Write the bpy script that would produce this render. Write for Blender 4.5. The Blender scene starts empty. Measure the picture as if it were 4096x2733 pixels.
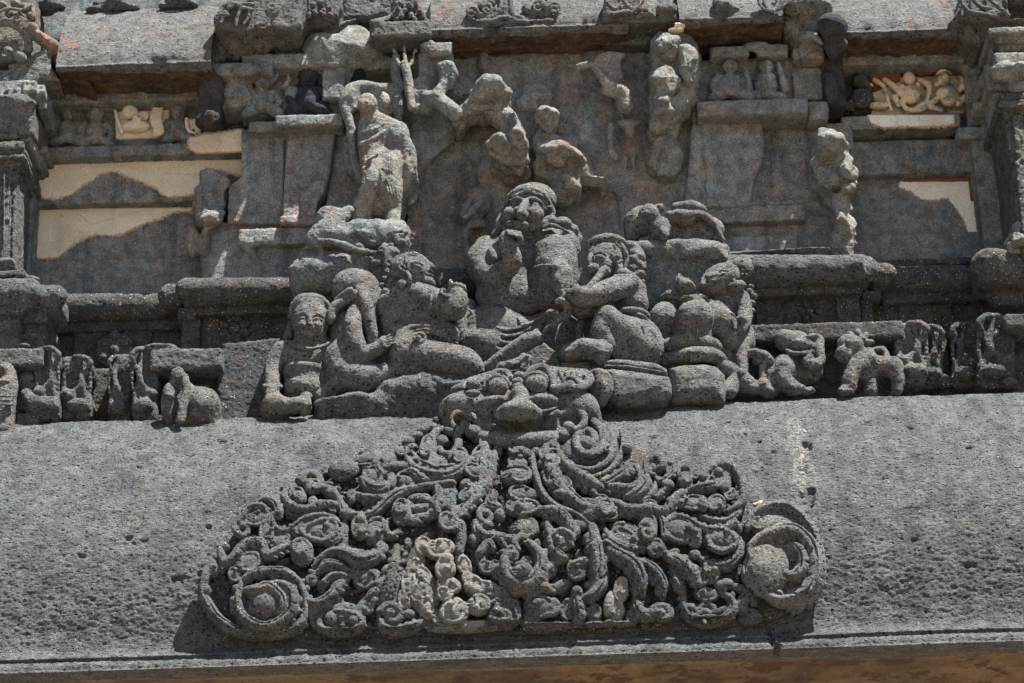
import bpy, math, random
import numpy as np
from mathutils import Vector, Matrix

# ------------------------------------------------------------------ scene, camera, light
SC = bpy.context.scene
COL = SC.collection
R = math.radians
TH, ROLL, DIST, FW = R(25.0), R(1.85), 15.0, 6.0      # pitch, roll, distance, width seen at that distance
CEN = np.array([0.0, -0.5, 1.7 + DIST * math.sin(TH)])
FWD = np.array([0.0, math.cos(TH), math.sin(TH)])
UP0 = np.array([0.0, -math.sin(TH), math.cos(TH)])
X0 = np.array([1.0, 0.0, 0.0])
RIGHT = X0 * math.cos(ROLL) - UP0 * math.sin(ROLL)
UP = UP0 * math.cos(ROLL) + X0 * math.sin(ROLL)
CAM = CEN - FWD * DIST

cam_d = bpy.data.cameras.new('camera')
cam = bpy.data.objects.new('camera', cam_d)
COL.objects.link(cam)
cam_d.sensor_width = 36.0
cam_d.lens = 36.0 * DIST / FW
cam_d.clip_end = 2000.0
m = Matrix.Identity(4)
for i in range(3):
    m[i][0], m[i][1], m[i][2], m[i][3] = RIGHT[i], UP[i], -FWD[i], CAM[i]
cam.matrix_world = m
SC.camera = cam

SUN_EL, SUN_AZ = R(67.0), R(59.0)          # azimuth measured from the facade normal towards the right
SDIR = Vector((math.cos(SUN_EL) * math.sin(SUN_AZ), -math.cos(SUN_EL) * math.cos(SUN_AZ), math.sin(SUN_EL)))
w = bpy.data.worlds.new('World')
SC.world = w
w.use_nodes = True
nt = w.node_tree
nt.nodes.clear()
sky = nt.nodes.new('ShaderNodeTexSky')
sky.sky_type = 'NISHITA'
sky.sun_disc = False
sky.sun_elevation = SUN_EL
sky.sun_rotation = math.atan2(SDIR.x, SDIR.y)
bg = nt.nodes.new('ShaderNodeBackground')
bg.inputs['Strength'].default_value = 0.05
wo = nt.nodes.new('ShaderNodeOutputWorld')
nt.links.new(sky.outputs[0], bg.inputs[0])
nt.links.new(bg.outputs[0], wo.inputs[0])
sl = bpy.data.lights.new('sun', 'SUN')
sl.energy = 5.0
sl.angle = R(0.5)
sl.color = (1.0, 0.965, 0.91)
so = bpy.data.objects.new('sun', sl)
COL.objects.link(so)
so.rotation_euler = SDIR.to_track_quat('Z', 'Y').to_euler()
so.location = (8, -12, 25)
SC.view_settings.view_transform = 'Standard'
SC.view_settings.look = 'None'
SC.view_settings.exposure = 1.68
SC.view_settings.gamma = 1.0
try:
    SC.cycles.max_bounces = 6
    SC.cycles.diffuse_bounces = 4
except Exception:
    pass

# ------------------------------------------------------------------ placing helpers
NPX = 4096 / 2350.0
MPP = FW / 4096.0                        # metres per photo pixel near the reference depth
FR = {'D': (0, 0, 1 / NPX), 'TL': (0, 0, 1.742), 'TC': (1000, 0, 1.742), 'TR': (2000, 0, 1.742), 'TF': (3000, 0, 1.742),
      'ML': (0, 850, 1.742), 'MC': (1000, 850, 1.742), 'MR': (2000, 850, 1.742), 'MF': (3000, 850, 1.742),
      'OL': (700, 1700, 1.5175), 'OC': (1500, 1700, 1.5175), 'OR': (2400, 1700, 1.5175), 'KM': (1600, 1300, 2.35)}
CUR = [FR['D']]
SHIFT = [0.0]


def use(n):
    CUR[0] = FR[n]


def P(x, y, Y):
    """the point of the plane at depth Y seen at (x, y) of the current survey frame"""
    Y = Y + SHIFT[0]
    ox, oy, k = CUR[0]
    nx, ny = ox + x / k, oy + y / k
    d = FWD + RIGHT * ((nx - 2048) / 4096 * FW / DIST) + UP * ((1366.5 - ny) / 4096 * FW / DIST)
    t = (Y - CAM[1]) / d[1]
    return CAM + d * t


def L(r):
    return r / CUR[0][2] * MPP


# ------------------------------------------------------------------ noise
RNG = np.random.default_rng(7)
TAB = RNG.uniform(-1, 1, (64, 64, 64)).astype(np.float32)


ROTM = np.array([[0.8, 0.36, -0.48], [-0.6, 0.48, -0.64], [0.0, 0.8, 0.6]])


def vnoise(p, f, seed=0, soft=True):
    q = p * f + seed * 17.31
    i = np.floor(q).astype(np.int32)
    u = (q - i).astype(np.float32)
    if soft:
        u = u * u * (3 - 2 * u)
    i &= 63
    j = (i + 1) & 63
    a, b, c = i[:, 0], i[:, 1], i[:, 2]
    A, B, C = j[:, 0], j[:, 1], j[:, 2]
    x, y, z = u[:, 0], u[:, 1], u[:, 2]
    c00 = TAB[a, b, c] * (1 - x) + TAB[A, b, c] * x
    c10 = TAB[a, B, c] * (1 - x) + TAB[A, B, c] * x
    c01 = TAB[a, b, C] * (1 - x) + TAB[A, b, C] * x
    c11 = TAB[a, B, C] * (1 - x) + TAB[A, B, C] * x
    return (c00 * (1 - y) + c10 * y) * (1 - z) + (c01 * (1 - y) + c11 * y) * z


def fbm(p, f, o, seed=0):
    s, a, t = 0, 1.0, 0.0
    for k in range(o):
        s = s + a * vnoise(p, f * 2.03 ** k, seed + k)
        t += a
        a *= 0.55
    return s / t


# ------------------------------------------------------------------ objects
def wloc(o):
    v = Vector((0, 0, 0))
    while o is not None:
        v += o.location
        o = o.parent
    return v


def link(name, verts, faces, mat, parent=None, smooth=True):
    me = bpy.data.meshes.new(name)
    o = bpy.data.objects.new(name, me)
    COL.objects.link(o)
    v = np.asarray(verts, dtype=np.float64)
    c = v.mean(0)
    base = np.array([c[0], c[1], v[:, 2].min()])
    o.parent = parent
    o.location = Vector(base) - (wloc(parent) if parent else Vector((0, 0, 0)))
    v = (v - base).astype(np.float32)
    f = np.asarray(faces, dtype=np.int32)
    if f.ndim == 2:
        n = f.shape[1]
        me.vertices.add(len(v))
        me.vertices.foreach_set('co', v.ravel())
        me.loops.add(f.size)
        me.loops.foreach_set('vertex_index', f.ravel())
        me.polygons.add(len(f))
        me.polygons.foreach_set('loop_start', np.arange(0, f.size, n, dtype=np.int32))
        me.update(calc_edges=True)
    if smooth:
        me.polygons.foreach_set('use_smooth', np.ones(len(me.polygons), dtype=bool))
    me.materials.append(MAT[mat])
    return o


def tag(o, label, cat, group=None, kind=None):
    if label:
        o['label'] = label
    if cat:
        o['category'] = cat
    if group:
        o['group'] = group
    if kind:
        o['kind'] = kind
    return o


def thing(name, label, cat, loc, group=None):
    o = bpy.data.objects.new(name, None)
    o.empty_display_size = 0.1
    COL.objects.link(o)
    o.location = Vector(tuple(float(a) for a in loc))
    return tag(o, label, cat, group)


def normals(v, f):
    a = v[f[:, 2]] - v[f[:, 0]]
    b = v[f[:, 3]] - v[f[:, 1]]
    n = np.cross(a, b)
    out = np.zeros_like(v)
    for k in range(4):
        for c in range(3):
            out[:, c] += np.bincount(f[:, k], n[:, c], len(v))
    return out / (np.linalg.norm(out, axis=1, keepdims=True) + 1e-12)


def surface_nets(F, org, h):
    S = F < 0
    nx, ny, nz = F.shape
    cnt = np.zeros((nx - 1, ny - 1, nz - 1), np.uint8)
    for dx in (0, 1):
        for dy in (0, 1):
            for dz in (0, 1):
                cnt += S[dx:nx - 1 + dx, dy:ny - 1 + dy, dz:nz - 1 + dz]
    act = np.argwhere((cnt > 0) & (cnt < 8))
    idx = np.full(cnt.shape, -1, np.int32)
    idx[act[:, 0], act[:, 1], act[:, 2]] = np.arange(len(act))
    acc = np.zeros((len(act), 3))
    num = np.zeros(len(act))
    cor = [(0, 0, 0), (1, 0, 0), (0, 1, 0), (1, 1, 0), (0, 0, 1), (1, 0, 1), (0, 1, 1), (1, 1, 1)]
    val = [F[act[:, 0] + c[0], act[:, 1] + c[1], act[:, 2] + c[2]].astype(np.float64) for c in cor]
    for i in range(8):
        for ax in range(3):
            if cor[i][ax] == 0:
                j = i | (1 << ax)
                a, b = val[i], val[j]
                m = (a < 0) != (b < 0)
                t = np.where(m, a / np.where(m, a - b, 1), 0)
                for q in range(3):
                    acc[:, q] += np.where(m, cor[i][q] + (t if q == ax else 0), 0)
                num += m
    v = (act + acc / num[:, None]) * h + org
    quads = []
    for ax in range(3):
        sl0 = [slice(None)] * 3
        sl1 = [slice(None)] * 3
        sl0[ax] = slice(0, -1)
        sl1[ax] = slice(1, None)
        a, b = S[tuple(sl0)], S[tuple(sl1)]
        e = np.argwhere(a != b)
        u, w_ = (ax + 1) % 3, (ax + 2) % 3
        ok = (e[:, u] > 0) & (e[:, w_] > 0) & (e[:, u] < F.shape[u] - 1) & (e[:, w_] < F.shape[w_] - 1)
        e = e[ok]
        fl = a[e[:, 0], e[:, 1], e[:, 2]]
        q = []
        for du, dw in ((-1, -1), (0, -1), (0, 0), (-1, 0)):
            c = e.copy()
            c[:, u] += du
            c[:, w_] += dw
            q.append(idx[c[:, 0], c[:, 1], c[:, 2]])
        q = np.stack(q, 1)
        q[~fl] = q[~fl][:, ::-1]
        quads.append(q)
    return v, np.concatenate(quads)


def spline(pts, n=7):
    """Catmull-Rom through rows of equal length"""
    p = np.asarray(pts, dtype=float)
    if len(p) < 3:
        return p
    q = np.vstack([2 * p[0] - p[1], p, 2 * p[-1] - p[-2]])
    out = []
    for i in range(1, len(q) - 2):
        for t in np.linspace(0, 1, n, endpoint=False):
            a, b, c, d = q[i - 1], q[i], q[i + 1], q[i + 2]
            out.append(0.5 * (2 * b + (c - a) * t + (2 * a - 5 * b + 4 * c - d) * t * t + (3 * b - a - 3 * c + d) * t ** 3))
    out.append(q[-2])
    return np.array(out)


class Sc:
    """a stone carved from smoothly joined volumes; every call adds (or cuts) one volume"""

    def __init__(s, voxel=0.007, place=None, warp=None):
        s.h, s.ops, s.place, s.warp = voxel, [], place or P, warp

    def _add(s, fn, lo, hi, k, cut, rm=0.0):
        s.ops.append((fn, np.asarray(lo, float), np.asarray(hi, float), k, cut, rm))
        return s

    def e(s, x, y, Y, rx, rz=None, ry=None, rot=0, k=0.014, cut=False, tip=0):
        """ellipsoid; rx along the direction rot (degrees, clockwise in view), rz across it, ry in depth; tip leans it"""
        rz = rx if rz is None else rz
        ry = min(rx, rz) if ry is None else ry
        c = s.place(x, y, Y)
        r = np.array([L(rx), L(ry), L(rz)])
        a, t = R(rot), R(tip)
        u = np.array([math.cos(a), 0, -math.sin(a)])
        w_ = np.array([math.sin(a), 0, math.cos(a)])
        v = np.array([0, 1.0, 0])
        v, w_ = v * math.cos(t) + w_ * math.sin(t), w_ * math.cos(t) - v * math.sin(t)
        M = np.array([u, v, w_])
        ext = np.sqrt(((M * r[:, None]) ** 2).sum(0))

        def fn(X, Yy, Z):
            p = [X - c[0], Yy - c[1], Z - c[2]]
            k0 = k1 = 0
            for i in range(3):
                q = p[0] * M[i, 0] + p[1] * M[i, 1] + p[2] * M[i, 2]
                k0 = k0 + (q / r[i]) ** 2
                k1 = k1 + (q / r[i] ** 2) ** 2
            k0 = np.sqrt(k0)
            return k0 * (k0 - 1) / (np.sqrt(k1) + 1e-6)
        return s._add(fn, c - ext, c + ext, k, cut, r.min())

    def c(s, pts, k=0.012, cut=False, smooth=True, flat=1.0):
        """tube through (x, y, Y, r) points"""
        p = spline(pts, 5) if smooth else np.asarray(pts, float)
        q = np.array([list(s.place(a[0], a[1], a[2])) + [L(a[3])] for a in p])
        rm = q[:, 3].max()

        def fn(X, Yy, Z):
            d = None
            for a, b in zip(q[:-1], q[1:]):
                ab = b[:3] - a[:3]
                l2 = float(ab @ ab) + 1e-9
                px, py, pz = X - a[0], Yy - a[1], Z - a[2]
                t = np.clip((px * ab[0] + py * ab[1] + pz * ab[2]) / l2, 0, 1)
                dd = np.sqrt((px - t * ab[0]) ** 2 + ((py - t * ab[1]) / flat) ** 2 + (pz - t * ab[2]) ** 2) - (a[3] + (b[3] - a[3]) * t)
                d = dd if d is None else np.minimum(d, dd)
            return d
        return s._add(fn, q[:, :3].min(0) - rm * max(1, flat), q[:, :3].max(0) + rm * max(1, flat), k, cut, rm)

    def b(s, x0, y0, x1, y1, Yf, Yb, rd=0.012, k=0.006, cut=False, rot=0, lean=0):
        """block: front face x0..x1, y0..y1 at depth Yf, reaching back to Yb; rot turns it in view, lean tips the top back"""
        xm, ym = (x0 + x1) / 2, (y0 + y1) / 2
        c = s.place(xm, ym, Yf)
        hx = abs(s.place(x1, ym, Yf)[0] - s.place(x0, ym, Yf)[0]) / 2
        hz = abs(s.place(xm, y1, Yf)[2] - s.place(xm, y0, Yf)[2]) / 2
        hy = abs(Yb - Yf) / 2
        c = c + np.array([0, hy if Yb > Yf else -hy, 0])
        a, t = R(rot), R(lean)
        u = np.array([math.cos(a), 0, -math.sin(a)])
        w_ = np.array([math.sin(a), 0, math.cos(a)])
        v = np.array([0, 1.0, 0])
        v, w_ = v * math.cos(t) - w_ * math.sin(t), w_ * math.cos(t) + v * math.sin(t)
        M = np.array([u, v, w_])
        H = np.array([hx, hy, hz])
        rd = min(rd, H.min() * 0.9)
        ext = (np.abs(M) * H[:, None]).sum(0)

        def fn(X, Yy, Z):
            p = [X - c[0], Yy - c[1], Z - c[2]]
            q = [np.abs(p[0] * M[i, 0] + p[1] * M[i, 1] + p[2] * M[i, 2]) - H[i] + rd for i in range(3)]
            o = np.sqrt(np.maximum(q[0], 0) ** 2 + np.maximum(q[1], 0) ** 2 + np.maximum(q[2], 0) ** 2)
            return o + np.minimum(np.maximum(np.maximum(q[0], q[1]), q[2]), 0) - rd
        return s._add(fn, c - ext, c + ext, k, cut)

    def rock(s, x, y, Y, rx, rz, ry, seed=1, n=16, k=0.006, rot=0, cut=False):
        """broken faceted lump"""
        c = s.place(x, y, Y)
        r = np.array([L(rx), L(ry), L(rz)])
        g = np.random.default_rng(seed)
        N = g.normal(size=(n, 3))
        N /= np.linalg.norm(N, axis=1)[:, None]
        D = g.uniform(0.62, 1.0, n)
        a = R(rot)
        ca, sa = math.cos(a), math.sin(a)
        sc = float(r.min())
        rm = r.max()

        def fn(X, Yy, Z):
            px, py, pz = X - c[0], (Yy - c[1]) / r[1], Z - c[2]
            px, pz = (px * ca - pz * sa) / r[0], (px * sa + pz * ca) / r[2]
            d = np.sqrt(px ** 2 + py ** 2 + pz ** 2) - 1.0
            for nn, dd in zip(N, D):
                d = np.maximum(d, px * nn[0] + py * nn[1] + pz * nn[2] - dd)
            return d * sc
        e = rm if abs(rot) > 1 else r
        return s._add(fn, c - e, c + e, k, cut)

    def poly(s, pts, Yf, Yb, rd=0.01, k=0.004, cut=False):
        """plate with an outline, from depth Yf back to Yb"""
        q = np.array([s.place(a[0], a[1], Yf)[[0, 2]] for a in pts])
        ysh = s.place(pts[0][0], pts[0][1], Yf)[1] - Yf
        y0, y1 = min(Yf, Yb) + ysh, max(Yf, Yb) + ysh
        lo = np.array([q[:, 0].min(), y0, q[:, 1].min()])
        hi = np.array([q[:, 0].max(), y1, q[:, 1].max()])

        def fn(X, Yy, Z):
            X2, Z2 = np.broadcast_arrays(X[:, :1, :] if X.shape[1] > 1 else X, Z[:, :1, :] if Z.shape[1] > 1 else Z)
            d = np.full(X2.shape, 1e9)
            ins = np.zeros(X2.shape, bool)
            n = len(q)
            for i in range(n):
                a, b = q[i], q[(i + 1) % n]
                ex, ez = b[0] - a[0], b[1] - a[1]
                wx, wz = X2 - a[0], Z2 - a[1]
                t = np.clip((wx * ex + wz * ez) / (ex * ex + ez * ez + 1e-12), 0, 1)
                d = np.minimum(d, (wx - ex * t) ** 2 + (wz - ez * t) ** 2)
                c1 = (a[1] > Z2) != (b[1] > Z2)
                ins ^= c1 & (X2 < (b[0] - a[0]) * (Z2 - a[1]) / (b[1] - a[1] + 1e-12) + a[0])
            d = np.where(ins, -np.sqrt(d), np.sqrt(d)) + rd
            e = np.abs(Yy - (y0 + y1) / 2) - (y1 - y0) / 2 + rd
            return np.sqrt(np.maximum(d, 0) ** 2 + np.maximum(e, 0) ** 2) + np.minimum(np.maximum(d, e), 0) - rd
        return s._add(fn, lo, hi, k, cut)

    def curl(s, x, y, Y, Rr, r, turns=1.4, start=0, sgn=1, ball=1.5, k=0.008, rin=0.25, rise=0.0):
        """a volute that winds in from radius Rr and ends in a bead"""
        n = max(10, int(turns * 14))
        pts = []
        for i in range(n + 1):
            t = i / n
            a = R(start) + sgn * t * turns * 2 * math.pi
            q = Rr * (1 - (1 - rin) * t)
            pts.append((x + q * math.cos(a), y + q * math.sin(a), Y - rise * t, r * (1 - 0.3 * t)))
        s.c(pts, k=k, smooth=False)
        if ball:
            s.e(pts[-1][0], pts[-1][1], Y - rise, r * ball * 0.8, k=k)
        return s

    def build(s, name, mat, parent=None, rough=1.0, seed=None, wear=1.0, frac=0.0, grow=None):
        if grow is None:
            grow = 0.005 if mat == 'basalt_statue' and s.warp is None and rough != 0.5 else 0.0
        h = s.h
        adds = [o for o in s.ops if not o[4]]
        lo = np.min([o[1] for o in adds], 0) - 4 * h - grow
        hi = np.max([o[2] for o in adds], 0) + 4 * h + grow
        n = np.ceil((hi - lo) / h).astype(int) + 1
        F = np.full(n, 1.0, np.float32)
        ax = [(lo[i] + np.arange(n[i]) * h).astype(np.float32) for i in range(3)]
        for fn, a, b, k, cut, rm_ in s.ops:
            go = grow * min(1.0, max(0.0, (rm_ - 0.016) / 0.03))
            i0 = np.maximum(np.floor((a - k - grow - 3 * h - lo) / h).astype(int), 0)
            i1 = np.minimum(np.ceil((b + k + grow + 3 * h - lo) / h).astype(int) + 1, n)
            if (i1 <= i0).any():
                continue
            S = tuple(slice(i0[i], i1[i]) for i in range(3))
            X = ax[0][S[0]][:, None, None]
            Yy = ax[1][S[1]][None, :, None]
            Z = ax[2][S[2]][None, None, :]
            d = fn(X, Yy, Z).astype(np.float32)
            f = F[S]
            if not cut:
                d = d - np.float32(go)
            if cut:
                d = -d
                q = np.clip(0.5 - 0.5 * (d - f) / -k, 0, 1) if False else np.clip(0.5 + 0.5 * (d - f) / k, 0, 1)
                F[S] = f + (d - f) * q + k * q * (1 - q)
            else:
                q = np.clip(0.5 + 0.5 * (f - d) / k, 0, 1)
                F[S] = f + (d - f) * q - k * q * (1 - q)
        F[0], F[-1] = 1, 1
        F[:, 0], F[:, -1] = 1, 1
        F[:, :, 0], F[:, :, -1] = 1, 1
        v, f = surface_nets(F, lo, h)
        if s.warp:
            v = s.warp(v)
        nrm = normals(v, f)
        sd = len(bpy.data.objects) if seed is None else seed
        p = v + sd * 3.1
        v = v + nrm * (rough * (0.0045 * wear * fbm(p, 9, 2, 1) + 0.0042 * fbm(p, 30, 2, 5) + 0.0026 * vnoise(p, 90, 9)))[:, None]
        if frac:
            p2 = p @ ROTM
            v = v + nrm * (frac * (0.5 - 1.6 * np.abs(fbm(p, 7, 2, 15)) + 0.9 * vnoise(p2, 11, 18, False) + 0.5 * vnoise(p2 + 3, 24, 19, False)))[:, None]
        return link(name, v, f, mat, parent)
FR.update({'CS': (1700, 650, 2.614), 'FP': (2200, 850, 2.091), 'SS': (1350, 300, 2.4125)})

# ------------------------------------------------------------------ materials
MAT = {}


class NB:
    """small node-building helper"""

    def __init__(s, name):
        s.m = bpy.data.materials.new(name)
        s.m.use_nodes = True
        s.t = s.m.node_tree
        s.t.nodes.clear()
        s.out = s.n('ShaderNodeOutputMaterial')
        s.bs = s.n('ShaderNodeBsdfPrincipled')
        s.t.links.new(s.bs.outputs[0], s.out.inputs[0])
        s.pos = s.n('ShaderNodeNewGeometry').outputs['Position']

    def n(s, t):
        return s.t.nodes.new(t)

    def put(s, sock, v):
        if isinstance(v, (int, float)):
            sock.default_value = v
        elif isinstance(v, tuple):
            sock.default_value = v if len(v) == 4 or len(sock.default_value) == 3 else (*v, 1)
        else:
            s.t.links.new(v, sock)

    def noise(s, scale, det=4, rough=0.6, vec=None, dist=0.0):
        n = s.n('ShaderNodeTexNoise')
        s.put(n.inputs['Vector'], vec or s.pos)
        n.inputs['Scale'].default_value = scale
        n.inputs['Detail'].default_value = det
        n.inputs['Roughness'].default_value = rough
        n.inputs['Distortion'].default_value = dist
        return n.outputs[0]

    def vor(s, scale, vec=None, feat='F1', rnd=1.0):
        n = s.n('ShaderNodeTexVoronoi')
        n.feature = feat
        s.put(n.inputs['Vector'], vec or s.pos)
        n.inputs['Scale'].default_value = scale
        n.inputs['Randomness'].default_value = rnd
        return n

    def math(s, op, a, b=0.0, c=0.0, clamp=False):
        n = s.n('ShaderNodeMath')
        n.operation = op
        n.use_clamp = clamp
        for i, v in enumerate((a, b, c)):
            s.put(n.inputs[i], v)
        return n.outputs[0]

    def ramp(s, v, a, b, lo=0.0, hi=1.0):
        n = s.n('ShaderNodeMapRange')
        n.interpolation_type = 'SMOOTHSTEP'
        s.put(n.inputs[0], v)
        for i, q in enumerate((a, b, lo, hi)):
            n.inputs[1 + i].default_value = q
        return n.outputs[0]

    def mix(s, f, a, b, mode='MIX'):
        n = s.n('ShaderNodeMix')
        n.data_type = 'RGBA'
        n.blend_type = mode
        s.put(n.inputs[0], f)
        for i, v in ((6, a), (7, b)):
            if isinstance(v, (int, float)):
                v = (v, v, v)
            s.put(n.inputs[i], v)
        return n.outputs[2]

    def grey(s, v):
        n = s.n('ShaderNodeCombineColor')
        for i in range(3):
            s.put(n.inputs[i], v)
        return n.outputs[0]

    def scaled(s, v):
        n = s.n('ShaderNodeMapping')
        s.put(n.inputs[0], s.pos)
        n.inputs['Scale'].default_value = v
        return n.outputs[0]

    def bump(s, h, strength, dist, nrm=None):
        n = s.n('ShaderNodeBump')
        n.inputs['Strength'].default_value = strength
        n.inputs['Distance'].default_value = dist
        s.put(n.inputs['Height'], h)
        if nrm is not None:
            s.put(n.inputs['Normal'], nrm)
        return n.outputs[0]

    def done(s, col, nrm=None, rough=0.92, spec=0.15):
        s.put(s.bs.inputs['Base Color'], col)
        s.put(s.bs.inputs['Roughness'], rough)
        s.bs.inputs['Specular IOR Level'].default_value = spec
        if nrm is not None:
            s.put(s.bs.inputs['Normal'], nrm)
        return s.m


def stone(name, c1, c2, lichen=0.9, pit=1.0, pscale=42.0, grain=1.0, paint=None, stain=0.35, chalk=0.0, streak=0.0, lich2=0.0, seam=None, hue=0.7, bumpd=1.0):
    """pitted basalt: two tints in clouds, vesicles, grain, pale lichen dots, optional flakes of old paint or limewash"""
    b = NB(name)
    col = b.mix(b.ramp(b.noise(1.7, 5, 0.62), 0.38, 0.64), c1, c2)
    dark = b.ramp(b.noise(3.1, 6, 0.7, dist=0.4), 0.5, 0.72)
    col = b.mix(b.math('MULTIPLY', dark, stain), col, b.mix(1.0, col, (0.42, 0.45, 0.5), 'MULTIPLY'))
    if streak:
        sv = b.noise(1.0, 5, 0.6, vec=b.scaled((7.0, 3.0, 0.7)))
        col = b.mix(b.math('MULTIPLY', b.ramp(sv, 0.5, 0.68), streak), col, b.mix(1.0, col, (0.40, 0.44, 0.5), 'MULTIPLY'))
        pale = b.ramp(b.noise(1.0, 5, 0.65, vec=b.scaled((5.0, 2.0, 0.9))), 0.56, 0.75)
        col = b.mix(b.math('MULTIPLY', pale, streak * 0.6), col, (c1[0] * 1.9, c1[1] * 1.95, c1[2] * 1.9))
    hv = b.noise(6.5, 5, 0.65)
    col = b.mix(b.math('MULTIPLY', b.ramp(hv, 0.5, 0.66), hue), col, b.mix(1.0, col, (1.16, 0.93, 0.76), 'MULTIPLY'))
    col = b.mix(b.math('MULTIPLY', b.ramp(hv, 0.5, 0.36), hue), col, b.mix(1.0, col, (0.80, 0.98, 1.06), 'MULTIPLY'))
    mid = b.ramp(b.noise(14, 5, 0.7), 0.3, 0.7, 0.66, 1.3)
    col = b.mix(1.0, col, b.grey(mid), 'MULTIPLY')
    fn = b.noise(120, 3, 0.8)
    col = b.mix(grain * 0.9, col, b.mix(1.0, col, b.grey(b.ramp(fn, 0.28, 0.72, 0.45, 1.6)), 'MULTIPLY'))
    # vesicles
    wob = b.n('ShaderNodeVectorMath')
    wob.operation = 'ADD'
    wn = b.n('ShaderNodeTexNoise')
    wn.inputs['Scale'].default_value = 30
    b.put(wn.inputs['Vector'], b.pos)
    ws = b.n('ShaderNodeVectorMath')
    ws.operation = 'SCALE'
    b.put(ws.inputs[0], wn.outputs['Color'])
    ws.inputs['Scale'].default_value = 0.022
    b.put(wob.inputs[0], b.pos)
    b.put(wob.inputs[1], ws.outputs[0])
    wv = wob.outputs[0]
    mp = b.n('ShaderNodeMapping')
    b.put(mp.inputs[0], wob.outputs[0])
    mp.inputs['Scale'].default_value = (1.0, 1.3, 1.6)
    wv = mp.outputs[0]
    st = b.scaled((1.0, 1.5, 2.2))
    v1 = b.vor(pscale, wv)
    sep = b.n('ShaderNodeSeparateColor')
    b.put(sep.inputs[0], v1.outputs['Color'])
    p1 = b.math('MULTIPLY', b.ramp(v1.outputs['Distance'], 0.12, 0.42, 1, 0), b.ramp(sep.outputs[0], 0.35, 0.75))
    v2 = b.vor(pscale * 2.1, wv)
    sep2 = b.n('ShaderNodeSeparateColor')
    b.put(sep2.inputs[0], v2.outputs['Color'])
    p2 = b.math('MULTIPLY', b.ramp(v2.outputs['Distance'], 0.1, 0.45, 1, 0), b.ramp(sep2.outputs[0], 0.4, 0.8))
    pits = b.math('MAXIMUM', p1, b.math('MULTIPLY', p2, 0.7))
    col = b.mix(b.math('MULTIPLY', pits, min(0.92, 0.78 * pit)), col, b.mix(1.0, col, (0.10, 0.105, 0.11), 'MULTIPLY'))
    if chalk:
        ck = b.math('MULTIPLY', b.ramp(b.noise(10, 6, 0.75), 0.50 - 0.1 * chalk, 0.62 - 0.06 * chalk), b.ramp(b.noise(45, 4, 0.7), 0.3, 0.55))
        col = b.mix(b.math('MULTIPLY', ck, 0.8), col, (0.30, 0.295, 0.275))
    # lichen and guano dots
    v3 = b.vor(66, b.pos)
    s3 = b.n('ShaderNodeSeparateColor')
    b.put(s3.inputs[0], v3.outputs['Color'])
    dn = b.ramp(b.noise(2.6, 4, 0.6), 0.36, 0.62)
    dots = b.math('MULTIPLY', b.math('LESS_THAN', v3.outputs['Distance'], b.ramp(s3.outputs[1], 0.0, 1.0, 0.07, 0.27)), b.math('GREATER_THAN', b.math('MULTIPLY', s3.outputs[0], b.math('MULTIPLY_ADD', dn, 0.55, 0.45)), 1.0 - 0.58 * lichen))
    col = b.mix(dots, col, b.mix(s3.outputs[2], (0.50, 0.42, 0.27), (0.60, 0.58, 0.50)))
    if lich2:
        pt = b.math('MULTIPLY', b.ramp(b.noise(24, 6, 0.75), 0.55, 0.66), b.ramp(b.noise(2.2, 3, 0.5), 0.42, 0.6))
        col = b.mix(b.math('MULTIPLY', pt, lich2), col, (0.33, 0.35, 0.32))
    if seam:
        sx = b.n('ShaderNodeSeparateXYZ')
        b.put(sx.inputs[0], b.pos)
        wz = b.math('MULTIPLY_ADD', b.noise(5, 4, 0.7), 0.22, -0.11)
        dx = b.math('ABSOLUTE', b.math('ADD', b.math('SUBTRACT', sx.outputs[0], seam[0]), wz))
        m1 = b.math('MULTIPLY', b.ramp(dx, 0.0, 0.09, 1, 0), b.math('MULTIPLY', b.ramp(sx.outputs[2], seam[1], seam[1] + .15), b.ramp(sx.outputs[2], seam[2] - .1, seam[2], 1, 0)))
        m1 = b.math('MULTIPLY', m1, b.ramp(b.noise(30, 5, 0.75), 0.42, 0.6))
        col = b.mix(b.math('MULTIPLY', m1, 0.75), col, (0.42, 0.41, 0.38))
    if paint:
        pc, amt = paint
        pm = b.math('MULTIPLY', b.ramp(b.noise(2.2, 3, 0.5), 0.62 - 0.1 * amt, 0.68 - 0.1 * amt), b.ramp(b.noise(26, 6, 0.75), 0.5, 0.56))
        col = b.mix(pm, col, pc)
    h = b.math('ADD', b.math('MULTIPLY', b.noise(36, 6, 0.78, vec=st), 1.5), b.math('MULTIPLY', b.noise(150, 2, 0.6), 0.35 * grain))
    h = b.math('SUBTRACT', h, b.math('MULTIPLY', pits, 0.8 * pit))
    MAT[name] = b.done(col, b.bump(h, 0.9, 0.020 * bumpd * (0.35 + 0.65 * pit)))


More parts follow.
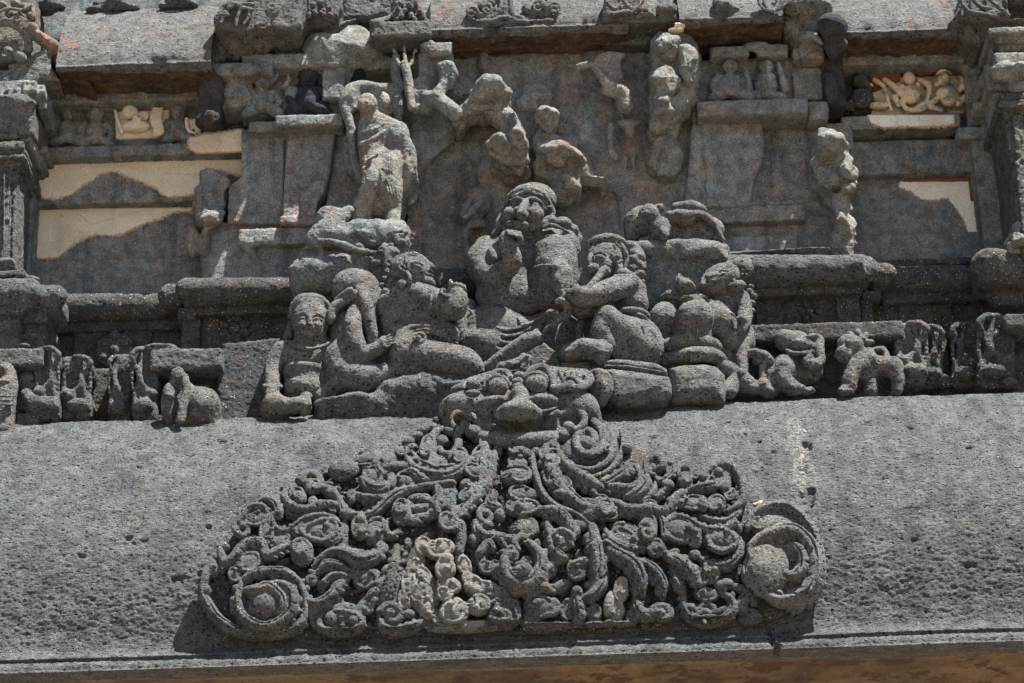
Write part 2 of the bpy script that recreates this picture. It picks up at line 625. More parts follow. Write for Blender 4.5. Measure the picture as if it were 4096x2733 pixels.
use('D')
_a, _b = P(1846, 1180, -1.1), P(1846, 960, -.75)
stone('basalt', (0.134, 0.143, 0.146), (0.148, 0.148, 0.143), lichen=0.6, pit=1.25, pscale=38, lich2=0.3, hue=0.35, bumpd=1.3)
stone('basalt_eave', (0.158, 0.168, 0.170), (0.168, 0.170, 0.165), lichen=0.25, pit=1.3, pscale=37, lich2=0.4, stain=0.75, hue=0.15, bumpd=1.9, streak=0.4, seam=(float(_a[0]), float(_a[2]), float(_b[2])))
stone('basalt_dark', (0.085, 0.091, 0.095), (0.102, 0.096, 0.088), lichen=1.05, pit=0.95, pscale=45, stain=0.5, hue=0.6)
stone('basalt_statue', (0.192, 0.195, 0.192), (0.210, 0.204, 0.193), lichen=1.0, pit=1.3, pscale=38, stain=0.45, hue=0.4, bumpd=1.7)
stone('basalt_lichen', (0.165, 0.178, 0.172), (0.195, 0.195, 0.185), lichen=0.95, pit=0.85, pscale=52, stain=0.35, lich2=0.9, hue=0.5)
stone('basalt_wall', (0.222, 0.234, 0.228), (0.252, 0.238, 0.214), lichen=0.25, pit=0.5, pscale=62, grain=1.2, stain=0.45, streak=0.75, hue=0.6)
stone('basalt_brown', (0.238, 0.238, 0.228), (0.270, 0.240, 0.212), lichen=0.2, pit=0.5, pscale=60, grain=1.2, stain=0.4, streak=0.7, hue=0.6)
stone('basalt_pale', (0.212, 0.220, 0.210), (0.238, 0.226, 0.204), lichen=0.2, pit=0.6, pscale=56, grain=1.2, stain=0.4, lich2=0.5, hue=0.5)
stone('basalt_top', (0.155, 0.158, 0.156), (0.162, 0.156, 0.148), lichen=0.3, pit=1.0, pscale=34, paint=((0.36, 0.13, 0.08), 0.1), stain=0.35, hue=0.3, bumpd=1.3)
stone('basalt_orange', (0.18, 0.178, 0.172), (0.19, 0.178, 0.16), lichen=0.3, pit=0.9, pscale=36, paint=((0.45, 0.16, 0.10), 1.0), stain=0.35, hue=0.4)
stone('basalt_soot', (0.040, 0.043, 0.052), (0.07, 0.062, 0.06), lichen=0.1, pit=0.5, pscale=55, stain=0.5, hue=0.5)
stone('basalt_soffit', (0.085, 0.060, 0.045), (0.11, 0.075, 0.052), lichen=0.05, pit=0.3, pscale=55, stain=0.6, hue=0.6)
stone('basalt_chalk', (0.15, 0.148, 0.142), (0.18, 0.165, 0.15), lichen=0.4, pit=1.0, pscale=40, chalk=1.0, hue=0.3)


def plaster(name, base, dirt, spots=1.0, patch=None):
    b = NB(name)
    col = b.mix(b.ramp(b.noise(1.8, 5, 0.6), 0.35, 0.65), base, dirt)
    col = b.mix(b.math('MULTIPLY', b.ramp(b.noise(7, 6, 0.7), 0.45, 0.75), 0.5), col, (base[0] * 1.12, base[1] * 1.1, base[2] * 1.08))
    col = b.mix(b.math('MULTIPLY', b.ramp(b.noise(10, 5, 0.6), 0.69, 0.72), spots), col, (0.27, 0.15, 0.10))
    dr = b.ramp(b.noise(1.0, 5, 0.65, vec=b.scaled((9.0, 4.0, 1.3))), 0.52, 0.72)
    col = b.mix(b.math('MULTIPLY', dr, 0.45), col, (dirt[0] * .72, dirt[1] * .66, dirt[2] * .6))
    cr = b.ramp(b.vor(2.6, b.scaled((1, 1, 1.4)), 'DISTANCE_TO_EDGE').outputs['Distance'], 0.0, 0.012, 1, 0)
    col = b.mix(b.math('MULTIPLY', cr, 0.25), col, (0.2, 0.14, 0.09))
    if patch:
        col = b.mix(b.math('MULTIPLY', b.ramp(b.noise(5, 6, 0.7), 0.5, 0.56), 0.95), col, patch)
    col = b.mix(0.5, col, b.mix(1.0, col, b.grey(b.ramp(b.noise(90, 3, 0.7), 0.3, 0.7, 0.7, 1.25)), 'MULTIPLY'))
    h = b.math('ADD', b.noise(22, 5, 0.65), b.math('MULTIPLY', b.noise(120, 2, 0.6), 0.3))
    MAT[name] = b.done(col, b.bump(h, 0.5, 0.006), 0.85)


plaster('plaster', (0.70, 0.64, 0.52), (0.56, 0.47, 0.34))
plaster('plaster_white', (0.72, 0.69, 0.61), (0.62, 0.55, 0.44), spots=0.6)
plaster('plaster_edge', (0.36, 0.24, 0.185), (0.42, 0.31, 0.25), spots=0)
plaster('painted_red', (0.17, 0.045, 0.03), (0.22, 0.11, 0.07), spots=0, patch=None)
plaster('painted_ochre', (0.60, 0.48, 0.33), (0.48, 0.34, 0.21), spots=1.0, patch=(0.22, 0.20, 0.165))
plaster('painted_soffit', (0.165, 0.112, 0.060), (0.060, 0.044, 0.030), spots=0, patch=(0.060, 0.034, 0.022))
plaster('mortar', (0.24, 0.23, 0.21), (0.18, 0.17, 0.15), spots=0)
b = NB('courtyard')
c_ = b.mix(b.ramp(b.noise(0.4, 5), 0.35, 0.65), (0.20, 0.16, 0.12), (0.16, 0.13, 0.10))
MAT['courtyard'] = b.done(c_, b.bump(b.noise(4, 5), 0.4, 0.02), 0.95)
# ------------------------------------------------------------------ ground
def grid_faces(nu, nv):
    i = np.arange(nu - 1)[:, None] * nv + np.arange(nv - 1)[None, :]
    return np.stack([i, i + nv, i + nv + 1, i + 1], -1).reshape(-1, 4)


xs = np.linspace(-400, 400, 81)
ys = np.linspace(-400, 400, 81)
gv = np.stack(np.meshgrid(xs, ys, indexing='ij') + [np.zeros((81, 81))], -1).reshape(-1, 3)
tag(link('ground', gv, grid_faces(81, 81), 'courtyard'), 'beaten earth courtyard below the temple front', 'ground', kind='structure')

# ------------------------------------------------------------------ great eave cornice (curved slab in front)
use('D')
prof_px = [(1537, -0.75), (1529, -1.10), (1513, -1.43), (1505, -1.447), (1494, -1.44), (1490, -1.405), (1485, -1.39), (1479, -1.402), (1474, -1.388), (1465, -1.338),
           (1420, -1.322), (1340, -1.318), (1240, -1.285), (1150, -1.205), (1080, -1.10), (1020, -0.97), (985, -0.86), (960, -0.755), (946, -0.67), (939, -0.58)]
PR = np.array([[P(1175, y, Y)[1], P(1175, y, Y)[2]] for y, Y in prof_px])
PR = np.vstack([PR, [-0.45, PR[-1, 1] + 0.025], [-0.3, PR[-1, 1] + 0.05], [0.35, PR[-1, 1] + 0.05]])
PR = np.vstack([[PR[0, 0] + 1.1, PR[0, 1] + 0.0], PR])
sp = spline(PR[2:], 12)
sp = np.vstack([PR[:2], sp])
seg = np.r_[0, np.cumsum(np.linalg.norm(np.diff(sp, axis=0), axis=1))]
EY = lambda s: np.interp(s, seg, sp[:, 0])
EZ = lambda s: np.interp(s, seg, sp[:, 1])
S_LIP = seg[2]


def enormal(s):
    dy = EY(s + 0.02) - EY(s - 0.02)
    dz = EZ(s + 0.02) - EZ(s - 0.02)
    l = np.sqrt(dy * dy + dz * dz)
    return -dz / l, dy / l


_ss = np.linspace(S_LIP, seg[-5], 900)
_front = np.stack([EY(_ss), EZ(_ss)], 1)


def surf_xs(x, y):
    """where the eave's curved face is seen at (x, y): (X along it, distance s up the curve)"""
    a, b_ = P(x, y, -1.4), P(x, y, -0.5)
    d = b_ - a
    t = (_front[:, 0] - a[1]) / d[1]
    z = a[2] + d[2] * t
    g = z - _front[:, 1]
    sg = np.where((g[:-1] < 0) != (g[1:] < 0))[0]
    i = int(np.argmin(np.abs(g))) if len(sg) == 0 else int(sg[0])
    q = P(x, y, _front[i, 0])
    return q[0], _ss[i]


def K(x, y, Y):
    """place on the curved face, in its unrolled space (X, -height above the face, s)"""
    X, s = surf_xs(x, y)
    return np.array([X, Y, s])


def kwarp(v):
    ny, nz = enormal(v[:, 2])
    return np.stack([v[:, 0], EY(v[:, 2]) - ny * v[:, 1], EZ(v[:, 2]) - nz * v[:, 1]], 1)


def KP(x, y, h=0.0):
    return kwarp(K(x, y, -h)[None, :])[0]


nu, XA = 1250, 3.7
s_rows = np.concatenate([np.linspace(0, S_LIP - 0.02, 40), np.arange(S_LIP - 0.015, seg[-3], 0.0065), np.linspace(seg[-3] + 0.02, seg[-1], 40)])
xs = np.linspace(-XA, XA, nu)
X, S = np.meshgrid(xs, s_rows, indexing='ij')
X, S = X.ravel(), S.ravel()
q = np.stack([X, EY(S), EZ(S)], 1)
ny, nz = enormal(S)
N3 = np.stack([0 * X, ny, nz], 1)
dsp = 0.012 * fbm(q, 1.6, 2, 2) + 0.006 * fbm(q, 9, 2, 3) + 0.0042 * fbm(q * np.array([1, 1.5, 2.0]), 28, 3, 4) + 0.0040 * vnoise(q * np.array([1, 1.4, 1.8]), 74, 8)
edge = np.exp(-((S - S_LIP) / 0.06) ** 2)
dsp -= edge * (0.018 * np.maximum(fbm(q, 5, 3, 12) - 0.05, 0) * 2)
# the vertical fissure right of the ornament, and the split in the lip under it
use('D')


def gouge(pts, wd, depth):
    global dsp
    a = np.array([surf_xs(x, y) for x, y in pts])
    p = spline(np.c_[a, np.zeros(len(a)), np.zeros(len(a))], 6)[:, :2]
    sel = (X > p[:, 0].min() - 0.15) & (X < p[:, 0].max() + 0.15)
    d = np.full(sel.sum(), 9.0)
    xx, ss = X[sel], S[sel]
    wob = 0.02 * fbm(q[sel], 14, 3, 21)
    for a_, b_ in zip(p[:-1], p[1:]):
        ab = b_ - a_
        t = np.clip(((xx - a_[0]) * ab[0] + (ss - a_[1]) * ab[1]) / (ab @ ab + 1e-9), 0, 1)
        d = np.minimum(d, np.hypot(xx - a_[0] - t * ab[0], ss - a_[1] - t * ab[1]))
    d = np.maximum(d + wob, 0)
    dsp[sel] -= depth * np.exp(-(d / wd) ** 2) * (0.6 + 0.5 * fbm(q[sel], 20, 2, 30))


gouge([(1843, 975), (1852, 1020), (1838, 1060), (1846, 1100), (1838, 1150), (1860, 1160)], 0.022, 0.022)
gouge([(1861, 1125), (1862, 1160)], 0.014, 0.06)
gouge([(1846, 1015), (1858, 1030)], 0.012, 0.04)
gouge([(1765, 1440), (1775, 1470), (1783, 1500), (1780, 1512)], 0.014, 0.06)
gouge([(1685, 1462), (1740, 1455), (1765, 1445), (1800, 1420)], 0.008, 0.012)
gouge([(620, 955), (590, 1020), (610, 1100), (560, 1180)], 0.004, 0.006)
gouge([(2080, 905), (2110, 1000), (2090, 1120), (2130, 1240), (2110, 1330)], 0.004, 0.006)
gouge([(150, 1010), (260, 1080), (330, 1190), (340, 1330)], 0.004, 0.006)
_g = random.Random(77)
for _i in range(60):
    _x, _y = _g.choice([(_g.uniform(20, 560), _g.uniform(1000, 1420)), (_g.uniform(1900, 2330), _g.uniform(930, 1400)), (_g.uniform(1450, 1800), _g.uniform(930, 1090))])
    gouge([(_x, _y), (_x + _g.uniform(3, 14), _y + _g.uniform(-2, 3))], _g.uniform(.005, .012), _g.uniform(.012, .03))
gouge([(1850, 1175), (1960, 1165), (2080, 1172), (2200, 1160)], 0.006, 0.006)
q = q + N3 * dsp[:, None]
eave = thing('eave_cornice', 'huge curved grey eave cornice of pitted stone spanning the whole lower third', 'cornice', (0, -1.2, EZ(S_LIP)))
fcs = grid_faces(nu, len(s_rows))
mid_s = S[fcs].mean(1)
fs = fcs[:, ::-1]
face_ = mid_s > S_LIP - 0.09


def submesh(name, v, f, mat, par):
    u, inv = np.unique(f, return_inverse=True)
    return link(name, v[u], inv.reshape(f.shape), mat, par)


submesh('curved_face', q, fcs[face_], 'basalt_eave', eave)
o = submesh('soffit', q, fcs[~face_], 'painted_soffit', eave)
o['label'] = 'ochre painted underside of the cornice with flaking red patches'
# pale infill in the fissure
use('D')
f_ = Sc(0.006, K, kwarp)
rg = random.Random(5)
for (x, y, a, b_) in [(1846, 985, 4, 10), (1838, 1048, 5, 9), (1841, 1082, 6, 5), (1838, 1122, 4, 9), (1850, 1168, 7, 4)]:
    f_.rock(x, y, .012, a * 1.3, b_ * 1.3, 3, seed=rg.randrange(99), n=9, k=.006, rot=rg.uniform(-40, 40))
o = f_.build('mortar_infill', 'mortar', eave, rough=1.3)
o['label'] = 'whitish crumbling mortar in the vertical fissure'
# ------------------------------------------------------------------ rear wall of the storey
use('D')
wall = thing('rear_wall', 'weathered grey and brown stone rear wall behind all the carved figures', 'wall', P(1175, 800, 0.3))
w_ = Sc(0.010)
w_.b(930, 60, 1628, 700, 0.0, 0.35, 0.012)
# smooth bulges and hollows of lost sculpture
w_.e(1160, 300, 0.03, 110, 130, 30, k=.05)
w_.e(1125, 420, 0.02, 55, 110, 28, k=.05)
w_.e(1420, 400, 0.03, 120, 140, 24, k=.05, rot=20)
w_.c([(1370, 370, 0.0, 14), (1372, 460, 0.0, 12), (1380, 520, 0.01, 10)], k=.03)
w_.c([(1100, 110, 0.0, 10), (1125, 170, -.02, 20), (1150, 200, 0.0, 12)], k=.03)
w_.c([(1232, 210, .005, 4), (1300, 245, .0, 4), (1405, 280, .0, 4)], k=.006, cut=True)
w_.c([(1405, 395, .0, 4), (1412, 450, .0, 3), (1420, 530, .0, 3)], k=.006, cut=True)
w_.c([(1240, 330, .0, 5), (1290, 310, .0, 4), (1330, 290, .0, 4)], k=.006, cut=True)
w_.rock(1328, 232, 0.0, 20, 24, 14, 4)
w_.e(1440, 290, 0.0, 14, 18, 10)
w_.b(1430, 345, 1475, 395, -.008, .05, .004)
w_.b(1437, 353, 1450, 388, -.03, .0, .003, cut=True)
w_.b(1457, 353, 1468, 388, -.03, .0, .003, cut=True)
w_.poly([(1592, 205), (1612, 200), (1626, 480), (1634, 700), (1560, 700), (1575, 450)], -.075, .1, .02, k=.05)
w_.poly([(945, 230), (1010, 200), (1050, 240), (1048, 320), (1010, 360), (960, 380), (940, 330)], -.05, .1, .03, k=.05)


def crack(s, pts, Y, r=2.2, seed=1):
    g = random.Random(seed)
    q = []
    for (x0, y0), (x1, y1) in zip(pts[:-1], pts[1:]):
        n = max(2, int(math.hypot(x1 - x0, y1 - y0) / 12))
        for i in range(n):
            t = i / n
            q.append((x0 + (x1 - x0) * t + g.uniform(-3, 3), y0 + (y1 - y0) * t + g.uniform(-3, 3), Y, r * g.uniform(.5, 1.3)))
    s.c(q, cut=True, k=.003, smooth=False)


for i, pts in enumerate([[(1010, 180), (1040, 330), (1020, 470)], [(1210, 140), (1240, 215), (1330, 262), (1500, 300)], [(1590, 300), (1600, 420), (1606, 520)], [(960, 420), (1010, 520), (990, 600)],
                         [(1330, 480), (1350, 560)], [(1120, 110), (1180, 190), (1232, 212)], [(1430, 160), (1450, 260), (1440, 330)], [(1060, 380), (1085, 460)]]):
    crack(w_, pts, 0.0, 2.4, i)
w_.rock(1160, 160, .02, 60, 50, 26, 611, n=9, k=.02)
w_.rock(1300, 260, .02, 90, 40, 22, 612, n=9, k=.02, rot=15)
w_.rock(1400, 250, .02, 60, 60, 20, 613, n=9, k=.02)
w_.rock(1220, 240, .01, 60, 70, 40, 614, n=9, k=.02, rot=40)
w_.rock(1360, 330, .02, 50, 70, 24, 615, n=9, k=.02)
w_.rock(1000, 430, .02, 60, 80, 20, 616, n=9, k=.02)
w_.rock(1040, 210, .0, 60, 50, 50, 617, n=9, k=.02)
w_.e(1040, 440, -.0, 60, 120, 30, cut=True, k=.06)
w_.e(1350, 480, -.0, 70, 60, 24, cut=True, k=.06)
w_.build('wall_panel', 'basalt_brown', wall, rough=1.6, frac=.006)
# the recessed bays
w_ = Sc(0.010)
w_.b(60, 60, 590, 800, 0.20, 0.40, .01)
w_.b(60, 230, 590, 462, 0.12, 0.3, .008)
w_.b(72, 330, 578, 356, 0.02, 0.25, .010)
w_.b(72, 195, 560, 232, -.02, 0.25, .012)
w_.b(60, 120, 560, 200, 0.08, 0.25, .012)
w_.b(40, 150, 78, 760, 0.0, 0.35, .012)
w_.build('recess_wall', 'basalt_wall', wall)
w_ = Sc(0.010)
w_.b(1925, 60, 2260, 760, 0.20, 0.40, .01)
w_.b(1925, 320, 2262, 397, 0.12, 0.3, .008)
w_.b(1930, 262, 2205, 293, 0.02, 0.25, .010)
w_.b(1930, 118, 2215, 145, -.03, 0.25, .012)
w_.b(1925, 70, 2230, 120, 0.08, 0.25, .012)
w_.b(2240, 60, 2300, 760, 0.02, 0.4, .012)
w_.build('recess_wall', 'basalt_wall', wall)
# remaining background, so that nothing is open behind the pieces
w_ = Sc(0.014)
w_.b(-140, -330, 2500, 960, 0.33, 0.5, .01)
w_.b(-140, -330, 2500, 60, 0.14, 0.5, .01)
w_.b(-140, 560, 2500, 990, 0.16, 0.45, .01)
w_.build('backing_masonry', 'basalt_wall', wall)


def patch(outline, Y, mat, th=0.012, edge=True, par=wall, jag=1.0, seed=1, lab=None):
    """a skin of plaster with a broken edge, and the brown undercoat showing round it"""
    g = random.Random(seed)

    def rough(o, grow):
        r = []
        for i in range(len(o)):
            a, b_ = np.array(o[i][:2], float), np.array(o[(i + 1) % len(o)][:2], float)
            straight = len(o[i]) > 2
            n = max(2, int(np.hypot(*(b_ - a)) / 9))
            d = (b_ - a) / (np.hypot(*(b_ - a)) + 1e-6)
            nn = np.array([d[1], -d[0]])
            for k in range(n):
                t = k / n
                off = 0 if straight else ((g.uniform(-1, 1) ** 3 * 9 + g.uniform(-2.6, 2.6)) * jag)
                r.append(a + (b_ - a) * t + nn * (off + (0 if straight else grow * g.uniform(.5, 1.4))))
        return r
    area = sum(outline[i][0] * outline[(i + 1) % len(outline)][1] - outline[(i + 1) % len(outline)][0] * outline[i][1] for i in range(len(outline)))
    sg = 1 if area > 0 else -1
    if edge:
        e_ = Sc(0.006)
        e_.poly(rough(outline, sg * 14), Y - th * 0.45, Y + 0.02, .004)
        e_.build('plaster_undercoat', 'plaster_edge', par, rough=0.35)
    s_ = Sc(0.006)
    s_.poly(rough(outline, 0), Y - th, Y + 0.02, .005)
    o = s_.build('plaster', mat, par, rough=0.35)
    if lab:
        o['label'] = lab


use('TL')
# left bay: upper sheet of plaster with the bare hill-shaped patch, and the lower one
patch([(262, 1120, 1), (1300, 1108, 1), (1700, 1108, 1), (1725, 1190), (1690, 1228), (1560, 1190), (1440, 1165), (1385, 1205), (1400, 1260), (1370, 1350), (1180, 1370), (1120, 1350), (1095, 1310),
       (980, 1260), (880, 1222), (790, 1190), (700, 1200), (640, 1250), (560, 1290), (500, 1345), (400, 1385), (290, 1378), (255, 1300, 1)], 0.12, 'plaster', seed=3, lab='cream plaster with a bare hill-shaped patch below it')
patch([(265, 1455, 1), (1345, 1440, 1), (1340, 1470), (1230, 1470), (1120, 1520), (990, 1560), (850, 1625), (780, 1640), (650, 1630), (560, 1670), (480, 1720), (400, 1790), (330, 1800), (250, 1800), (225, 1700, 1), (225, 1480, 1)],
      0.20, 'plaster', seed=5, lab='cream plaster with a sloping broken lower edge')
patch([(1310, 965), (1420, 935), (1700, 900, 1), (1740, 990, 1), (1700, 1050, 1), (1390, 1062), (1330, 1040)], 0.018, 'plaster', seed=8)
use('TF')
patch([(1040, 1262, 1), (1555, 1262, 1), (1600, 1568, 1), (1620, 1780, 1), (1590, 1780), (1530, 1640), (1500, 1540), (1420, 1420), (1370, 1375), (1280, 1395), (1190, 1380), (1120, 1330), (1035, 1300)], 0.20, 'plaster_white', seed=11,
      lab='whitish plaster left in the upper right corner of the bay')
s_ = Sc(0.006)
s_.b(1065, 1240, 1540, 1264, 0.185, 0.24, .004)
s_.b(1528, 1245, 1552, 1400, 0.180, 0.24, .004)
s_.build('painted_border', 'painted_red', wall, rough=.3)
patch([(815, 797, 1), (1425, 797, 1), (1430, 860), (1330, 872), (1100, 878), (930, 885), (850, 855)], 0.016, 'plaster_white', seed=13)
s_ = Sc(0.006)
s_.poly([(1135, 480), (1260, 445), (1500, 425), (1590, 385), (1690, 350), (1660, 430), (1590, 520), (1560, 500), (1300, 500), (1180, 530)], 0.095, .18, .006)
s_.poly([(830, 510), (1050, 505), (1050, 560), (960, 600), (860, 640)], 0.10, .18, .006)
s_.build('painted_ground', 'painted_red', wall, rough=.4)

# thin lines of old repairs and flecks of plaster stay in the materials; ------------- friezes of small figures
def dwarf(s, x, y, Y, k=1.0, head=1, arms=1):
    s.e(x, y + 120 * k, Y, 84 * k, 92 * k, 66 * k, k=.02)
    s.e(x, y + 160 * k, Y - .012, 66 * k, 50 * k, 60 * k, k=.02)
    s.e(x - 75 * k, y + 200 * k, Y, 84 * k, 44 * k, 62 * k, rot=-15, k=.02)
    s.e(x + 75 * k, y + 200 * k, Y, 84 * k, 44 * k, 62 * k, rot=15, k=.02)
    s.e(x, y + 60 * k, Y + .06, 120 * k, 150 * k, 50 * k, k=.03)
    if head:
        s.e(x, y, Y - .035, 56 * k, 62 * k, 58 * k)
        s.c([(x - 50 * k, y - 10 * k, Y - .03, 14 * k), (x - 30 * k, y - 52 * k, Y - .04, 16 * k), (x + 30 * k, y - 52 * k, Y - .04, 16 * k), (x + 50 * k, y - 10 * k, Y - .03, 14 * k)], k=.006)
        s.e(x, y + 8 * k, Y - .083, 11 * k, 17 * k, 14 * k, k=.005)
        for sx in (-20, 20):
            s.e(x + sx * k, y - 8 * k, Y - .077, 13 * k, 7 * k, 8 * k, k=.003)
        s.e(x, y + 32 * k, Y - .075, 20 * k, 6 * k, 10 * k, k=.003)
    if arms:
        for sx in (-1, 1):
            s.c([(x + sx * 74 * k, y + 70 * k, Y, 32 * k), (x + sx * 112 * k, y + 120 * k, Y - .01, 28 * k), (x + sx * 84 * k, y + 175 * k, Y - .025, 24 * k)], k=.014)


use('TL')
fz = thing('frieze', 'left bay frieze of worn dwarf figures partly coated in cream plaster', 'frieze', P(830, 1000, .1))
for (x, y, k, hd, mt) in [(470, 800, 0.95, 0, 'basalt_wall'), (665, 805, 1.0, 1, 'basalt_wall'), (1245, 785, 0.95, 1, 'basalt_wall')]:
    s = Sc(0.006)
    dwarf(s, x, y, 0.10, k, hd)
    if not hd:
        s.rock(x, y, .10, 60, 55, 50, 3)
    s.build('dwarf_figure', mt, fz)
s = Sc(0.005)
s.e(905, 785, 0.07, 62, 58, 60)
s.e(950, 830, .04, 34, 22, 40, rot=25)
s.e(912, 775, .012, 13, 12, 8, k=.004)
s.c([(890, 768, .02, 6), (912, 755, .01, 6), (936, 770, .02, 6)], k=.004)
s.c([(920, 850, .05, 10), (970, 835, .03, 10), (1010, 790, .06, 9)], k=.006)
s.e(1000, 810, .08, 45, 40, 40)
s.b(800, 745, 1180, 960, .105, .18, .02)
s.e(945, 885, .08, 110, 50, 60)
s.c([(800, 760, .09, 14), (820, 840, .08, 14), (850, 930, .09, 12)], k=.01)
for i in range(3):
    s.c([(1075 + i * 26, 760, .08, 16), (1060 + i * 26, 830, .06, 20), (1085 + i * 22, 910, .06, 18), (1065 + i * 14, 950, .08, 10)], k=.006)
for i in range(6):
    s.e(1050 + i * 9, 860 + i * 17, .045, 6, 6, 8, cut=True, k=.003)
    s.e(1110 + i * 8, 790 + i * 17, .045, 6, 6, 8, cut=True, k=.003)
o = s.build('elephant_figure', 'plaster', fz, rough=.6)
o['label'] = 'plaster coated animal figure with a pierced sash'
s = Sc(0.006)
s.b(1300, 820, 1400, 960, .07, .15, .02)
s.c([(1300, 830, .06, 14), (1310, 900, .06, 14), (1360, 930, .06, 10)], k=.01)
s.build('sash', 'plaster', fz)

use('TF')
fz = thing('frieze', 'right bay frieze of reclining dwarfs still painted ochre and red', 'frieze', P(1130, 790, .1))
s = Sc(0.005)
s.b(640, 520, 870, 790, .11, .2, .02)
s.e(770, 570, .07, 70, 62, 60)
s.e(780, 690, .06, 90, 85, 70)
s.e(690, 740, .09, 60, 50, 50)
s.e(830, 600, .05, 28, 28, 20)
o = s.build('dwarf_figure', 'basalt_dark', fz)
s = Sc(0.005)
s.b(830, 530, 1560, 795, .115, .2, .01)
s.e(900, 740, .07, 80, 28, 50, rot=4)
s.c([(870, 560, .08, 20), (930, 600, .05, 18), (945, 650, .045, 14), (985, 770, .05, 12)], k=.006)
s.c([(940, 560, .09, 22), (1000, 600, .07, 26), (1050, 650, .06, 30)], k=.01)
s.c([(1010, 680, .06, 26), (1035, 730, .05, 20)], k=.01)
s.e(1110, 550, .08, 48, 60, 40)
s.e(1115, 660, .06, 75, 80, 55)
for (x, y) in [(1060, 602), (1168, 592), (840, 598), (1303, 590), (1414, 578)]:
    s.e(x, y, .05, 20, 20, 22, k=.006)
    s.e(x, y, .022, 9, 9, 9, cut=True, k=.003)
s.c([(1185, 560, .08, 22), (1240, 590, .05, 24), (1250, 640, .04, 18), (1225, 700, .05, 16), (1150, 770, .06, 22)], k=.008)
s.c([(1060, 700, .06, 16), (1090, 760, .05, 18), (1180, 770, .05, 20), (1260, 720, .06, 18)], k=.008)
s.e(1350, 555, .05, 50, 58, 55)
s.e(1352, 560, .0, 9, 14, 12, k=.004)
for sx in (-18, 18):
    s.e(1350 + sx, 545, .005, 11, 6, 8, k=.003)
s.e(1354, 582, .005, 17, 5, 8, k=.003)
s.c([(1300, 520, .06, 10), (1330, 495, .04, 12), (1375, 495, .04, 12), (1400, 515, .06, 10)], k=.006)
s.e(1375, 660, .055, 88, 70, 60)
s.e(1385, 710, .04, 55, 40, 55)
s.e(1388, 700, -.005, 8, 8, 14, cut=True, k=.004)
s.c([(1290, 700, .06, 26), (1250, 740, .05, 24), (1330, 770, .05, 22)], k=.01)
s.c([(1440, 640, .07, 24), (1490, 600, .06, 20), (1470, 540, .06, 16)], k=.01)
s.c([(1450, 720, .06, 30), (1500, 680, .08, 28)], k=.01)
s.c([(1470, 590, .05, 18), (1520, 640, .06, 16), (1480, 690, .06, 14)], k=.006)
g = random.Random(4)
for i in range(42):
    a, x0, y0, x1, y1 = g.choice([(0, 930, 600, 990, 770), (0, 1230, 640, 1160, 760), (0, 1075, 745, 1200, 770), (0, 1470, 590, 1500, 660), (0, 905, 560, 910, 700)])
    t = g.random()
    s.e(x0 + (x1 - x0) * t + g.uniform(-10, 10), y0 + (y1 - y0) * t + g.uniform(-8, 8), .025, 5, 5, 16, cut=True, k=.002)
o = s.build('dwarf_figure', 'painted_ochre', fz, rough=.5)
o['label'] = 'row of ochre painted dwarfs with ear discs and pierced sashes'

# ------------------------------------------------------------------ left niche housing between bay and wall
use('TC')
ad = thing('wall_pilaster', 'left wide flat pilaster with three fine incised bands under a carved beam', 'pilaster', P(440, 1540, -.05))
s = Sc(0.008)
s.poly([(262, 890), (600, 890), (560, 1200), (520, 1330), (470, 1400), (440, 1568), (212, 1568), (240, 1230)], -.085, .1, .02)
s.b(340, 1260, 460, 1500, -.10, -.07, .01, cut=True)
for y in (1188, 1228, 1250, 1272):
    s.c([(240, y, -.087, 6), (540, y - 6, -.087, 6)], cut=True, k=.003, smooth=False)
s.b(205, 1500, 470, 1560, -.10, .1, .01)
s.build('shaft', 'basalt_brown', ad)
s = Sc(0.009)
s.poly([(-60, 900), (235, 900), (240, 1200), (225, 1560), (-160, 1560), (-150, 1300), (-60, 1230)], -.04, .2, .012)
s.poly([(560, 880), (760, 880), (800, 1568), (500, 1568), (560, 1200)], -.02, .25, .014)
s.rock(690, 1050, -.02, 80, 260, 60, 8, k=.06)
use('ML')
s.b(1660, 100, 2330, 215, -.07, .2, .02)
s.poly([(1400, 60), (2420, 60), (2420, 470), (1400, 470)], -.0, .2, .02)
s.c([(1690, 205, -.04, 34), (1760, 290, -.02, 30), (1810, 400, .0, 24)], k=.03)
use('TC')
s.build('pier', 'basalt_wall', ad)
s = Sc(0.008)
s.b(150, 880, 340, 1568, -.02, .2, .02)
s.b(175, 795, 650, 875, -.20, .1, .012)
s.b(-10, 845, 178, 915, -.13, .1, .012)
s.b(-60, 440, 670, 800, -.07, .2, .014)
s.b(505, 480, 660, 690, -.16, .1, .012)
s.b(-60, 370, 660, 470, -.19, .1, .014)
s.b(800, 400, 1000, 480, -.10, .1, .01)
s.rock(700, 330, -.12, 260, 190, 120, 14, k=.04)
s.rock(500, 330, -.14, 150, 120, 100, 15, k=.03)
s.rock(620, 520, -.1, 120, 140, 60, 17, k=.03)
s.build('entablature', 'basalt_pale', ad)
s = Sc(0.006)
dwarf(s, 90, 580, -.09, 1.0, 1)
s.c([(60, 620, -.1, 24), (160, 560, -.12, 20), (190, 520, -.12, 14)], k=.012)
s.c([(240, 610, -.1, 22), (270, 560, -.13, 18), (265, 520, -.13, 13)], k=.012)
s.e(290, 650, -.1, 50, 60, 50)
s.build('frieze_figure', 'basalt_wall', ad)
s = Sc(0.006)
dwarf(s, 405, 545, -.09, 1.15, 1)
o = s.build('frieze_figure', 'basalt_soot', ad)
o['label'] = 'soot blackened seated figure on the beam'
s = Sc(0.008)
use('TL')
s.b(1380, 500, 1540, 800, -.20, .1, .02)
s.rock(1455, 845, -.22, 95, 70, 110, 23, k=.02)
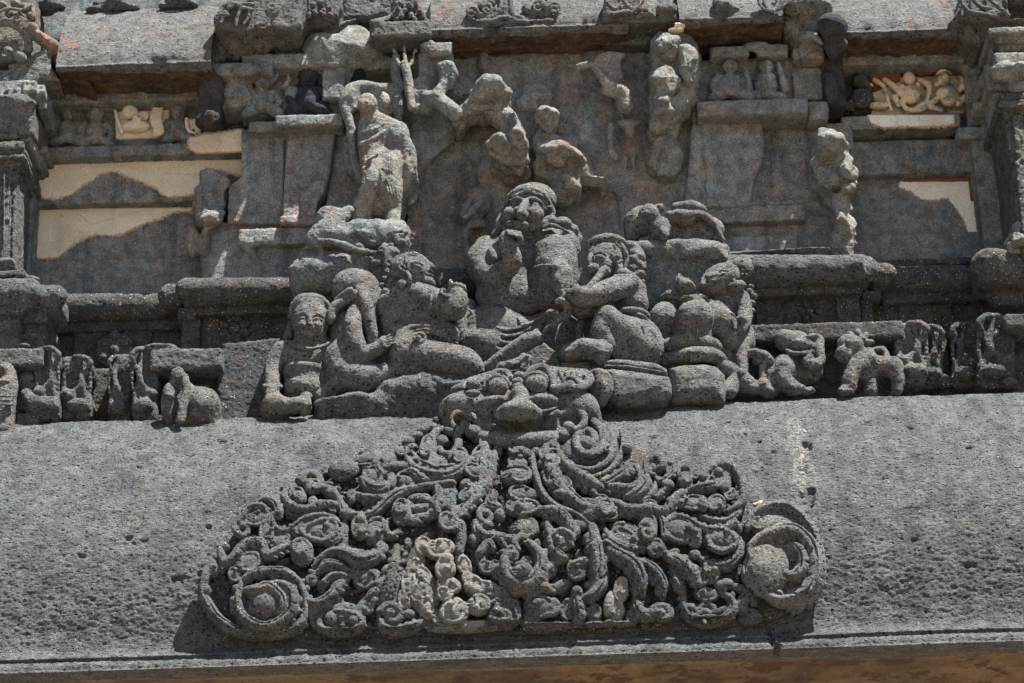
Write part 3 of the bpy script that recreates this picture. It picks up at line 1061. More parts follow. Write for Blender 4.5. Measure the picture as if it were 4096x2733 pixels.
s.e(1440, 850, -.2, 85, 62, 80)
s.c([(1420, 480, -.2, 60), (1500, 560, -.18, 50), (1520, 700, -.15, 45)], k=.03)
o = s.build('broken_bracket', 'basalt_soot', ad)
o['label'] = 'black lump hanging from the beam end'
s = Sc(0.008)
s.b(1520, 520, 1760, 740, -.12, .15, .03)
s.b(1440, 430, 1900, 520, -.22, .1, .02)
s.rock(1640, 640, -.12, 140, 110, 60, 25, k=.03)
s.build('entablature', 'basalt_wall', ad)

# ------------------------------------------------------------------ right niche housing
use('TR')
ad = thing('wall_pilaster', 'right wide flat pilaster over a band of carved diamonds', 'pilaster', P(1630, 1540, -.05))
s = Sc(0.008)
s.poly([(1395, 850), (1830, 850), (1842, 1100), (1800, 1180), (1760, 1300), (1740, 1440), (1440, 1440)], -.085, .1, .02)
s.c([(1600, 1200, -.086, 5), (1730, 1320, -.086, 5), (1735, 1440, -.086, 4)], cut=True, k=.003)
s.build('shaft', 'basalt_wall', ad)
s = Sc(0.007)
s.b(1390, 860, 2500, 1900, .02, .25, .014)
s.b(1445, 1432, 2130, 1540, -.06, .1, .01)
s.b(1440, 1400, 2120, 1434, -.045, .1, .008)
for i in range(6):
    x = 1500 + i * 102
    pts = [(x, 1484, -.063, 5), (x + 51, 1452, -.063, 5), (x + 102, 1484, -.063, 5), (x + 51, 1516, -.063, 5), (x, 1484, -.063, 5)]
    s.c(pts, cut=True, k=.003, smooth=False)
    s.e(x + 51, 1484, -.063, 24, 14, 14, cut=True, k=.004)
s.b(1490, 1640, 2080, 1900, -.03, .1, .01)
s.build('pier', 'basalt_wall', ad)
s = Sc(0.008)
s.b(1375, 690, 1916 + 232, 795, -.20, .1, .012)
s.b(1375, 400, 2300, 720, -.07, .2, .014)
s.b(1465, 320, 1735, 392, -.17, .1, .012)
s.b(1790, 300, 2010, 385, -.17, .1, .02)
s.b(2040, 330, 2250, 410, -.17, .1, .012)
s.b(2040, 470, 2250, 690, -.10, .1, .012)
s.b(2146, 700, 2290, 830, -.14, .1, .02)
s.rock(1790, 330, -.17, 90, 60, 60, 9, k=.02)
s.build('entablature', 'basalt_pale', ad)
s = Sc(0.006)
dwarf(s, 1600, 470, -.09, 1.05, 0)
s.e(1605, 465, -.125, 60, 56, 54)
s.b(1545, 510, 1690, 610, -.13, 0, .03)
s.c([(1530, 590, -.12, 26), (1560, 640, -.13, 30), (1640, 650, -.12, 28)], k=.015)
s.build('frieze_figure', 'basalt_wall', ad)
s = Sc(0.006)
s.c([(1700, 470, -.12, 20), (1730, 560, -.14, 24), (1745, 660, -.12, 30)], k=.012)
dwarf(s, 1850, 470, -.09, 1.1, 0, 0)
s.e(1850, 465, -.125, 58, 56, 54)
s.e(1850, 540, -.12, 80, 40, 40)
s.c([(1940, 450, -.1, 22), (1970, 560, -.12, 26), (1990, 620, -.12, 34)], k=.014)
s.build('frieze_figure', 'basalt_wall', ad)
use('TF')
s = Sc(0.008)
s.b(500, 380, 660, 730, -.12, .2, .03)
s.rock(570, 190, -.34, 120, 110, 110, 31, k=.03)
s.rock(600, 320, -.25, 100, 110, 110, 33, k=.03)
s.rock(560, 600, -.14, 70, 150, 80, 34, k=.03)
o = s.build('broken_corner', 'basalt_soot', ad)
o['label'] = 'dark blue grey broken end of the beam'
s = Sc(0.008)
s.b(340, 245, 520, 400, -.2, .1, .03)
s.rock(420, 270, -.25, 80, 40, 70, 36, k=.02)
s.c([(360, 270, -.26, 22), (430, 245, -.3, 26), (500, 300, -.27, 20)], k=.02)
s.build('broken_bracket', 'basalt_pale', ad)

# ------------------------------------------------------------------ side pilasters
use('TL')
pl = thing('column', 'sunlit carved column at the left edge with stepped capital', 'column', P(60, 1900, -.4))
s = Sc(0.007)
s.b(-250, 1160, 112, 1950, -.36, .2, .012)
s.b(-250, 1150, 60, 1950, -.40, .1, .012)
for y0, y1, x1, Yf in [(1105, 1165, 150, -.41), (1075, 1110, 175, -.44), (985, 1040, 165, -.45), (1040, 1075, 180, -.42), (890, 970, 120, -.44), (890, 965, 185, -.42)]:
    s.b(-250, y0, x1, y1, Yf, .1, .010)
g = random.Random(3)
for i in range(26):
    s.e(g.uniform(-40, 100), g.uniform(1180, 1560), -.40, g.uniform(8, 20), g.uniform(8, 24), 10, k=.006, cut=g.random() < .4)
s.c([(100, 1180, -.36, 10), (95, 1560, -.36, 10), (85, 1900, -.36, 10)], k=.005)
s.c([(30, 1180, -.41, 9), (28, 1560, -.41, 9), (20, 1900, -.41, 9)], k=.005)
s.build('shaft', 'basalt', pl)
s = Sc(0.008)
s.b(-250, 700, 230, 880, -.45, .1, .02, lean=-12)
s.b(-250, 820, 210, 890, -.44, .1, .012)
s.rock(100, 730, -.43, 200, 80, 90, 12, k=.03)
s.build('capital', 'basalt_top', pl)
s = Sc(0.008)
# return mouldings running back into the bay
for x0, y0, x1, y1, yf in [(150, 560, 250, 640, -.46), (210, 590, 310, 650, -.40), (260, 700, 330, 760, -.30), (140, 860, 215, 980, -.40), (200, 1010, 330, 1060, -.12), (150, 1080, 300, 1130, -.10)]:
    s.b(x0, y0, x1, y1, yf, .2, .008)
s.b(-250, 560, 180, 650, -.44, .1, .012)
for x in (-10, 50, 110, 160):
    s.b(x, 610, x + 30, 690, -.46, .1, .006)
s.build('bracket', 'basalt_wall', pl)
use('ML')
s = Sc(0.007)
s.b(-200, 330, 110, 420, -.42, .1, .02)
s.rock(30, 370, -.42, 110, 60, 60, 20, k=.02)
s.b(-200, 400, 175, 450, -.46, .1, .014)
s.rock(200, 470, -.4, 120, 30, 40, 21, k=.02)
s.build('base', 'basalt', pl)

use('TF')
pl = thing('column', 'carved column at the right edge with cream lit shaft and broken capital', 'column', P(1860, 1700, -.45))
s = Sc(0.007)
s.poly([(1770, 790), (2250, 780), (2300, 1800), (1880, 1800), (1830, 1200)], -.46, .2, .015)
s.poly([(1830, 800), (1895, 790), (2000, 1800), (1905, 1800), (1860, 1200)], -.50, .1, .012)
for y0, y1, x0, Yf in [(640, 690, 1745, -.50), (690, 740, 1725, -.53), (740, 790, 1760, -.48), (600, 640, 1800, -.47)]:
    s.b(x0, y0, 2250, y1, Yf, .1, .010)
for i in range(14):
    s.e(g.uniform(1850, 1900), g.uniform(820, 1560), -.50, 14, 20, 8, k=.006, cut=i % 2 == 0)
s.build('shaft', 'basalt', pl)
s = Sc(0.008)
s.b(1700, 350, 2250, 440, -.50, .1, .02)
s.b(1640, 430, 2250, 620, -.42, .1, .03)
s.rock(1790, 500, -.52, 150, 90, 90, 41, k=.02)
s.rock(1880, 480, -.55, 80, 60, 90, 42, k=.02)
s.rock(1860, 600, -.52, 70, 60, 60, 43, k=.02)
s.build('capital', 'basalt_pale', pl)
s = Sc(0.008)
for x0, y0, x1, y1, yf in [(1660, 180, 2250, 230, -.52), (1700, 240, 2250, 290, -.48), (1740, 300, 2250, 350, -.44)]:
    s.b(x0, y0, x1, y1, yf, .2, .01)
for x0, y0, x1, y1, yf in [(1640, 600, 1800, 650, -.38), (1560, 700, 1760, 760, -.2), (1450, 880, 1700, 960, -.02), (1600, 520, 1750, 600, -.34), (1690, 640, 1780, 760, -.40)]:
    s.b(x0, y0, x1, y1, yf, .25, .01)
s.build('bracket', 'basalt_wall', pl)
use('MF')
s = Sc(0.007)
s.rock(1880, 110, -.45, 60, 50, 60, 51)
s.rock(1870, 190, -.5, 70, 60, 70, 52, k=.02)
s.b(1790, 180, 2250, 300, -.46, .1, .03)
s.c([(1780, 220, -.4, 14), (1880, 60, -.42, 14)], k=.02)
s.build('base', 'basalt_pale', pl)

# ------------------------------------------------------------------ base mouldings behind the figures
def roll(s, x0, x1, y0, y1, Y, flat=0.75):
    """rounded beam seen between y0 and y1"""
    ym, r = (y0 + y1) / 2, abs(y1 - y0) / 2
    s.c([(x0 + r * .5, ym, Y, r), (x1 - r * .5, ym, Y, r)], smooth=False, flat=flat)
    s.b(x0, y0 + 4, x1, y1 - 4, Y - .01, Y + .3, .05, k=.03)


use('ML')
bm = thing('base_moulding', 'left dark rounded stone beam with flower medallions on the wall below it', 'moulding', P(900, 1100, 0))
s = Sc(0.008)
roll(s, 380, 1180, 560, 740, -.02)
s.build('roll_beam', 'basalt_dark', bm)
s = Sc(0.008)
roll(s, 1262, 2200, 448, 622, -.20)
s.build('roll_beam', 'basalt_dark', bm)
s = Sc(0.008)
roll(s, 1142, 1275, 492, 665, -.12)
s.b(1235, 660, 1370, 745, -.14, .1, .01)
s.b(1262, 740, 1395, 960, -.10, .1, .01)
s.build('roll_end', 'basalt_dark', bm)
s = Sc(0.008)
roll(s, -200, 250, 455, 665, -.46)
roll(s, 230, 425, 500, 680, -.40)
s.b(-200, 650, 165, 700, -.46, .1, .012)
s.b(150, 690, 330, 760, -.38, .1, .012)
s.b(-200, 690, 135, 960, -.40, .1, .012)
s.b(130, 740, 318, 1000, -.32, .1, .012)
s.build('roll_beam', 'basalt', bm)
s = Sc(0.008)
s.b(345, 742, 1255, 822, .02, .3, .012)
s.b(330, 800, 1270, 1300, .08, .3, .012)
s.b(520, 840, 1060, 1080, .10, .05, .006)
s.build('fillet', 'basalt_dark', bm)
s = Sc(0.008)
s.b(1362, 618, 2250, 700, -.14, .1, .012)
s.b(1390, 690, 2250, 1300, -.06, .1, .012)
s.build('fillet', 'basalt_dark', bm)


def rosette(s, x, y, Y, rr, n, a0=0, disc=False):
    if disc:
        s.e(x, y, Y, rr, rr, 22, k=.006)
    s.e(x, y, Y - .02, rr * .33, rr * .33, rr * .25, k=.004)
    for i in range(n):
        a = R(a0) + i * 2 * math.pi / n
        s.e(x + rr * .66 * math.cos(a), y + rr * .66 * math.sin(a), Y - .01, rr * .36, rr * .27, rr * .2, rot=math.degrees(a), k=.004)
        if disc:
            s.e(x + rr * .68 * math.cos(a), y + rr * .68 * math.sin(a), Y - .035, rr * .17, rr * .15, rr * .12, k=.003)


s = Sc(0.006)
rosette(s, 800, 960, .02, 140, 6, -90, True)
s.e(800, 960, .07, 140, 140, 60, k=.01)
o = s.build('medallion', 'basalt', bm)
s = Sc(0.005)
rosette(s, 1635, 810, -.055, 120, 8, 22)
s.build('medallion', 'basalt_dark', bm)
use('MC')
s = Sc(0.008)
roll(s, 1200, 1560, 385, 600, -.10)
s.b(1150, 560, 1600, 800, -.02, .2, .012)
s.build('roll_beam', 'basalt_dark', bm)

use('MF')
bm = thing('base_moulding', 'right rounded stone beam with a broken end and long shelf beneath', 'moulding', P(500, 900, 0))
s = Sc(0.008)
roll(s, -300, 850, 290, 490, -.26)
s.b(-330, 250, 690, 330, -.20, .1, .03)
s.rock(300, 275, -.2, 380, 26, 60, 61, k=.02)
s.rock(760, 390, -.3, 90, 90, 70, 62, k=.02)
s.c([(20, 420, -.36, 5), (180, 440, -.37, 7), (420, 480, -.36, 8), (780, 515, -.3, 7)], cut=True, k=.006)
s.build('roll_beam', 'basalt', bm)
s = Sc(0.008)
roll(s, 840, 990, 350, 500, -.20)
s.b(785, 540, 915, 600, -.14, .1, .01)
s.b(775, 590, 860, 800, -.09, .1, .01)
s.build('roll_end', 'basalt_dark', bm)
s = Sc(0.008)
roll(s, 900, 1660, 360, 560, -.02)
s.b(930, 320, 1310, 400, .04, .2, .02)
s.rock(1450, 350, .02, 170, 40, 60, 65, k=.02)
s.b(910, 540, 2000, 620, .0, .2, .02)
s.c([(920, 585, -.01, 6), (1200, 610, -.01, 6), (1640, 640, -.01, 6), (1900, 620, -.01, 5)], cut=True, k=.004)
s.b(860, 600, 2100, 1300, .06, .25, .012)
s.b(1040, 640, 1420, 800, .04, .2, .01)
s.build('roll_beam', 'basalt_dark', bm)
s = Sc(0.008)
roll(s, 1590, 2150, 255, 480, -.40)
s.rock(1680, 330, -.44, 110, 90, 80, 66, k=.03)
s.b(1700, 450, 2150, 640, -.28, .1, .02)
s.rock(1700, 600, -.2, 60, 70, 50, 68, k=.03)
s.build('roll_beam', 'basalt_dark', bm)
s = Sc(0.008)
s.b(-300, 478, 785, 575, -.20, .1, .014)
s.b(-300, 570, 775, 800, -.10, .1, .012)
s.b(605, 580, 770, 800, -.13, .1, .008)
s.b(40, 590, 225, 800, -.13, .1, .008)
rosette(s, 420, 690, -.10, 90, 6)
s.build('fillet', 'basalt_dark', bm)
s = Sc(0.008)
s.b(-420, 772, 1075, 892, -.45, .1, .014)
s.b(-420, 880, 1130, 1330, -.28, .1, .014)
s.b(1100, 880, 2100, 1330, -.12, .1, .014)
s.build('shelf', 'basalt_dark', bm)

# ------------------------------------------------------------------ upper cornice
SHIFT[0] = 0.18
use('TL')
uc = thing('upper_cornice', 'broken sunlit upper cornice with sloping tops across the head of the picture', 'cornice', P(1300, 300, -.5))


def slab(s, pts, Yt, Yl, top, lipth=30):
    """sloping cornice slab: outline pts of the front, leaning from the lip (Yl) back to Yt"""
    s.poly(pts, Yl, Yl + .5, .02)


def sloped(mat, x0, x1, y0, y1, Ylip, Ytop, n=90, back=.3, name='cornice_slab', cut=None, seed=0):
    """curved cornice slab: profile from the crest (y0) to the lip (y1), then its underside"""
    xm = (x0 + x1) / 2
    rows = []
    for t in np.linspace(0, 1, 14):
        yy = y0 + (y1 - 14 - y0) * t
        Yy = Ytop + (Ylip - Ytop) * math.sin(t * math.pi / 2) ** 0.8
        p = P(xm, yy, Yy)
        rows.append((p[1], p[2]))
    for yy, Yy in [(y1 - 10, Ylip - .012), (y1, Ylip - .014), (y1 + 6, Ylip - .004), (y1 + 22, Ylip)]:
        p = P(xm, yy, Yy)
        rows.append((p[1], p[2]))
    zl = rows[-1][1]
    rows = [(back, rows[0][1] + .02)] + rows + [(Ylip + SHIFT[0] + .02, zl - .006), (back, zl)]
    rows = np.array(rows)
    sg = np.r_[0, np.cumsum(np.linalg.norm(np.diff(rows, axis=0), axis=1))]
    ss = np.arange(0, sg[-1], .009)
    ym = (y0 + y1) / 2
    xa, xb = P(x0, ym, Ylip)[0], P(x1, ym, Ylip)[0]
    xx = np.arange(xa, xb, .009)
    Xg, Sg = np.meshgrid(xx, ss, indexing='ij')
    v = np.stack([Xg.ravel(), np.interp(Sg.ravel(), sg, rows[:, 0]), np.interp(Sg.ravel(), sg, rows[:, 1])], 1)
    f = grid_faces(len(xx), len(ss))[:, ::-1]
    n_ = normals(v, f)
    d = .008 * fbm(v, 2, 2, seed) + .006 * fbm(v, 12, 2, seed + 1) + .004 * fbm(v, 40, 2, seed + 2)
    lipd = np.abs(Sg.ravel() - (sg[-2] - .03))
    chip = np.exp(-(lipd / .07) ** 2) * np.maximum(fbm(v * np.array([1, .3, .3]), 7, 3, seed + 5) - .02, 0) * .13
    v[:, 1] += chip * .9
    v[:, 2] += chip * .5
    d = d * np.where(Sg.ravel() > sg[-2] + .01, 3.2, 1.0)
    v = v + n_ * d[:, None]
    # end caps
    nv = len(ss)
    caps = []
    for i in (0, len(xx) - 1):
        ids = np.arange(nv) + i * nv
        for k in range(nv // 2 - 1):
            q = [ids[k], ids[k + 1], ids[nv - 2 - k], ids[nv - 1 - k]]
            caps.append(q if i == 0 else q[::-1])
    f = np.concatenate([f, np.array(caps)])
    up = Sg.ravel()[f].mean(1) < sg[-2] + .012
    up[len(f) - len(caps):] = True
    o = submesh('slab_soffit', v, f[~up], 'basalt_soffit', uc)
    return submesh(name, v, f[up], mat, uc)


use('TC')
sloped('basalt_top', 1255, 2640, -120, 195, -.46, -.20, seed=3)
use('TF')
sloped('basalt_top', 545, 1440, -60, 222, -.46, -.16, seed=8)
sloped('basalt_top', -500, 230, -90, 130, -.54, -.3, seed=12)
use('TL')
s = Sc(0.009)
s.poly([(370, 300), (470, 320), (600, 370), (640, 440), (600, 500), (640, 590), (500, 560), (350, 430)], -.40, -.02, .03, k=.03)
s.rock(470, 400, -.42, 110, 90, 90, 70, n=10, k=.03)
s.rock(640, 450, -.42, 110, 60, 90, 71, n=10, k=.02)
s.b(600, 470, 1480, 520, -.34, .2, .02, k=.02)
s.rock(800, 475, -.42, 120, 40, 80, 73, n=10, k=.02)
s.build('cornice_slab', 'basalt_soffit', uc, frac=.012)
sloped('basalt_top', 400, 1480, 66, 452, -.52, -.14, seed=31)
s = Sc(0.009)
s.poly([(40, 440), (110, 420), (300, 330), (370, 310), (350, 440), (410, 545), (300, 545), (220, 610), (60, 600), (80, 500)], -.46, -.05, .04)
s.b(-250, 480, 90, 610, -.44, .1, .03)
s.c([(370, 310, -.44, 40), (600, 560, -.30, 24)], k=.05)
s.c([(230, 600, -.46, 22), (330, 880, -.1, 20)], k=.01, smooth=False)
s.c([(290, 560, -.42, 18), (400, 760, -.05, 16)], k=.01, smooth=False)
s.build('cornice_slab', 'basalt_orange', uc)
s = Sc(0.008)
# arched niche at the upper left corner with its scrolled hood
s.b(-250, -60, 230, 420, -.42, .1, .04)
s.e(30, 290, -.52, 160, 110, 150, k=.02, cut=True)
s.c([(-40, 170, -.48, 30), (80, 165, -.50, 30), (180, 240, -.48, 30), (200, 340, -.46, 34)], k=.02)
for (x, y, r) in [(20, 40, 40), (110, 30, 44), (180, 60, 50), (215, 120, 40), (60, 100, 32), (130, 110, 34), (230, 190, 40), (270, 240, 36), (140, 400, 50), (60, 360, 40)]:
    s.e(x, y, -.50, r, r * .8, r, k=.01, rot=40)
s.curl(120, 120, -.53, 34, 11)
s.c([(0, 80, -.53, 14), (60, 60, -.54, 14), (150, 70, -.54, 14), (215, 40, -.53, 12)], k=.006)
s.c([(330, 300, -.44, 50), (230, 230, -.46, 40)], k=.03)
o = s.build('carved_hood', 'basalt_orange', uc)
o['label'] = 'arched scrolled hood with flakes of orange paint'
s = Sc(0.008)
use('TL')
s.poly([(1480, 120), (1540, 20), (1640, -40), (2100, -40), (2100, 160), (2080, 200), (1900, 205), (1760, 205), (1700, 240), (1620, 200), (1520, 190)], -.56, 0, .03)
s.rock(1640, 330, -.32, 210, 130, 130, 75, k=.04)
s.rock(1800, 300, -.36, 130, 110, 130, 76, k=.04)
s.poly([(1400, 290), (1500, 180), (1580, 300), (1560, 420), (1460, 440), (1400, 380)], -.36, .1, .03, k=.03)
for pts in [[(1540, 160), (1570, 90), (1600, 20)], [(1640, 180), (1660, 110), (1690, 60), (1760, 70)], [(1600, 60), (1660, 30), (1760, 30)], [(1700, 170), (1730, 120), (1740, 80)], [(1780, 180), (1820, 170), (1840, 140)], [(1560, 40), (1620, 20), (1700, 60)]]:
    s.c([(x, y, -.58, 16) for x, y in pts], k=.008)
s.curl(1830, 160, -.58, 46, 15)
s.curl(1560, 110, -.58, 34, 12, sgn=-1)
s.curl(1900, 60, -.56, 44, 14)
s.build('carved_block', 'basalt_top', uc)
use('TC')
s = Sc(0.008)
s.poly([(180, -40), (640, -40), (560, 130), (400, 150), (350, 240), (180, 250)], -.42, 0, .03)
s.poly([(380, 140), (620, 80), (640, 140), (760, 110), (660, 180), (540, 260), (500, 340), (440, 400), (380, 440), (160, 400), (170, 250), (300, 250), (350, 240)], -.28, 0, .03, k=.02)
s.build('cornice_slab', 'basalt_top', uc)
s = Sc(0.007)
s.b(830, 140, 1265, 255, -.50, -.30, .02)
s.b(850, 215, 1190, 268, -.46, -.32, .012)
s.b(640, -60, 1000, 130, -.20, .1, .03)
s.c([(640, -40, -.36, 22), (622, 50, -.38, 22), (640, 110, -.34, 18)], k=.01)
s.c([(985, -40, -.36, 22), (1000, 60, -.4, 20), (980, 120, -.42, 22), (900, 150, -.48, 30), (850, 160, -.5, 30)], k=.012)
for i, (x, y) in enumerate([(440, 40), (450, 90), (490, 20), (500, 100), (550, 60), (560, 110), (410, 110), (1050, 30), (1080, 80), (1110, 40), (1120, 110), (1150, 140), (1180, 80), (1200, 130), (1160, 20), (1240, 160), (1060, 120)]):
    s.e(x, y, -.46, 30, 22, 34, rot=60 * (1 if i % 2 else -1), k=.008)
s.c([(1020, 20, -.46, 14), (1050, 90, -.48, 14), (1020, 140, -.48, 12)], k=.006)
s.c([(1150, 0, -.46, 14), (1200, 90, -.48, 16), (1240, 170, -.48, 14)], k=.006)
s.poly([(1000, -40), (1160, -40), (1260, 180), (1250, 260), (1000, 200), (990, 60)], -.44, 0, .02)
s.poly([(395, -40), (640, -40), (610, 110), (395, 130)], -.43, 0, .02)
s.build('carved_hood', 'basalt_top', uc)
s = Sc(0.006)
# foliage in the middle of the centre slab
for pts in [[(1740, -30), (1745, 60), (1720, 110), (1660, 130)], [(1810, -30), (1815, 60), (1840, 110), (1900, 130)], [(1780, -30), (1780, 110)]]:
    s.c([(x, y, -.46, 26) for x, y in pts], k=.008)
for (x, y, rx, rz, rot) in [(1620, 40, 60, 40, 20), (1560, 60, 50, 34, -20), (1600, 110, 60, 30, 10), (1680, 20, 40, 50, 0), (2020, 40, 60, 40, -20), (2060, 100, 60, 30, -10), (1930, 60, 40, 50, 20), (1980, 100, 40, 30, 0), (1720, 165, 120, 20, 0), (1880, 160, 120, 20, 0), (1640, 150, 60, 22, 10), (2080, 150, 60, 22, 0)]:
    s.e(x, y, -.45, rx, rz, 30, rot=rot, k=.01)
s.curl(1660, 60, -.47, 45, 14)
s.curl(1545, 90, -.47, 44, 13, sgn=-1)
s.curl(2010, 50, -.47, 45, 14, sgn=-1)
s.curl(2120, 60, -.47, 46, 16, start=180)
s.curl(2060, 20, -.47, 40, 13)
s.c([(1510, 120, -.455, 14), (1600, 150, -.465, 16), (1700, 140, -.47, 16), (1780, 120, -.47, 18), (1900, 150, -.465, 16), (2080, 140, -.455, 14), (2160, 90, -.44, 14)], k=.008)
s.build('foliage_carving', 'basalt_top', uc)
use('TR')
s = Sc(0.007)
s.poly([(730, -40), (980, -40), (1040, 40), (1080, 90), (1040, 110), (860, 125), (710, 130)], -.52, 0, .03)
s.b(860, 105, 1110, 155, -.48, .1, .014)
s.b(1105, 30, 1245, 140, -.50, .1, .016)
s.b(1090, 20, 1230, 70, -.54, 0, .016)
s.b(1240, -40, 1400, 110, -.46, .1, .03)
s.poly([(1240, -40), (1520, -40), (1680, 110), (1520, 190), (1440, 180), (1280, 150)], -.42, .1, .03, k=.02)
s.b(720, 120, 1400, 300, -.30, .1, .03)
s.rock(1560, 60, -.50, 130, 100, 100, 83, k=.03)
for pts in [[(750, 20), (790, 60), (840, 50)], [(860, 0), (900, 50), (960, 60), (1020, 70)], [(920, 90), (980, 30), (1000, -20)], [(780, 100), (860, 90), (900, 80)]]:
    s.c([(x, y, -.545, 18) for x, y in pts], k=.008)
s.curl(830, 70, -.54, 40, 13)
s.build('carved_block', 'basalt_top', uc)
use('TF')
s = Sc(0.007)
s.curl(150, 5, -.57, 95, 16, turns=1.6, start=200)
s.c([(50, -20, -.56, 12), (90, 60, -.57, 14), (180, 75, -.57, 14), (260, 20, -.56, 14), (290, -40, -.55, 12)], k=.006)
s.curl(310, -10, -.56, 40, 12)
s.rock(400, 60, -.46, 190, 130, 130, 91, k=.04)
s.poly([(230, -40), (560, -40), (590, 60), (600, 110), (520, 150), (470, 230), (330, 280), (250, 200), (220, 130)], -.44, .1, .04, k=.03)
s.build('carved_block', 'basalt_orange', uc)
s = Sc(0.007)
s.poly([(1460, -40), (2250, -40), (2250, 140), (1800, 125), (1640, 130), (1540, 110), (1380, 160), (1440, 70)], -.58, .1, .03)
s.poly([(1380, 150), (1560, 90), (1720, 130), (1690, 200), (1600, 320), (1500, 260), (1390, 210)], -.44, .1, .04, k=.03)
s.c([(1470, 0, -.60, 20), (1520, 80, -.61, 22), (1640, 100, -.61, 20), (1720, 120, -.6, 18)], k=.01)
s.c([(1540, -20, -.60, 16), (1600, 40, -.61, 18), (1680, 60, -.61, 14)], k=.008)
s.c([(1640, -30, -.6, 16), (1720, 40, -.61, 16), (1800, 110, -.6, 16)], k=.008)
s.e(1780, 30, -.60, 26, 44, 60, k=.01, cut=True)
s.b(1800, -40, 2250, 100, -.60, -.4, .02, cut=True)
s.build('carved_hood', 'basalt_top', uc)

# stones sitting on top of the left slab
use('TL')
for i, (x, y, rx, rz, lab) in enumerate([(320, 40, 100, 80, 'pitted boulder stump beside the arched hood, leftmost on the upper cornice'), (770, 50, 150, 70, 'broad pitted broken figure base in the middle of the left upper slab'), (1230, 30, 110, 60, 'rounded stone stump on the upper slab just left of the carved block')]):
    s = Sc(0.007)
    SHIFT[0] = 0.32
    s.rock(x, y, -.30, rx, rz, 110, 100 + i, k=.03)
    s.e(x + rx * .3, y - 20, -.33, rx * .5, rz * .8, 60, k=.03)
    s.e(x - rx * .8, y + 20, -.33, rx * .4, rz * .35, 50, k=.03)
    s.e(x + rx * 1.05, y + 10, -.3, rx * .35, rz * .4, 50, k=.03)
    SHIFT[0] = 0.0
    tag(s.build('stone_stump', 'basalt', None), lab, 'stump', 'stumps on the upper cornice')

SHIFT[0] = 0.0
# ------------------------------------------------------------------ gable ornament carved on the eave
use('OC')
orn = thing('gable_ornament', 'broad arched gable relief of curling foliage on the front of the eave cornice', 'relief', KP(900, 1290, .02))
H = -0.066
KO = dict(voxel=0.0047, place=K, warp=kwarp)


ORG = random.Random(17)
FL = 1.6


def T(s, pts, h=H, k=.005, leaf=True):
    """undercut stem through (x, y, r) points, riding h above the face, with a chased groove and leaflets"""
    q = spline([a[:3] for a in pts], 6)
    hs = spline([(a[3] if len(a) > 3 else 0, 0) for a in pts], 6)[:, 0]
    uu = np.linspace(0, 1, len(q))
    tap = 1.08 * (0.62 + 0.38 * np.minimum(1, np.minimum(uu, 1 - uu) / 0.3)) if len(q) > 13 else 1.08 * np.ones(len(q))
    s.c([(x, y, h - z, r * f) for (x, y, r), z, f in zip(q, hs, tap)], k=k, flat=FL, smooth=False)
    ln = float(np.hypot(*np.diff(q[:, :2], axis=0).T).sum())
    rm = float(q[:, 2].mean())
    if rm < 19 or ln < 90:
        return
    t = np.gradient(q[:, :2], axis=0)
    t /= np.linalg.norm(t, axis=1)[:, None] + 1e-6
    nn = np.stack([t[:, 1], -t[:, 0]], 1)
    sd = ORG.choice((-1, 1))
    g = [(x + nx * r * .36 * sd, y + ny * r * .36 * sd, h - L(r) * FL * .93, r * .2) for (x, y, r), (nx, ny) in zip(q, nn)]
    s.c(g[1:-1], k=.003, cut=True, smooth=False)
    if not leaf:
        return
    # lobed leaf edge on the other side, each lobe parted from the next by a cut
    d = np.r_[0, np.cumsum(np.hypot(*np.diff(q[:, :2], axis=0).T))]
    n = max(2, int(ln / (rm * 1.55)))
    for i in range(n):
        u = (i + .5) / n * ln
        j = min(int(np.searchsorted(d, u)), len(q) - 1)
        x, y, r = q[j]
        a = math.atan2(t[j, 1], t[j, 0])
        r2 = r * ORG.uniform(.5, .68)
        ax, ay = -nn[j, 0] * sd, -nn[j, 1] * sd
        cx, cy = x + ax * r * .95, y + ay * r * .95
        s.e(cx, cy, h - L(r) * .15, r2 * 1.15, r2 * .8, r2 * 1.25, rot=math.degrees(a) + sd * 35, k=.003)
        px, py = x + t[j, 0] * r * .78, y + t[j, 1] * r * .78
        s.c([(px + ax * r * .1, py + ay * r * .1, h - L(r) * FL * .98, r * .1), (px + ax * r * .7 + t[j, 0] * r * .2, py + ay * r * .7 + t[j, 1] * r * .2, h - L(r) * FL * .8, r * .15), (px + ax * r * 1.5 + t[j, 0] * r * .3, py + ay * r * 1.5 + t[j, 1] * r * .3, h - L(r) * .5, r * .17)], k=.003, cut=True)


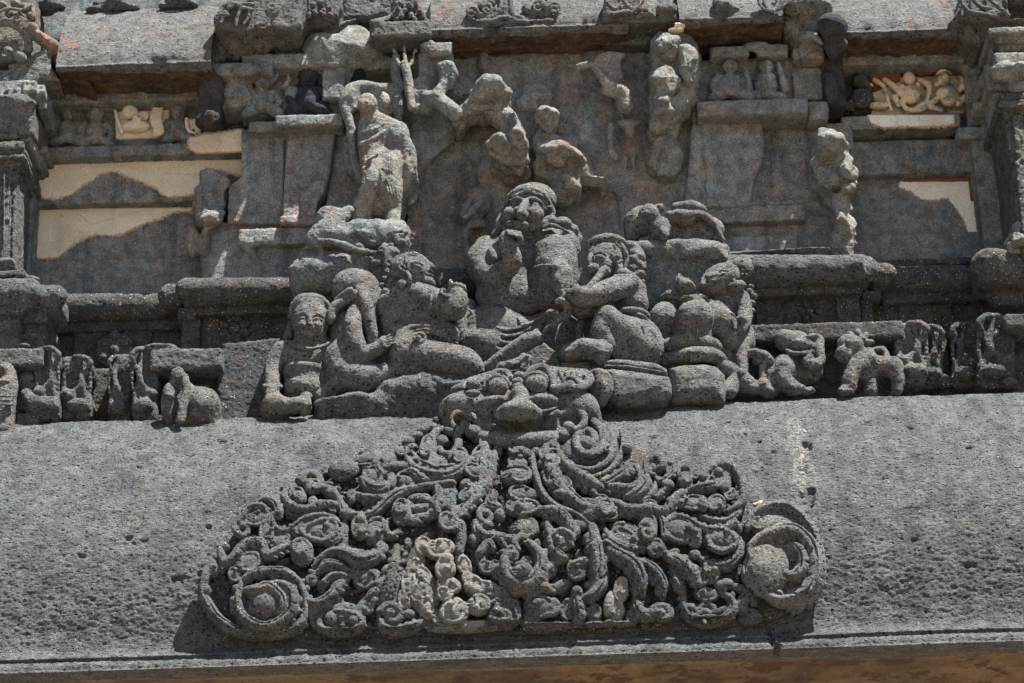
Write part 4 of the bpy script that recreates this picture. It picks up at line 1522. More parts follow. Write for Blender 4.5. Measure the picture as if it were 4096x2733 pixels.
def E(s, x, y, rx, rz, rot=0, h=H, ry=None, k=.005, cut=False):
    m = min(rx, rz)
    if cut or ry or m < 40:
        s.e(x, y, h, rx, rz, ry if ry else m * (.8 if cut else 1.1), rot=rot, k=k, cut=cut)
        return
    s.e(x, y, h + .006, rx, rz, m * .8, rot=rot, k=k)
    a = R(rot)
    sg = ORG.choice((-1, 1))
    st_ = ORG.uniform(0, 360)
    sw = ORG.uniform(230, 320)
    pts = []
    n = 12
    for i in range(n + 1):
        t = i / n
        q = R(st_) + sg * R(sw) * t
        f = .88 if t < .7 else .88 - (t - .7) * 1.6
        u, v = rx * f * math.cos(q), rz * f * math.sin(q)
        pts.append((x + u * math.cos(a) - v * math.sin(a), y + u * math.sin(a) + v * math.cos(a), h - L(m) * (.28 + .3 * t), m * (.22 - .05 * t)))
    s.c(pts, k=.004, smooth=False)
    s.e(pts[-1][0], pts[-1][1], h - L(m) * .62, m * .26, m * .26, m * .3, k=.003)
    for j in range(3):
        q = R(st_) + sg * R(sw) + sg * R(25 + j * 24)
        s.c([(x + rx * f_ * math.cos(q) * math.cos(a) - rz * f_ * math.sin(q) * math.sin(a), y + rx * f_ * math.cos(q) * math.sin(a) + rz * f_ * math.sin(q) * math.cos(a), h - L(m) * (.85 - .55 * f_), m * .07) for f_ in (.25, .6, 1.0)], k=.003, cut=True)


def veins(s, x, y, rx, rz, rot, n=3, h=H):
    a = R(rot)
    for i in range(n):
        t = (i + 1) / (n + 1) * 2 - 1
        cx, cy = x + rx * t * .8 * math.cos(a), y + rx * t * .8 * math.sin(a)
        dx, dy = -math.sin(a) * rz, math.cos(a) * rz
        d = min(rx, rz) * .8 * math.sqrt(max(0, 1 - t * t * .64))
        s.c([(cx - dx * .9, cy - dy * .9, h - d * MPP / CUR[0][2] * .5, 5), (cx + 12 * math.cos(a), cy + 12 * math.sin(a), h - d * MPP / CUR[0][2], 6), (cx + dx * .9, cy + dy * .9, h - d * MPP / CUR[0][2] * .5, 5)], k=.004, cut=True)


# back plate
s = Sc(0.007, K, kwarp)
use('D')
s.poly([(1000, 1010), (1060, 1000), (1110, 1015), (1180, 1025), (1290, 1015), (1350, 1000), (1400, 1010), (1500, 1062), (1590, 1095), (1680, 1100), (1700, 1140), (1735, 1185), (1800, 1180), (1860, 1220), (1882, 1300), (1875, 1370), (1830, 1405),
        (1760, 1430), (1600, 1450), (1300, 1458), (1000, 1462), (700, 1468), (600, 1475), (520, 1455), (485, 1410), (470, 1350), (480, 1310), (510, 1270), (545, 1215), (600, 1180), (640, 1150), (690, 1115), (760, 1080), (830, 1065), (905, 1055), (940, 1020)],
       -.022, .05, .015)
s.poly([(1375, 1000), (1400, 1008), (1500, 1062), (1560, 1085), (1500, 1110), (1430, 1090), (1390, 1050)], -.046, .05, .012)
OUT = [(1010, 1030), (1100, 1035), (1290, 1035), (1380, 1020), (1490, 1070), (1590, 1105), (1690, 1120), (1740, 1200), (1800, 1195), (1850, 1230), (1868, 1310), (1820, 1390), (1600, 1435), (1300, 1445), (1000, 1450), (700, 1455), (600, 1460), (510, 1410), (485, 1340), (530, 1260), (600, 1195), (690, 1130), (760, 1095), (905, 1070)]


def inside(x, y, o):
    r = False
    for (xa, ya), (xb, yb) in zip(o, o[1:] + o[:1]):
        if (ya > y) != (yb > y) and x < (xb - xa) * (y - ya) / (yb - ya) + xa:
            r = not r
    return r


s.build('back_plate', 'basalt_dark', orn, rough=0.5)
s = Sc(0.0058, K, kwarp)
g = random.Random(41)
pts = []
while len(pts) < 430:
    x, y = g.uniform(480, 1880), g.uniform(1020, 1462)
    if inside(x, y, OUT) and all((x - a) ** 2 + (y - b_) ** 2 > 19 ** 2 for a, b_ in pts):
        pts.append((x, y))
        a = math.atan2(y - 1000, x - 1180) + g.uniform(-1, 1)
        r = g.uniform(9, 15)
        dx, dy = math.cos(a), math.sin(a)
        sg = g.choice((-1, 1))
        s.e(x, y, -.030, r * 1.25, r * .6, r * .9, rot=math.degrees(a), k=.004)
        hk = [(x + dx * r * .6, y + dy * r * .6, -.036, r * .34), (x + dx * r * 1.3 - sg * dy * r * .3, y + dy * r * 1.3 + sg * dx * r * .3, -.042, r * .3), (x + dx * r * 1.1 - sg * dy * r * .9, y + dy * r * 1.1 + sg * dx * r * .9, -.046, r * .28), (x + dx * r * .6 - sg * dy * r * .8, y + dy * r * .6 + sg * dx * r * .8, -.044, r * .3)]
        s.c(hk, k=.003)
s.b(600, 1440, 1600, 1452, -.02, .0, .004)
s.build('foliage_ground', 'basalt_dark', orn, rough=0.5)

# left end scroll
use('OL')
s = Sc(**KO)
T(s, [(240, 880, 34), (195, 960, 34), (180, 1050, 30), (225, 1140, 30), (290, 1225, 30), (400, 1295, 32), (530, 1322, 30), (680, 1305, 28), (770, 1245, 28), (800, 1160, 28), (798, 1070, 28), (755, 985, 30)], H - .005)
T(s, [(755, 985, 30), (680, 945, 30), (560, 940, 30), (460, 965, 28), (415, 1000, 24)], H - .02)
T(s, [(415, 1010, 30), (395, 1100, 34), (430, 1210, 38), (540, 1280, 40), (650, 1250, 40), (720, 1160, 38), (715, 1060, 36), (650, 1010, 34), (580, 1005, 30)], H - .02)
T(s, [(450, 1050, 34), (520, 1050, 36), (590, 1040, 32), (660, 1100, 32), (650, 1180, 30), (590, 1160, 34)], H - .035)
E(s, 480, 1165, 34, 38, h=H - .03)
E(s, 588, 1155, 40, 42, h=H - .045)
E(s, 540, 1120, 46, 60, 20, h=H - .02)
E(s, 205, 1045, 28, 28, h=H - .02)
E(s, 235, 915, 52, 42, -20, h=H - .01)
E(s, 375, 950, 40, 50, h=H - .02)
E(s, 440, 885, 105, 60, -25, h=H)
E(s, 560, 1150, 170, 160, h=H + .01, ry=55)
E(s, 560, 1130, 92, 96, h=H - .03, ry=60)
T(s, [(365, 1110, 20), (360, 1160, 14)], H - .02)
s.build('end_scroll', 'basalt', orn, rough=0.5)

# left leafy branch
s = Sc(**KO)
E(s, 303, 780, 36, 30)
T(s, [(285, 810, 34), (310, 880, 38), (370, 850, 34), (420, 790, 32), (490, 755, 30), (545, 785, 28), (560, 840, 30), (640, 800, 28), (700, 780, 24)])
s.curl(425, 680, H - .01, 58, 24, turns=.9, start=-120, sgn=-1)
E(s, 520, 620, 95, 50, -18, h=H - .005)
T(s, [(400, 650, 20), (460, 580, 22), (540, 570, 22), (570, 600, 18)], H - .02)
T(s, [(505, 530, 22), (560, 515, 24), (620, 545, 26), (635, 595, 28), (600, 620, 22), (600, 665, 22), (650, 700, 24), (725, 690, 26)], H - .01)
E(s, 752, 695, 46, 40, h=H - .02)
E(s, 575, 700, 55, 85, 10)
E(s, 635, 755, 90, 50, -10)
veins(s, 620, 735, 100, 60, 60, 3)
s.curl(838, 430, H - .015, 78, 28, turns=1.0, start=200, sgn=1)
E(s, 850, 450, 44, 40, h=H - .02)
T(s, [(690, 430, 22), (670, 500, 26), (720, 560, 28), (800, 585, 32), (880, 560, 34), (960, 550, 34), (1010, 565, 26)], H - .005)
T(s, [(660, 520, 18), (700, 590, 20), (780, 615, 22), (900, 600, 20), (1000, 610, 16)], H + .01)
E(s, 845, 545, 30, 48, h=H - .025)
E(s, 760, 490, 40, 55, -30)
T(s, [(905, 455, 34), (960, 475, 36), (1005, 530, 26), (1040, 595, 26), (1110, 615, 24), (1200, 605, 24), (1270, 555, 28), (1335, 500, 32), (1420, 465, 28), (1600, 430, 26), (1690, 420, 30)], H - .012)
E(s, 955, 485, 36, 40, h=H - .02)
E(s, 1050, 610, 44, 34, h=H - .03)
# leaf mask
E(s, 890, 700, 135, 75, 8, h=H - .01)
E(s, 945, 705, 56, 56, h=H - .03)
T(s, [(720, 685, 18), (790, 645, 20), (880, 625, 20), (970, 635, 18), (1015, 670, 16)], H - .03)
T(s, [(830, 690, 16), (900, 660, 18), (980, 658, 16)], H - .045)
T(s, [(900, 760, 20), (960, 775, 22), (1010, 740, 18), (1030, 660, 16)], H - .02)
E(s, 780, 825, 64, 78, -20, h=H - .02)
E(s, 790, 770, 20, 20, h=H - .065, cut=True)
E(s, 1128, 690, 50, 66, h=H - .02)
E(s, 1135, 645, 34, 34, h=H - .03)
E(s, 1225, 700, 66, 85, 20)
veins(s, 1225, 700, 66, 85, 110, 3)
T(s, [(1295, 625, 18), (1285, 690, 22), (1320, 720, 22), (1370, 680, 20)])
T(s, [(1035, 650, 20), (1045, 720, 18), (1035, 780, 20)], H)
E(s, 1380, 600, 56, 75, h=H - .02)
s.curl(1370, 590, H - .06, 34, 12)
for (x, y, rx, rz, rot) in [(1400, 540, 60, 34, 20), (1480, 500, 70, 30, -10), (1500, 560, 80, 32, 0), (1560, 520, 50, 30, 20), (1500, 610, 90, 28, -8), (1570, 590, 40, 34, 0), (1450, 630, 60, 26, 10), (1660, 470, 60, 40, -20), (1680, 540, 34, 80, 5)]:
    E(s, x, y, rx, rz, rot, h=H)
s.curl(1615, 545, H - .03, 46, 17, turns=1.2, start=180)
T(s, [(1600, 460, 22), (1595, 530, 20), (1600, 600, 22)], H - .02)
# curve beneath
T(s, [(850, 900, 22), (900, 845, 28), (960, 820, 30), (1040, 830, 40), (1110, 865, 44), (1190, 860, 40), (1240, 830, 32), (1270, 780, 30)], H - .005)
E(s, 1050, 800, 50, 40)
s.curl(1265, 800, H - .01, 46, 18, turns=1.0, start=90)
s.build('leaf_branch', 'basalt', orn, rough=0.5)

s = Sc(**KO)
# lower left sprays
E(s, 888, 920, 26, 28)
T(s, [(880, 930, 26), (930, 890, 28), (1000, 900, 30), (1060, 925, 28)], H - .01)
E(s, 1100, 930, 30, 48, h=H - .01)
E(s, 1170, 965, 82, 62, -20)
veins(s, 1170, 965, 82, 62, 60, 3)
T(s, [(1285, 900, 22), (1260, 1000, 26), (1200, 1060, 26), (1140, 1100, 22)], H)
for (x, y) in [(1230, 1050), (1250, 1000), (1215, 1100), (1280, 930)]:
    E(s, x, y, 30, 20, -60, h=H - .02)
s.curl(832, 972, H - .01, 42, 18, turns=1.1, start=-90)
E(s, 900, 1010, 28, 44, h=H)
T(s, [(800, 1090, 24), (880, 1115, 32), (960, 1075, 34), (1000, 1020, 34), (1050, 980, 28)], H - .01)
T(s, [(920, 1000, 26), (970, 960, 26), (1050, 960, 24)], H - .01)
E(s, 980, 1090, 50, 40, 30)
E(s, 860, 1160, 50, 36, 20)
E(s, 1000, 1240, 125, 66, h=H + .02)
T(s, [(900, 1180, 26), (885, 1260, 28), (950, 1305, 28), (1070, 1305, 28), (1135, 1245, 26), (1090, 1190, 24), (1000, 1165, 24), (920, 1180, 20)], H - .012)
s.curl(1030, 1215, H - .02, 56, 20, turns=1.1, start=180)
E(s, 1092, 1230, 28, 32, h=H - .03)
E(s, 950, 1215, 34, 50, h=H - .02)
E(s, 960, 1145, 70, 34, -20)
s.curl(1170, 1150, H - .015, 50, 20, turns=1.1, start=140)
E(s, 1060, 1140, 70, 34, 15)
T(s, [(830, 1180, 20), (850, 1240, 18), (880, 1270, 16)], H)
T(s, [(1350, 780, 30), (1330, 900, 32), (1290, 1040, 32), (1240, 1150, 24)], H + .005)
for i in range(8):
    t = i / 7
    E(s, 1385 - 110 * t + 14, 830 + 290 * t, 22, 14, -50, h=H - .01)
s.build('leaf_branch', 'basalt', orn, rough=0.5)

# upper left volute with its leaves
s = Sc(**KO)
s.curl(1650, 190, H - .01, 118, 30, turns=1.35, start=100, sgn=1, rin=.3)
T(s, [(1410, 270, 26), (1470, 345, 32), (1580, 385, 36), (1690, 375, 36), (1770, 320, 32), (1815, 260, 26)], H - .005)
T(s, [(1440, 230, 18), (1500, 300, 22), (1600, 335, 24), (1700, 320, 22), (1770, 260, 18)], H - .005)
E(s, 1540, 230, 48, 84, 10, h=H - .02)
E(s, 1720, 270, 60, 50, -20, h=H - .015)
E(s, 1600, 310, 60, 40, 10, h=H - .02)
E(s, 1670, 130, 46, 26, 30, h=H - .03)
E(s, 1620, 180, 30, 40, 20, h=H - .03)
E(s, 1385, 232, 46, 40, h=H - .015)
E(s, 1590, 58, 22, 22, h=H - .02)
for (x, y) in [(1420, 175), (1510, 105), (1470, 140), (1560, 90), (1440, 210)]:
    E(s, x, y, 42, 28, -30, h=H - .01)
E(s, 1030, 350, 88, 74, h=H - .02, ry=60)
E(s, 1010, 320, 18, 14, h=H - .08, cut=True)
E(s, 1160, 265, 110, 52, -8, h=H + .005)
E(s, 1215, 260, 34, 60, h=H)
T(s, [(1140, 400, 32), (1190, 455, 36), (1265, 462, 34), (1310, 420, 28)], H - .01)
T(s, [(1180, 370, 22), (1220, 330, 26), (1250, 370, 22), (1300, 390, 22)], H - .02)
E(s, 1210, 370, 66, 70, 20)
E(s, 1340, 325, 80, 34, -8, h=H - .01)
E(s, 1395, 400, 76, 46, 8, h=H)
E(s, 1320, 410, 28, 62, h=H - .02)
T(s, [(1400, 350, 20), (1450, 360, 24), (1500, 400, 28), (1560, 410, 26)], H - .01)
E(s, 1075, 490, 30, 54, h=H)
T(s, [(1080, 470, 24), (1160, 500, 28), (1260, 505, 30), (1320, 480, 26)], H + .005)
s.build('volute', 'basalt', orn, rough=0.5)

# main stems either side of the centre
use('OC')
s = Sc(**KO)
T(s, [(700, 140, 40), (675, 230, 42), (650, 310, 40), (650, 390, 34), (620, 470, 34), (560, 560, 34), (480, 630, 44)], H + .006)
for (x, y, rx, rz, rot) in [(680, 180, 60, 40, -70), (640, 260, 62, 42, -50), (690, 340, 50, 40, -80), (600, 440, 60, 40, -30), (650, 430, 44, 40, 60), (560, 500, 56, 40, -40), (520, 580, 60, 42, -30)]:
    E(s, x, y, rx, rz, rot, h=H - .014)
T(s, [(745, 190, 20), (720, 300, 22), (700, 400, 24), (640, 500, 24), (540, 590, 22)], H - .02)
E(s, 615, 365, 74, 46, 15, h=H - .03)
E(s, 690, 270, 34, 50, h=H - .02)
E(s, 455, 650, 64, 58, h=H - .02)
E(s, 455, 680, 30, 22, h=H - .07, cut=True)
T(s, [(520, 660, 30), (525, 740, 26), (510, 810, 26)], H)
E(s, 700, 320, 20, 24, h=H - .06, cut=True)
E(s, 560, 420, 46, 30, -30, h=H - .01)
E(s, 580, 490, 40, 26, -40, h=H - .02)
T(s, [(1040, 170, 40), (1045, 270, 44), (1085, 380, 46), (1160, 480, 46), (1250, 555, 44), (1340, 580, 42), (1440, 575, 40), (1540, 560, 36)], H + .006)
for (x, y, rx, rz, rot) in [(1060, 190, 56, 44, 80), (1040, 270, 54, 42, 70), (1090, 340, 66, 44, 60), (1070, 400, 50, 40, 30), (1160, 450, 66, 42, 40), (1200, 530, 64, 40, 30), (1290, 560, 66, 44, 15), (1360, 530, 60, 40, -10), (1450, 560, 66, 42, 10)]:
    E(s, x, y, rx, rz, rot, h=H - .014)
T(s, [(960, 190, 18), (965, 330, 20), (1010, 470, 22), (1100, 560, 22), (1230, 610, 22), (1300, 660, 22)], H - .015)
T(s, [(1105, 200, 20), (1130, 280, 26), (1200, 370, 36), (1290, 425, 44), (1365, 455, 44)], H - .02)
E(s, 1120, 435, 82, 42, 12, h=H - .035)
E(s, 1140, 500, 60, 34, 10, h=H - .035)
E(s, 1080, 300, 50, 60, 20, h=H - .03)
E(s, 1100, 270, 20, 12, 30, h=H - .09, cut=True)
E(s, 1390, 580, 64, 50, h=H - .03)
s.curl(1400, 590, H - .06, 36, 12)
E(s, 1300, 600, 50, 34, -20, h=H - .02)
E(s, 1240, 660, 50, 30, 20, h=H - .01)
s.build('main_stem', 'basalt', orn, rough=0.5)

# central hanging garland and shell
s = Sc(**KO)
E(s, 880, 235, 72, 56, h=H - .02)
E(s, 905, 225, 20, 18, h=H - .07, cut=True)
E(s, 860, 385, 96, 58, h=H - .02)
E(s, 905, 390, 16, 26, h=H - .07, cut=True)
E(s, 900, 480, 94, 48, h=H - .01)
E(s, 900, 565, 112, 52, h=H - .02)
E(s, 880, 575, 24, 24, h=H - .055)
E(s, 870, 300, 60, 60, h=H + .005)
E(s, 905, 680, 86, 66, h=H)
for y in (640, 665, 690, 715):
    s.c([(840, y, H - .055, 6), (900, y + 8, H - .06, 6), (970, y, H - .055, 6)], k=.004, cut=True)
E(s, 760, 150, 30, 22, h=H)
E(s, 755, 220, 24, 54, h=H - .005)
E(s, 975, 200, 24, 50, h=H - .01)
E(s, 980, 240, 26, 34, h=H - .02)
s.b(770, 130, 960, 200, H, .05, .02)
T(s, [(1000, 585, 36), (1080, 590, 36), (1150, 630, 36), (1185, 690, 32), (1150, 720, 24)], H - .015)
E(s, 1215, 690, 34, 60, 10, h=H - .01)
T(s, [(1040, 620, 26), (1060, 700, 32), (1080, 800, 34), (1140, 850, 32), (1180, 830, 24)], H)
E(s, 1130, 760, 66, 56, h=H - .02)
T(s, [(1080, 730, 20), (1130, 710, 20), (1190, 740, 22), (1180, 790, 20)], H - .035)
s.curl(680, 605, H - .01, 60, 22, turns=1.1, start=-60, sgn=-1)
E(s, 760, 605, 34, 40, h=H - .01)
T(s, [(610, 640, 28), (630, 700, 32), (690, 730, 32), (750, 710, 26)], H)
E(s, 690, 665, 30, 26, h=H - .02)
E(s, 605, 740, 34, 42, h=H)
T(s, [(720, 480, 28), (690, 540, 26), (750, 560, 24)], H)
# shell
T(s, [(830, 800, 34), (790, 880, 40), (810, 970, 44), (880, 1020, 48), (960, 1005, 46), (1010, 930, 42), (1000, 840, 40), (940, 770, 36)], H - .02)
E(s, 890, 955, 66, 60, h=H - .045)
s.curl(905, 950, H - .1, 30, 14, turns=1.0, ball=2)
E(s, 830, 850, 40, 54, 20, h=H - .045)
E(s, 930, 880, 46, 40, h=H - .01)
T(s, [(800, 800, 26), (760, 740, 26), (800, 745, 22), (860, 750, 26), (920, 740, 26)], H - .02)
T(s, [(880, 740, 20), (850, 780, 22), (870, 810, 16)], H - .035)
T(s, [(640, 830, 28), (690, 775, 28), (720, 800, 22)], H - .01)
E(s, 680, 900, 50, 44, 20, h=H - .01)
E(s, 740, 920, 40, 60, -20, h=H - .01)
E(s, 650, 850, 34, 50, h=H)
E(s, 700, 820, 16, 20, h=H - .05, cut=True)
E(s, 1070, 900, 36, 66, 10, h=H)
E(s, 1030, 950, 34, 50, 20, h=H - .01)
s.build('garland', 'basalt', orn, rough=0.5)

# bottom left rounded leaf with limewash left on it
s = Sc(**KO)
for (x, y, rx, rz, rot) in [(250, 900, 80, 46, -60), (215, 990, 84, 48, -75), (190, 1080, 80, 44, -80), (300, 960, 70, 44, 60), (310, 1050, 84, 46, 75), (320, 1150, 84, 50, 80), (250, 1040, 70, 40, 85),
                            (600, 985, 76, 44, 30), (690, 1020, 76, 44, 20), (780, 1070, 76, 42, 35), (840, 1140, 60, 40, 70), (370, 1200, 60, 42, 70)]:
    E(s, x, y, rx, rz, rot, h=H - .008)
E(s, 300, 1040, 140, 90, 80, h=H + .02, ry=60)
E(s, 700, 1060, 160, 60, 25, h=H + .02, ry=50)
E(s, 400, 800, 82, 62, -15, h=H - .02)
E(s, 300, 790, 50, 50, h=H - .02)
E(s, 430, 920, 56, 66, 20, h=H - .03)
E(s, 440, 870, 40, 30, h=H - .045)
E(s, 450, 1010, 72, 46, 15, h=H - .02)
E(s, 430, 1060, 50, 46, h=H - .03)
E(s, 540, 880, 40, 80, -25, h=H - .005)
E(s, 600, 1030, 60, 30, 25, h=H - .02)
E(s, 480, 1170, 84, 92, h=H - .012)
E(s, 630, 1130, 74, 62, h=H - .02)
veins(s, 560, 1150, 130, 80, 10, 5, H - .01)
veins(s, 250, 1040, 150, 60, 80, 5, H - .01)
E(s, 560, 1260, 230, 44, h=H)
o = s.build('limewashed_leaf', 'basalt_chalk', orn, rough=0.5)
o['label'] = 'large leaf with remains of white limewash'
s = Sc(**KO)
E(s, 780, 1190, 90, 96, h=H - .005)
T(s, [(700, 1130, 24), (780, 1100, 26), (850, 1150, 26), (860, 1230, 26), (800, 1280, 28)], H - .03)
T(s, [(720, 1200, 22), (740, 1250, 24), (800, 1250, 22), (810, 1200, 22), (770, 1170, 18)], H - .045)
s.build('leaf_curl', 'basalt', orn, rough=0.5)
s = Sc(**KO)
s.curl(110, 1190, H - .012, 76, 28, turns=1.1, start=200, sgn=1)
T(s, [(30, 1200, 26), (60, 1270, 30), (130, 1300, 32), (240, 1260, 34), (310, 1220, 26)], H)
E(s, 200, 1180, 50, 34, h=H)
E(s, 340, 1250, 40, 44, h=H)
T(s, [(165, 850, 18), (150, 960, 20), (130, 1060, 20), (110, 1140, 22)], H + .01)
s.build('leaf_curl', 'basalt', orn, rough=0.5)

# bottom right of centre
s = Sc(**KO)
T(s, [(1320, 680, 44), (1335, 780, 44), (1345, 870, 44), (1340, 960, 38), (1320, 1040, 40)], H - .01)
E(s, 1330, 770, 52, 30, h=H - .03)
E(s, 1360, 930, 46, 44, h=H - .03)
E(s, 1355, 870, 50, 60, 20, h=H - .02)
E(s, 1225, 925, 62, 58, h=H - .015)
T(s, [(1180, 920, 22), (1210, 895, 22), (1270, 880, 22), (1275, 860, 18)], H - .03)
E(s, 1215, 935, 26, 20, h=H - .07, cut=True)
T(s, [(1390, 790, 36), (1470, 840, 42), (1560, 900, 46), (1605, 980, 44), (1615, 1060, 34)], H - .01)
T(s, [(1400, 770, 22), (1500, 830, 24), (1560, 850, 22)], H - .025)
T(s, [(1550, 845, 28), (1630, 880, 32), (1700, 930, 34), (1745, 1000, 32), (1740, 1080, 28)], H)
for (x, y) in [(1640, 870), (1690, 910), (1680, 980), (1750, 990), (1720, 1050), (1640, 960)]:
    E(s, x, y, 34, 24, 50, h=H - .015)
E(s, 1590, 1020, 44, 48, h=H - .03)
T(s, [(1580, 1080, 32), (1590, 1140, 34), (1620, 1190, 34), (1680, 1210, 26)], H)
s.curl(1740, 1190, H - .012, 68, 28, turns=1.1, start=190)
E(s, 1560, 1190, 40, 60, 10)
E(s, 1000, 1140, 96, 70, h=H - .002)
T(s, [(925, 1120, 28), (950, 1060, 30), (1020, 1025, 32), (1080, 1050, 28)], H - .015)
T(s, [(915, 1210, 28), (930, 1270, 28), (1020, 1280, 28), (1120, 1262, 26), (1240, 1250, 24)], H)
E(s, 1030, 1025, 26, 22, h=H - .045)
s.curl(955, 1215, H - .015, 42, 20, turns=1.0, start=-150)
s.curl(1060, 1150, H - .02, 56, 22, turns=1.0, start=-60)
E(s, 980, 1120, 60, 30, -10, h=H - .03)
E(s, 1180, 1150, 52, 84, 10)
T(s, [(1215, 1050, 32), (1230, 1130, 34), (1240, 1210, 32), (1200, 1250, 24)], H - .012)
T(s, [(1240, 1090, 26), (1310, 1070, 36), (1370, 1010, 36), (1400, 950, 26)], H)
E(s, 1130, 1010, 70, 36, -25, h=H + .005)
E(s, 1225, 1050, 30, 30, h=H - .03)
E(s, 1330, 1250, 66, 26, h=H)
E(s, 1330, 1180, 46, 70, h=H + .01)
E(s, 1500, 1250, 50, 26, h=H)
E(s, 1420, 1240, 40, 30, h=H)
s.build('leaf_branch', 'basalt', orn, rough=0.5)
s = Sc(**KO)
E(s, 1490, 1035, 44, 74, 10, h=H - .02)
E(s, 1420, 1120, 30, 84, 12, h=H - .015)
E(s, 1460, 1160, 50, 70, h=H)
for (x, y) in [(1470, 1000), (1500, 1005), (1470, 1040), (1500, 1045), (1480, 1075), (1425, 1130)]:
    E(s, x, y, 8, 9, h=H - .065, cut=True, ry=16, k=.003)
T(s, [(1440, 1100, 8), (1430, 1180, 6)], H - .03)
o = s.build('limewashed_leaf', 'basalt_chalk', orn, rough=0.5)
o['label'] = 'pierced leaf with limewash on it'

# upper right volute
s = Sc(**KO)
E(s, 1290, 180, 150, 140, h=H + .03, ry=50)
s.curl(1292, 165, H - .012, 112, 30, turns=1.5, start=-70, sgn=1, rin=.22, ball=1.8)
for rr, r_ in ((166, 17), (212, 16)):
    T(s, [(1292 + rr * math.cos(R(a)), 165 + rr * math.sin(R(a)), r_) for a in range(-20, 170, 24)], H + .004)
E(s, 1530, 210, 32, 32, h=H - .01)
T(s, [(1400, 70, 18), (1440, 150, 20), (1430, 240, 20)], H)
T(s, [(1390, 430, 34), (1450, 400, 32), (1500, 360, 26)], H - .01)
E(s, 1460, 390, 80, 30, -25, h=H)
E(s, 1555, 365, 38, 36, h=H - .012)
E(s, 1460, 465, 70, 34, 10, h=H - .01)
T(s, [(1520, 510, 34), (1590, 490, 38), (1640, 430, 36), (1650, 380, 28)], H - .012)
T(s, [(1540, 530, 16), (1620, 520, 18), (1690, 460, 18), (1700, 400, 14)], H)
s.build('volute', 'basalt', orn, rough=0.5)

use('OR')
s = Sc(**KO)
T(s, [(20, 440, 30), (100, 455, 34), (180, 470, 36), (245, 440, 38), (275, 390, 30)], H - .01)
E(s, 160, 375, 36, 34, h=H - .01)
T(s, [(220, 330, 20), (240, 380, 24), (250, 420, 22)], H - .02)
T(s, [(270, 360, 22), (290, 300, 28), (340, 280, 32), (375, 320, 28), (340, 340, 24)], H - .01)
E(s, 330, 320, 56, 50, -30)
E(s, 410, 430, 36, 34, h=H - .015)
T(s, [(340, 500, 22), (390, 460, 22), (400, 430, 20)], H)
T(s, [(330, 370, 18), (370, 400, 20), (440, 350, 22), (450, 310, 22), (400, 290, 24)], H + .004)
E(s, 512, 385, 46, 72, h=H - .01)
E(s, 520, 340, 28, 24, h=H - .03)
E(s, 515, 350, 12, 12, h=H - .075, cut=True)
E(s, 450, 330, 60, 44, 30, h=H + .01)
s.curl(720, 395, H - .008, 96, 28, turns=.75, start=190, sgn=1, ball=0)
T(s, [(620, 380, 24), (680, 335, 28), (770, 320, 30), (840, 380, 30), (865, 460, 30), (845, 540, 28), (770, 580, 28)], H - .008)
E(s, 700, 400, 62, 50, -15, h=H - .005)
E(s, 715, 368, 28, 28, h=H - .035)
T(s, [(530, 460, 24), (600, 455, 30), (670, 440, 30), (700, 430, 22)], H - .012)
E(s, 790, 470, 40, 50, 20)
E(s, 760, 430, 30, 50, 20, h=H - .01)
veins(s, 820, 460, 60, 50, 60, 3)
E(s, 560, 535, 100, 44, 4, h=H - .012)
E(s, 622, 545, 30, 52, h=H - .025)
E(s, 705, 540, 56, 54, h=H - .005)
T(s, [(610, 600, 20), (680, 630, 22), (760, 635, 22), (830, 590, 20), (860, 530, 18)], H)
E(s, 830, 490, 34, 22, -40, h=H - .01)
T(s, [(0, 520, 32), (90, 545, 34), (180, 580, 34), (290, 580, 34), (390, 590, 32), (430, 545, 32), (480, 490, 34), (520, 470, 26)], H - .01)
E(s, 60, 600, 60, 40, 20, h=H - .02)
s.curl(60, 585, H - .05, 34, 11)
E(s, 430, 540, 34, 36, h=H - .03)
# leaf mask with beaded eye
E(s, 490, 690, 115, 76, 6, h=H - .005)
E(s, 570, 730, 48, 64, h=H - .02)
E(s, 570, 712, 22, 22, h=H - .055)
E(s, 570, 830, 34, 30, h=H - .015)
E(s, 740, 740, 110, 78, 8, h=H - .004)
T(s, [(395, 640, 20), (450, 620, 22), (530, 640, 22), (620, 685, 22), (740, 695, 22), (815, 660, 24), (845, 690, 22)], H - .022)
T(s, [(600, 850, 26), (680, 895, 30), (770, 890, 30), (830, 840, 28), (855, 760, 26)], H - .006)
T(s, [(660, 800, 14), (730, 830, 14), (800, 800, 14)], H - .05)
E(s, 285, 690, 56, 92, 6, h=H - .016)
E(s, 300, 570, 46, 40, h=H - .03)
s.curl(282, 722, H - .058, 46, 16, turns=1.2, start=-90)
T(s, [(360, 610, 20), (385, 660, 22), (385, 730, 20)], H - .015)
E(s, 340, 800, 54, 50, h=H - .025)
E(s, 160, 740, 110, 60, 20, h=H + .002)
T(s, [(30, 690, 24), (80, 760, 28), (180, 800, 28), (270, 790, 24)], H - .01)
E(s, 150, 680, 80, 50, 20, h=H)
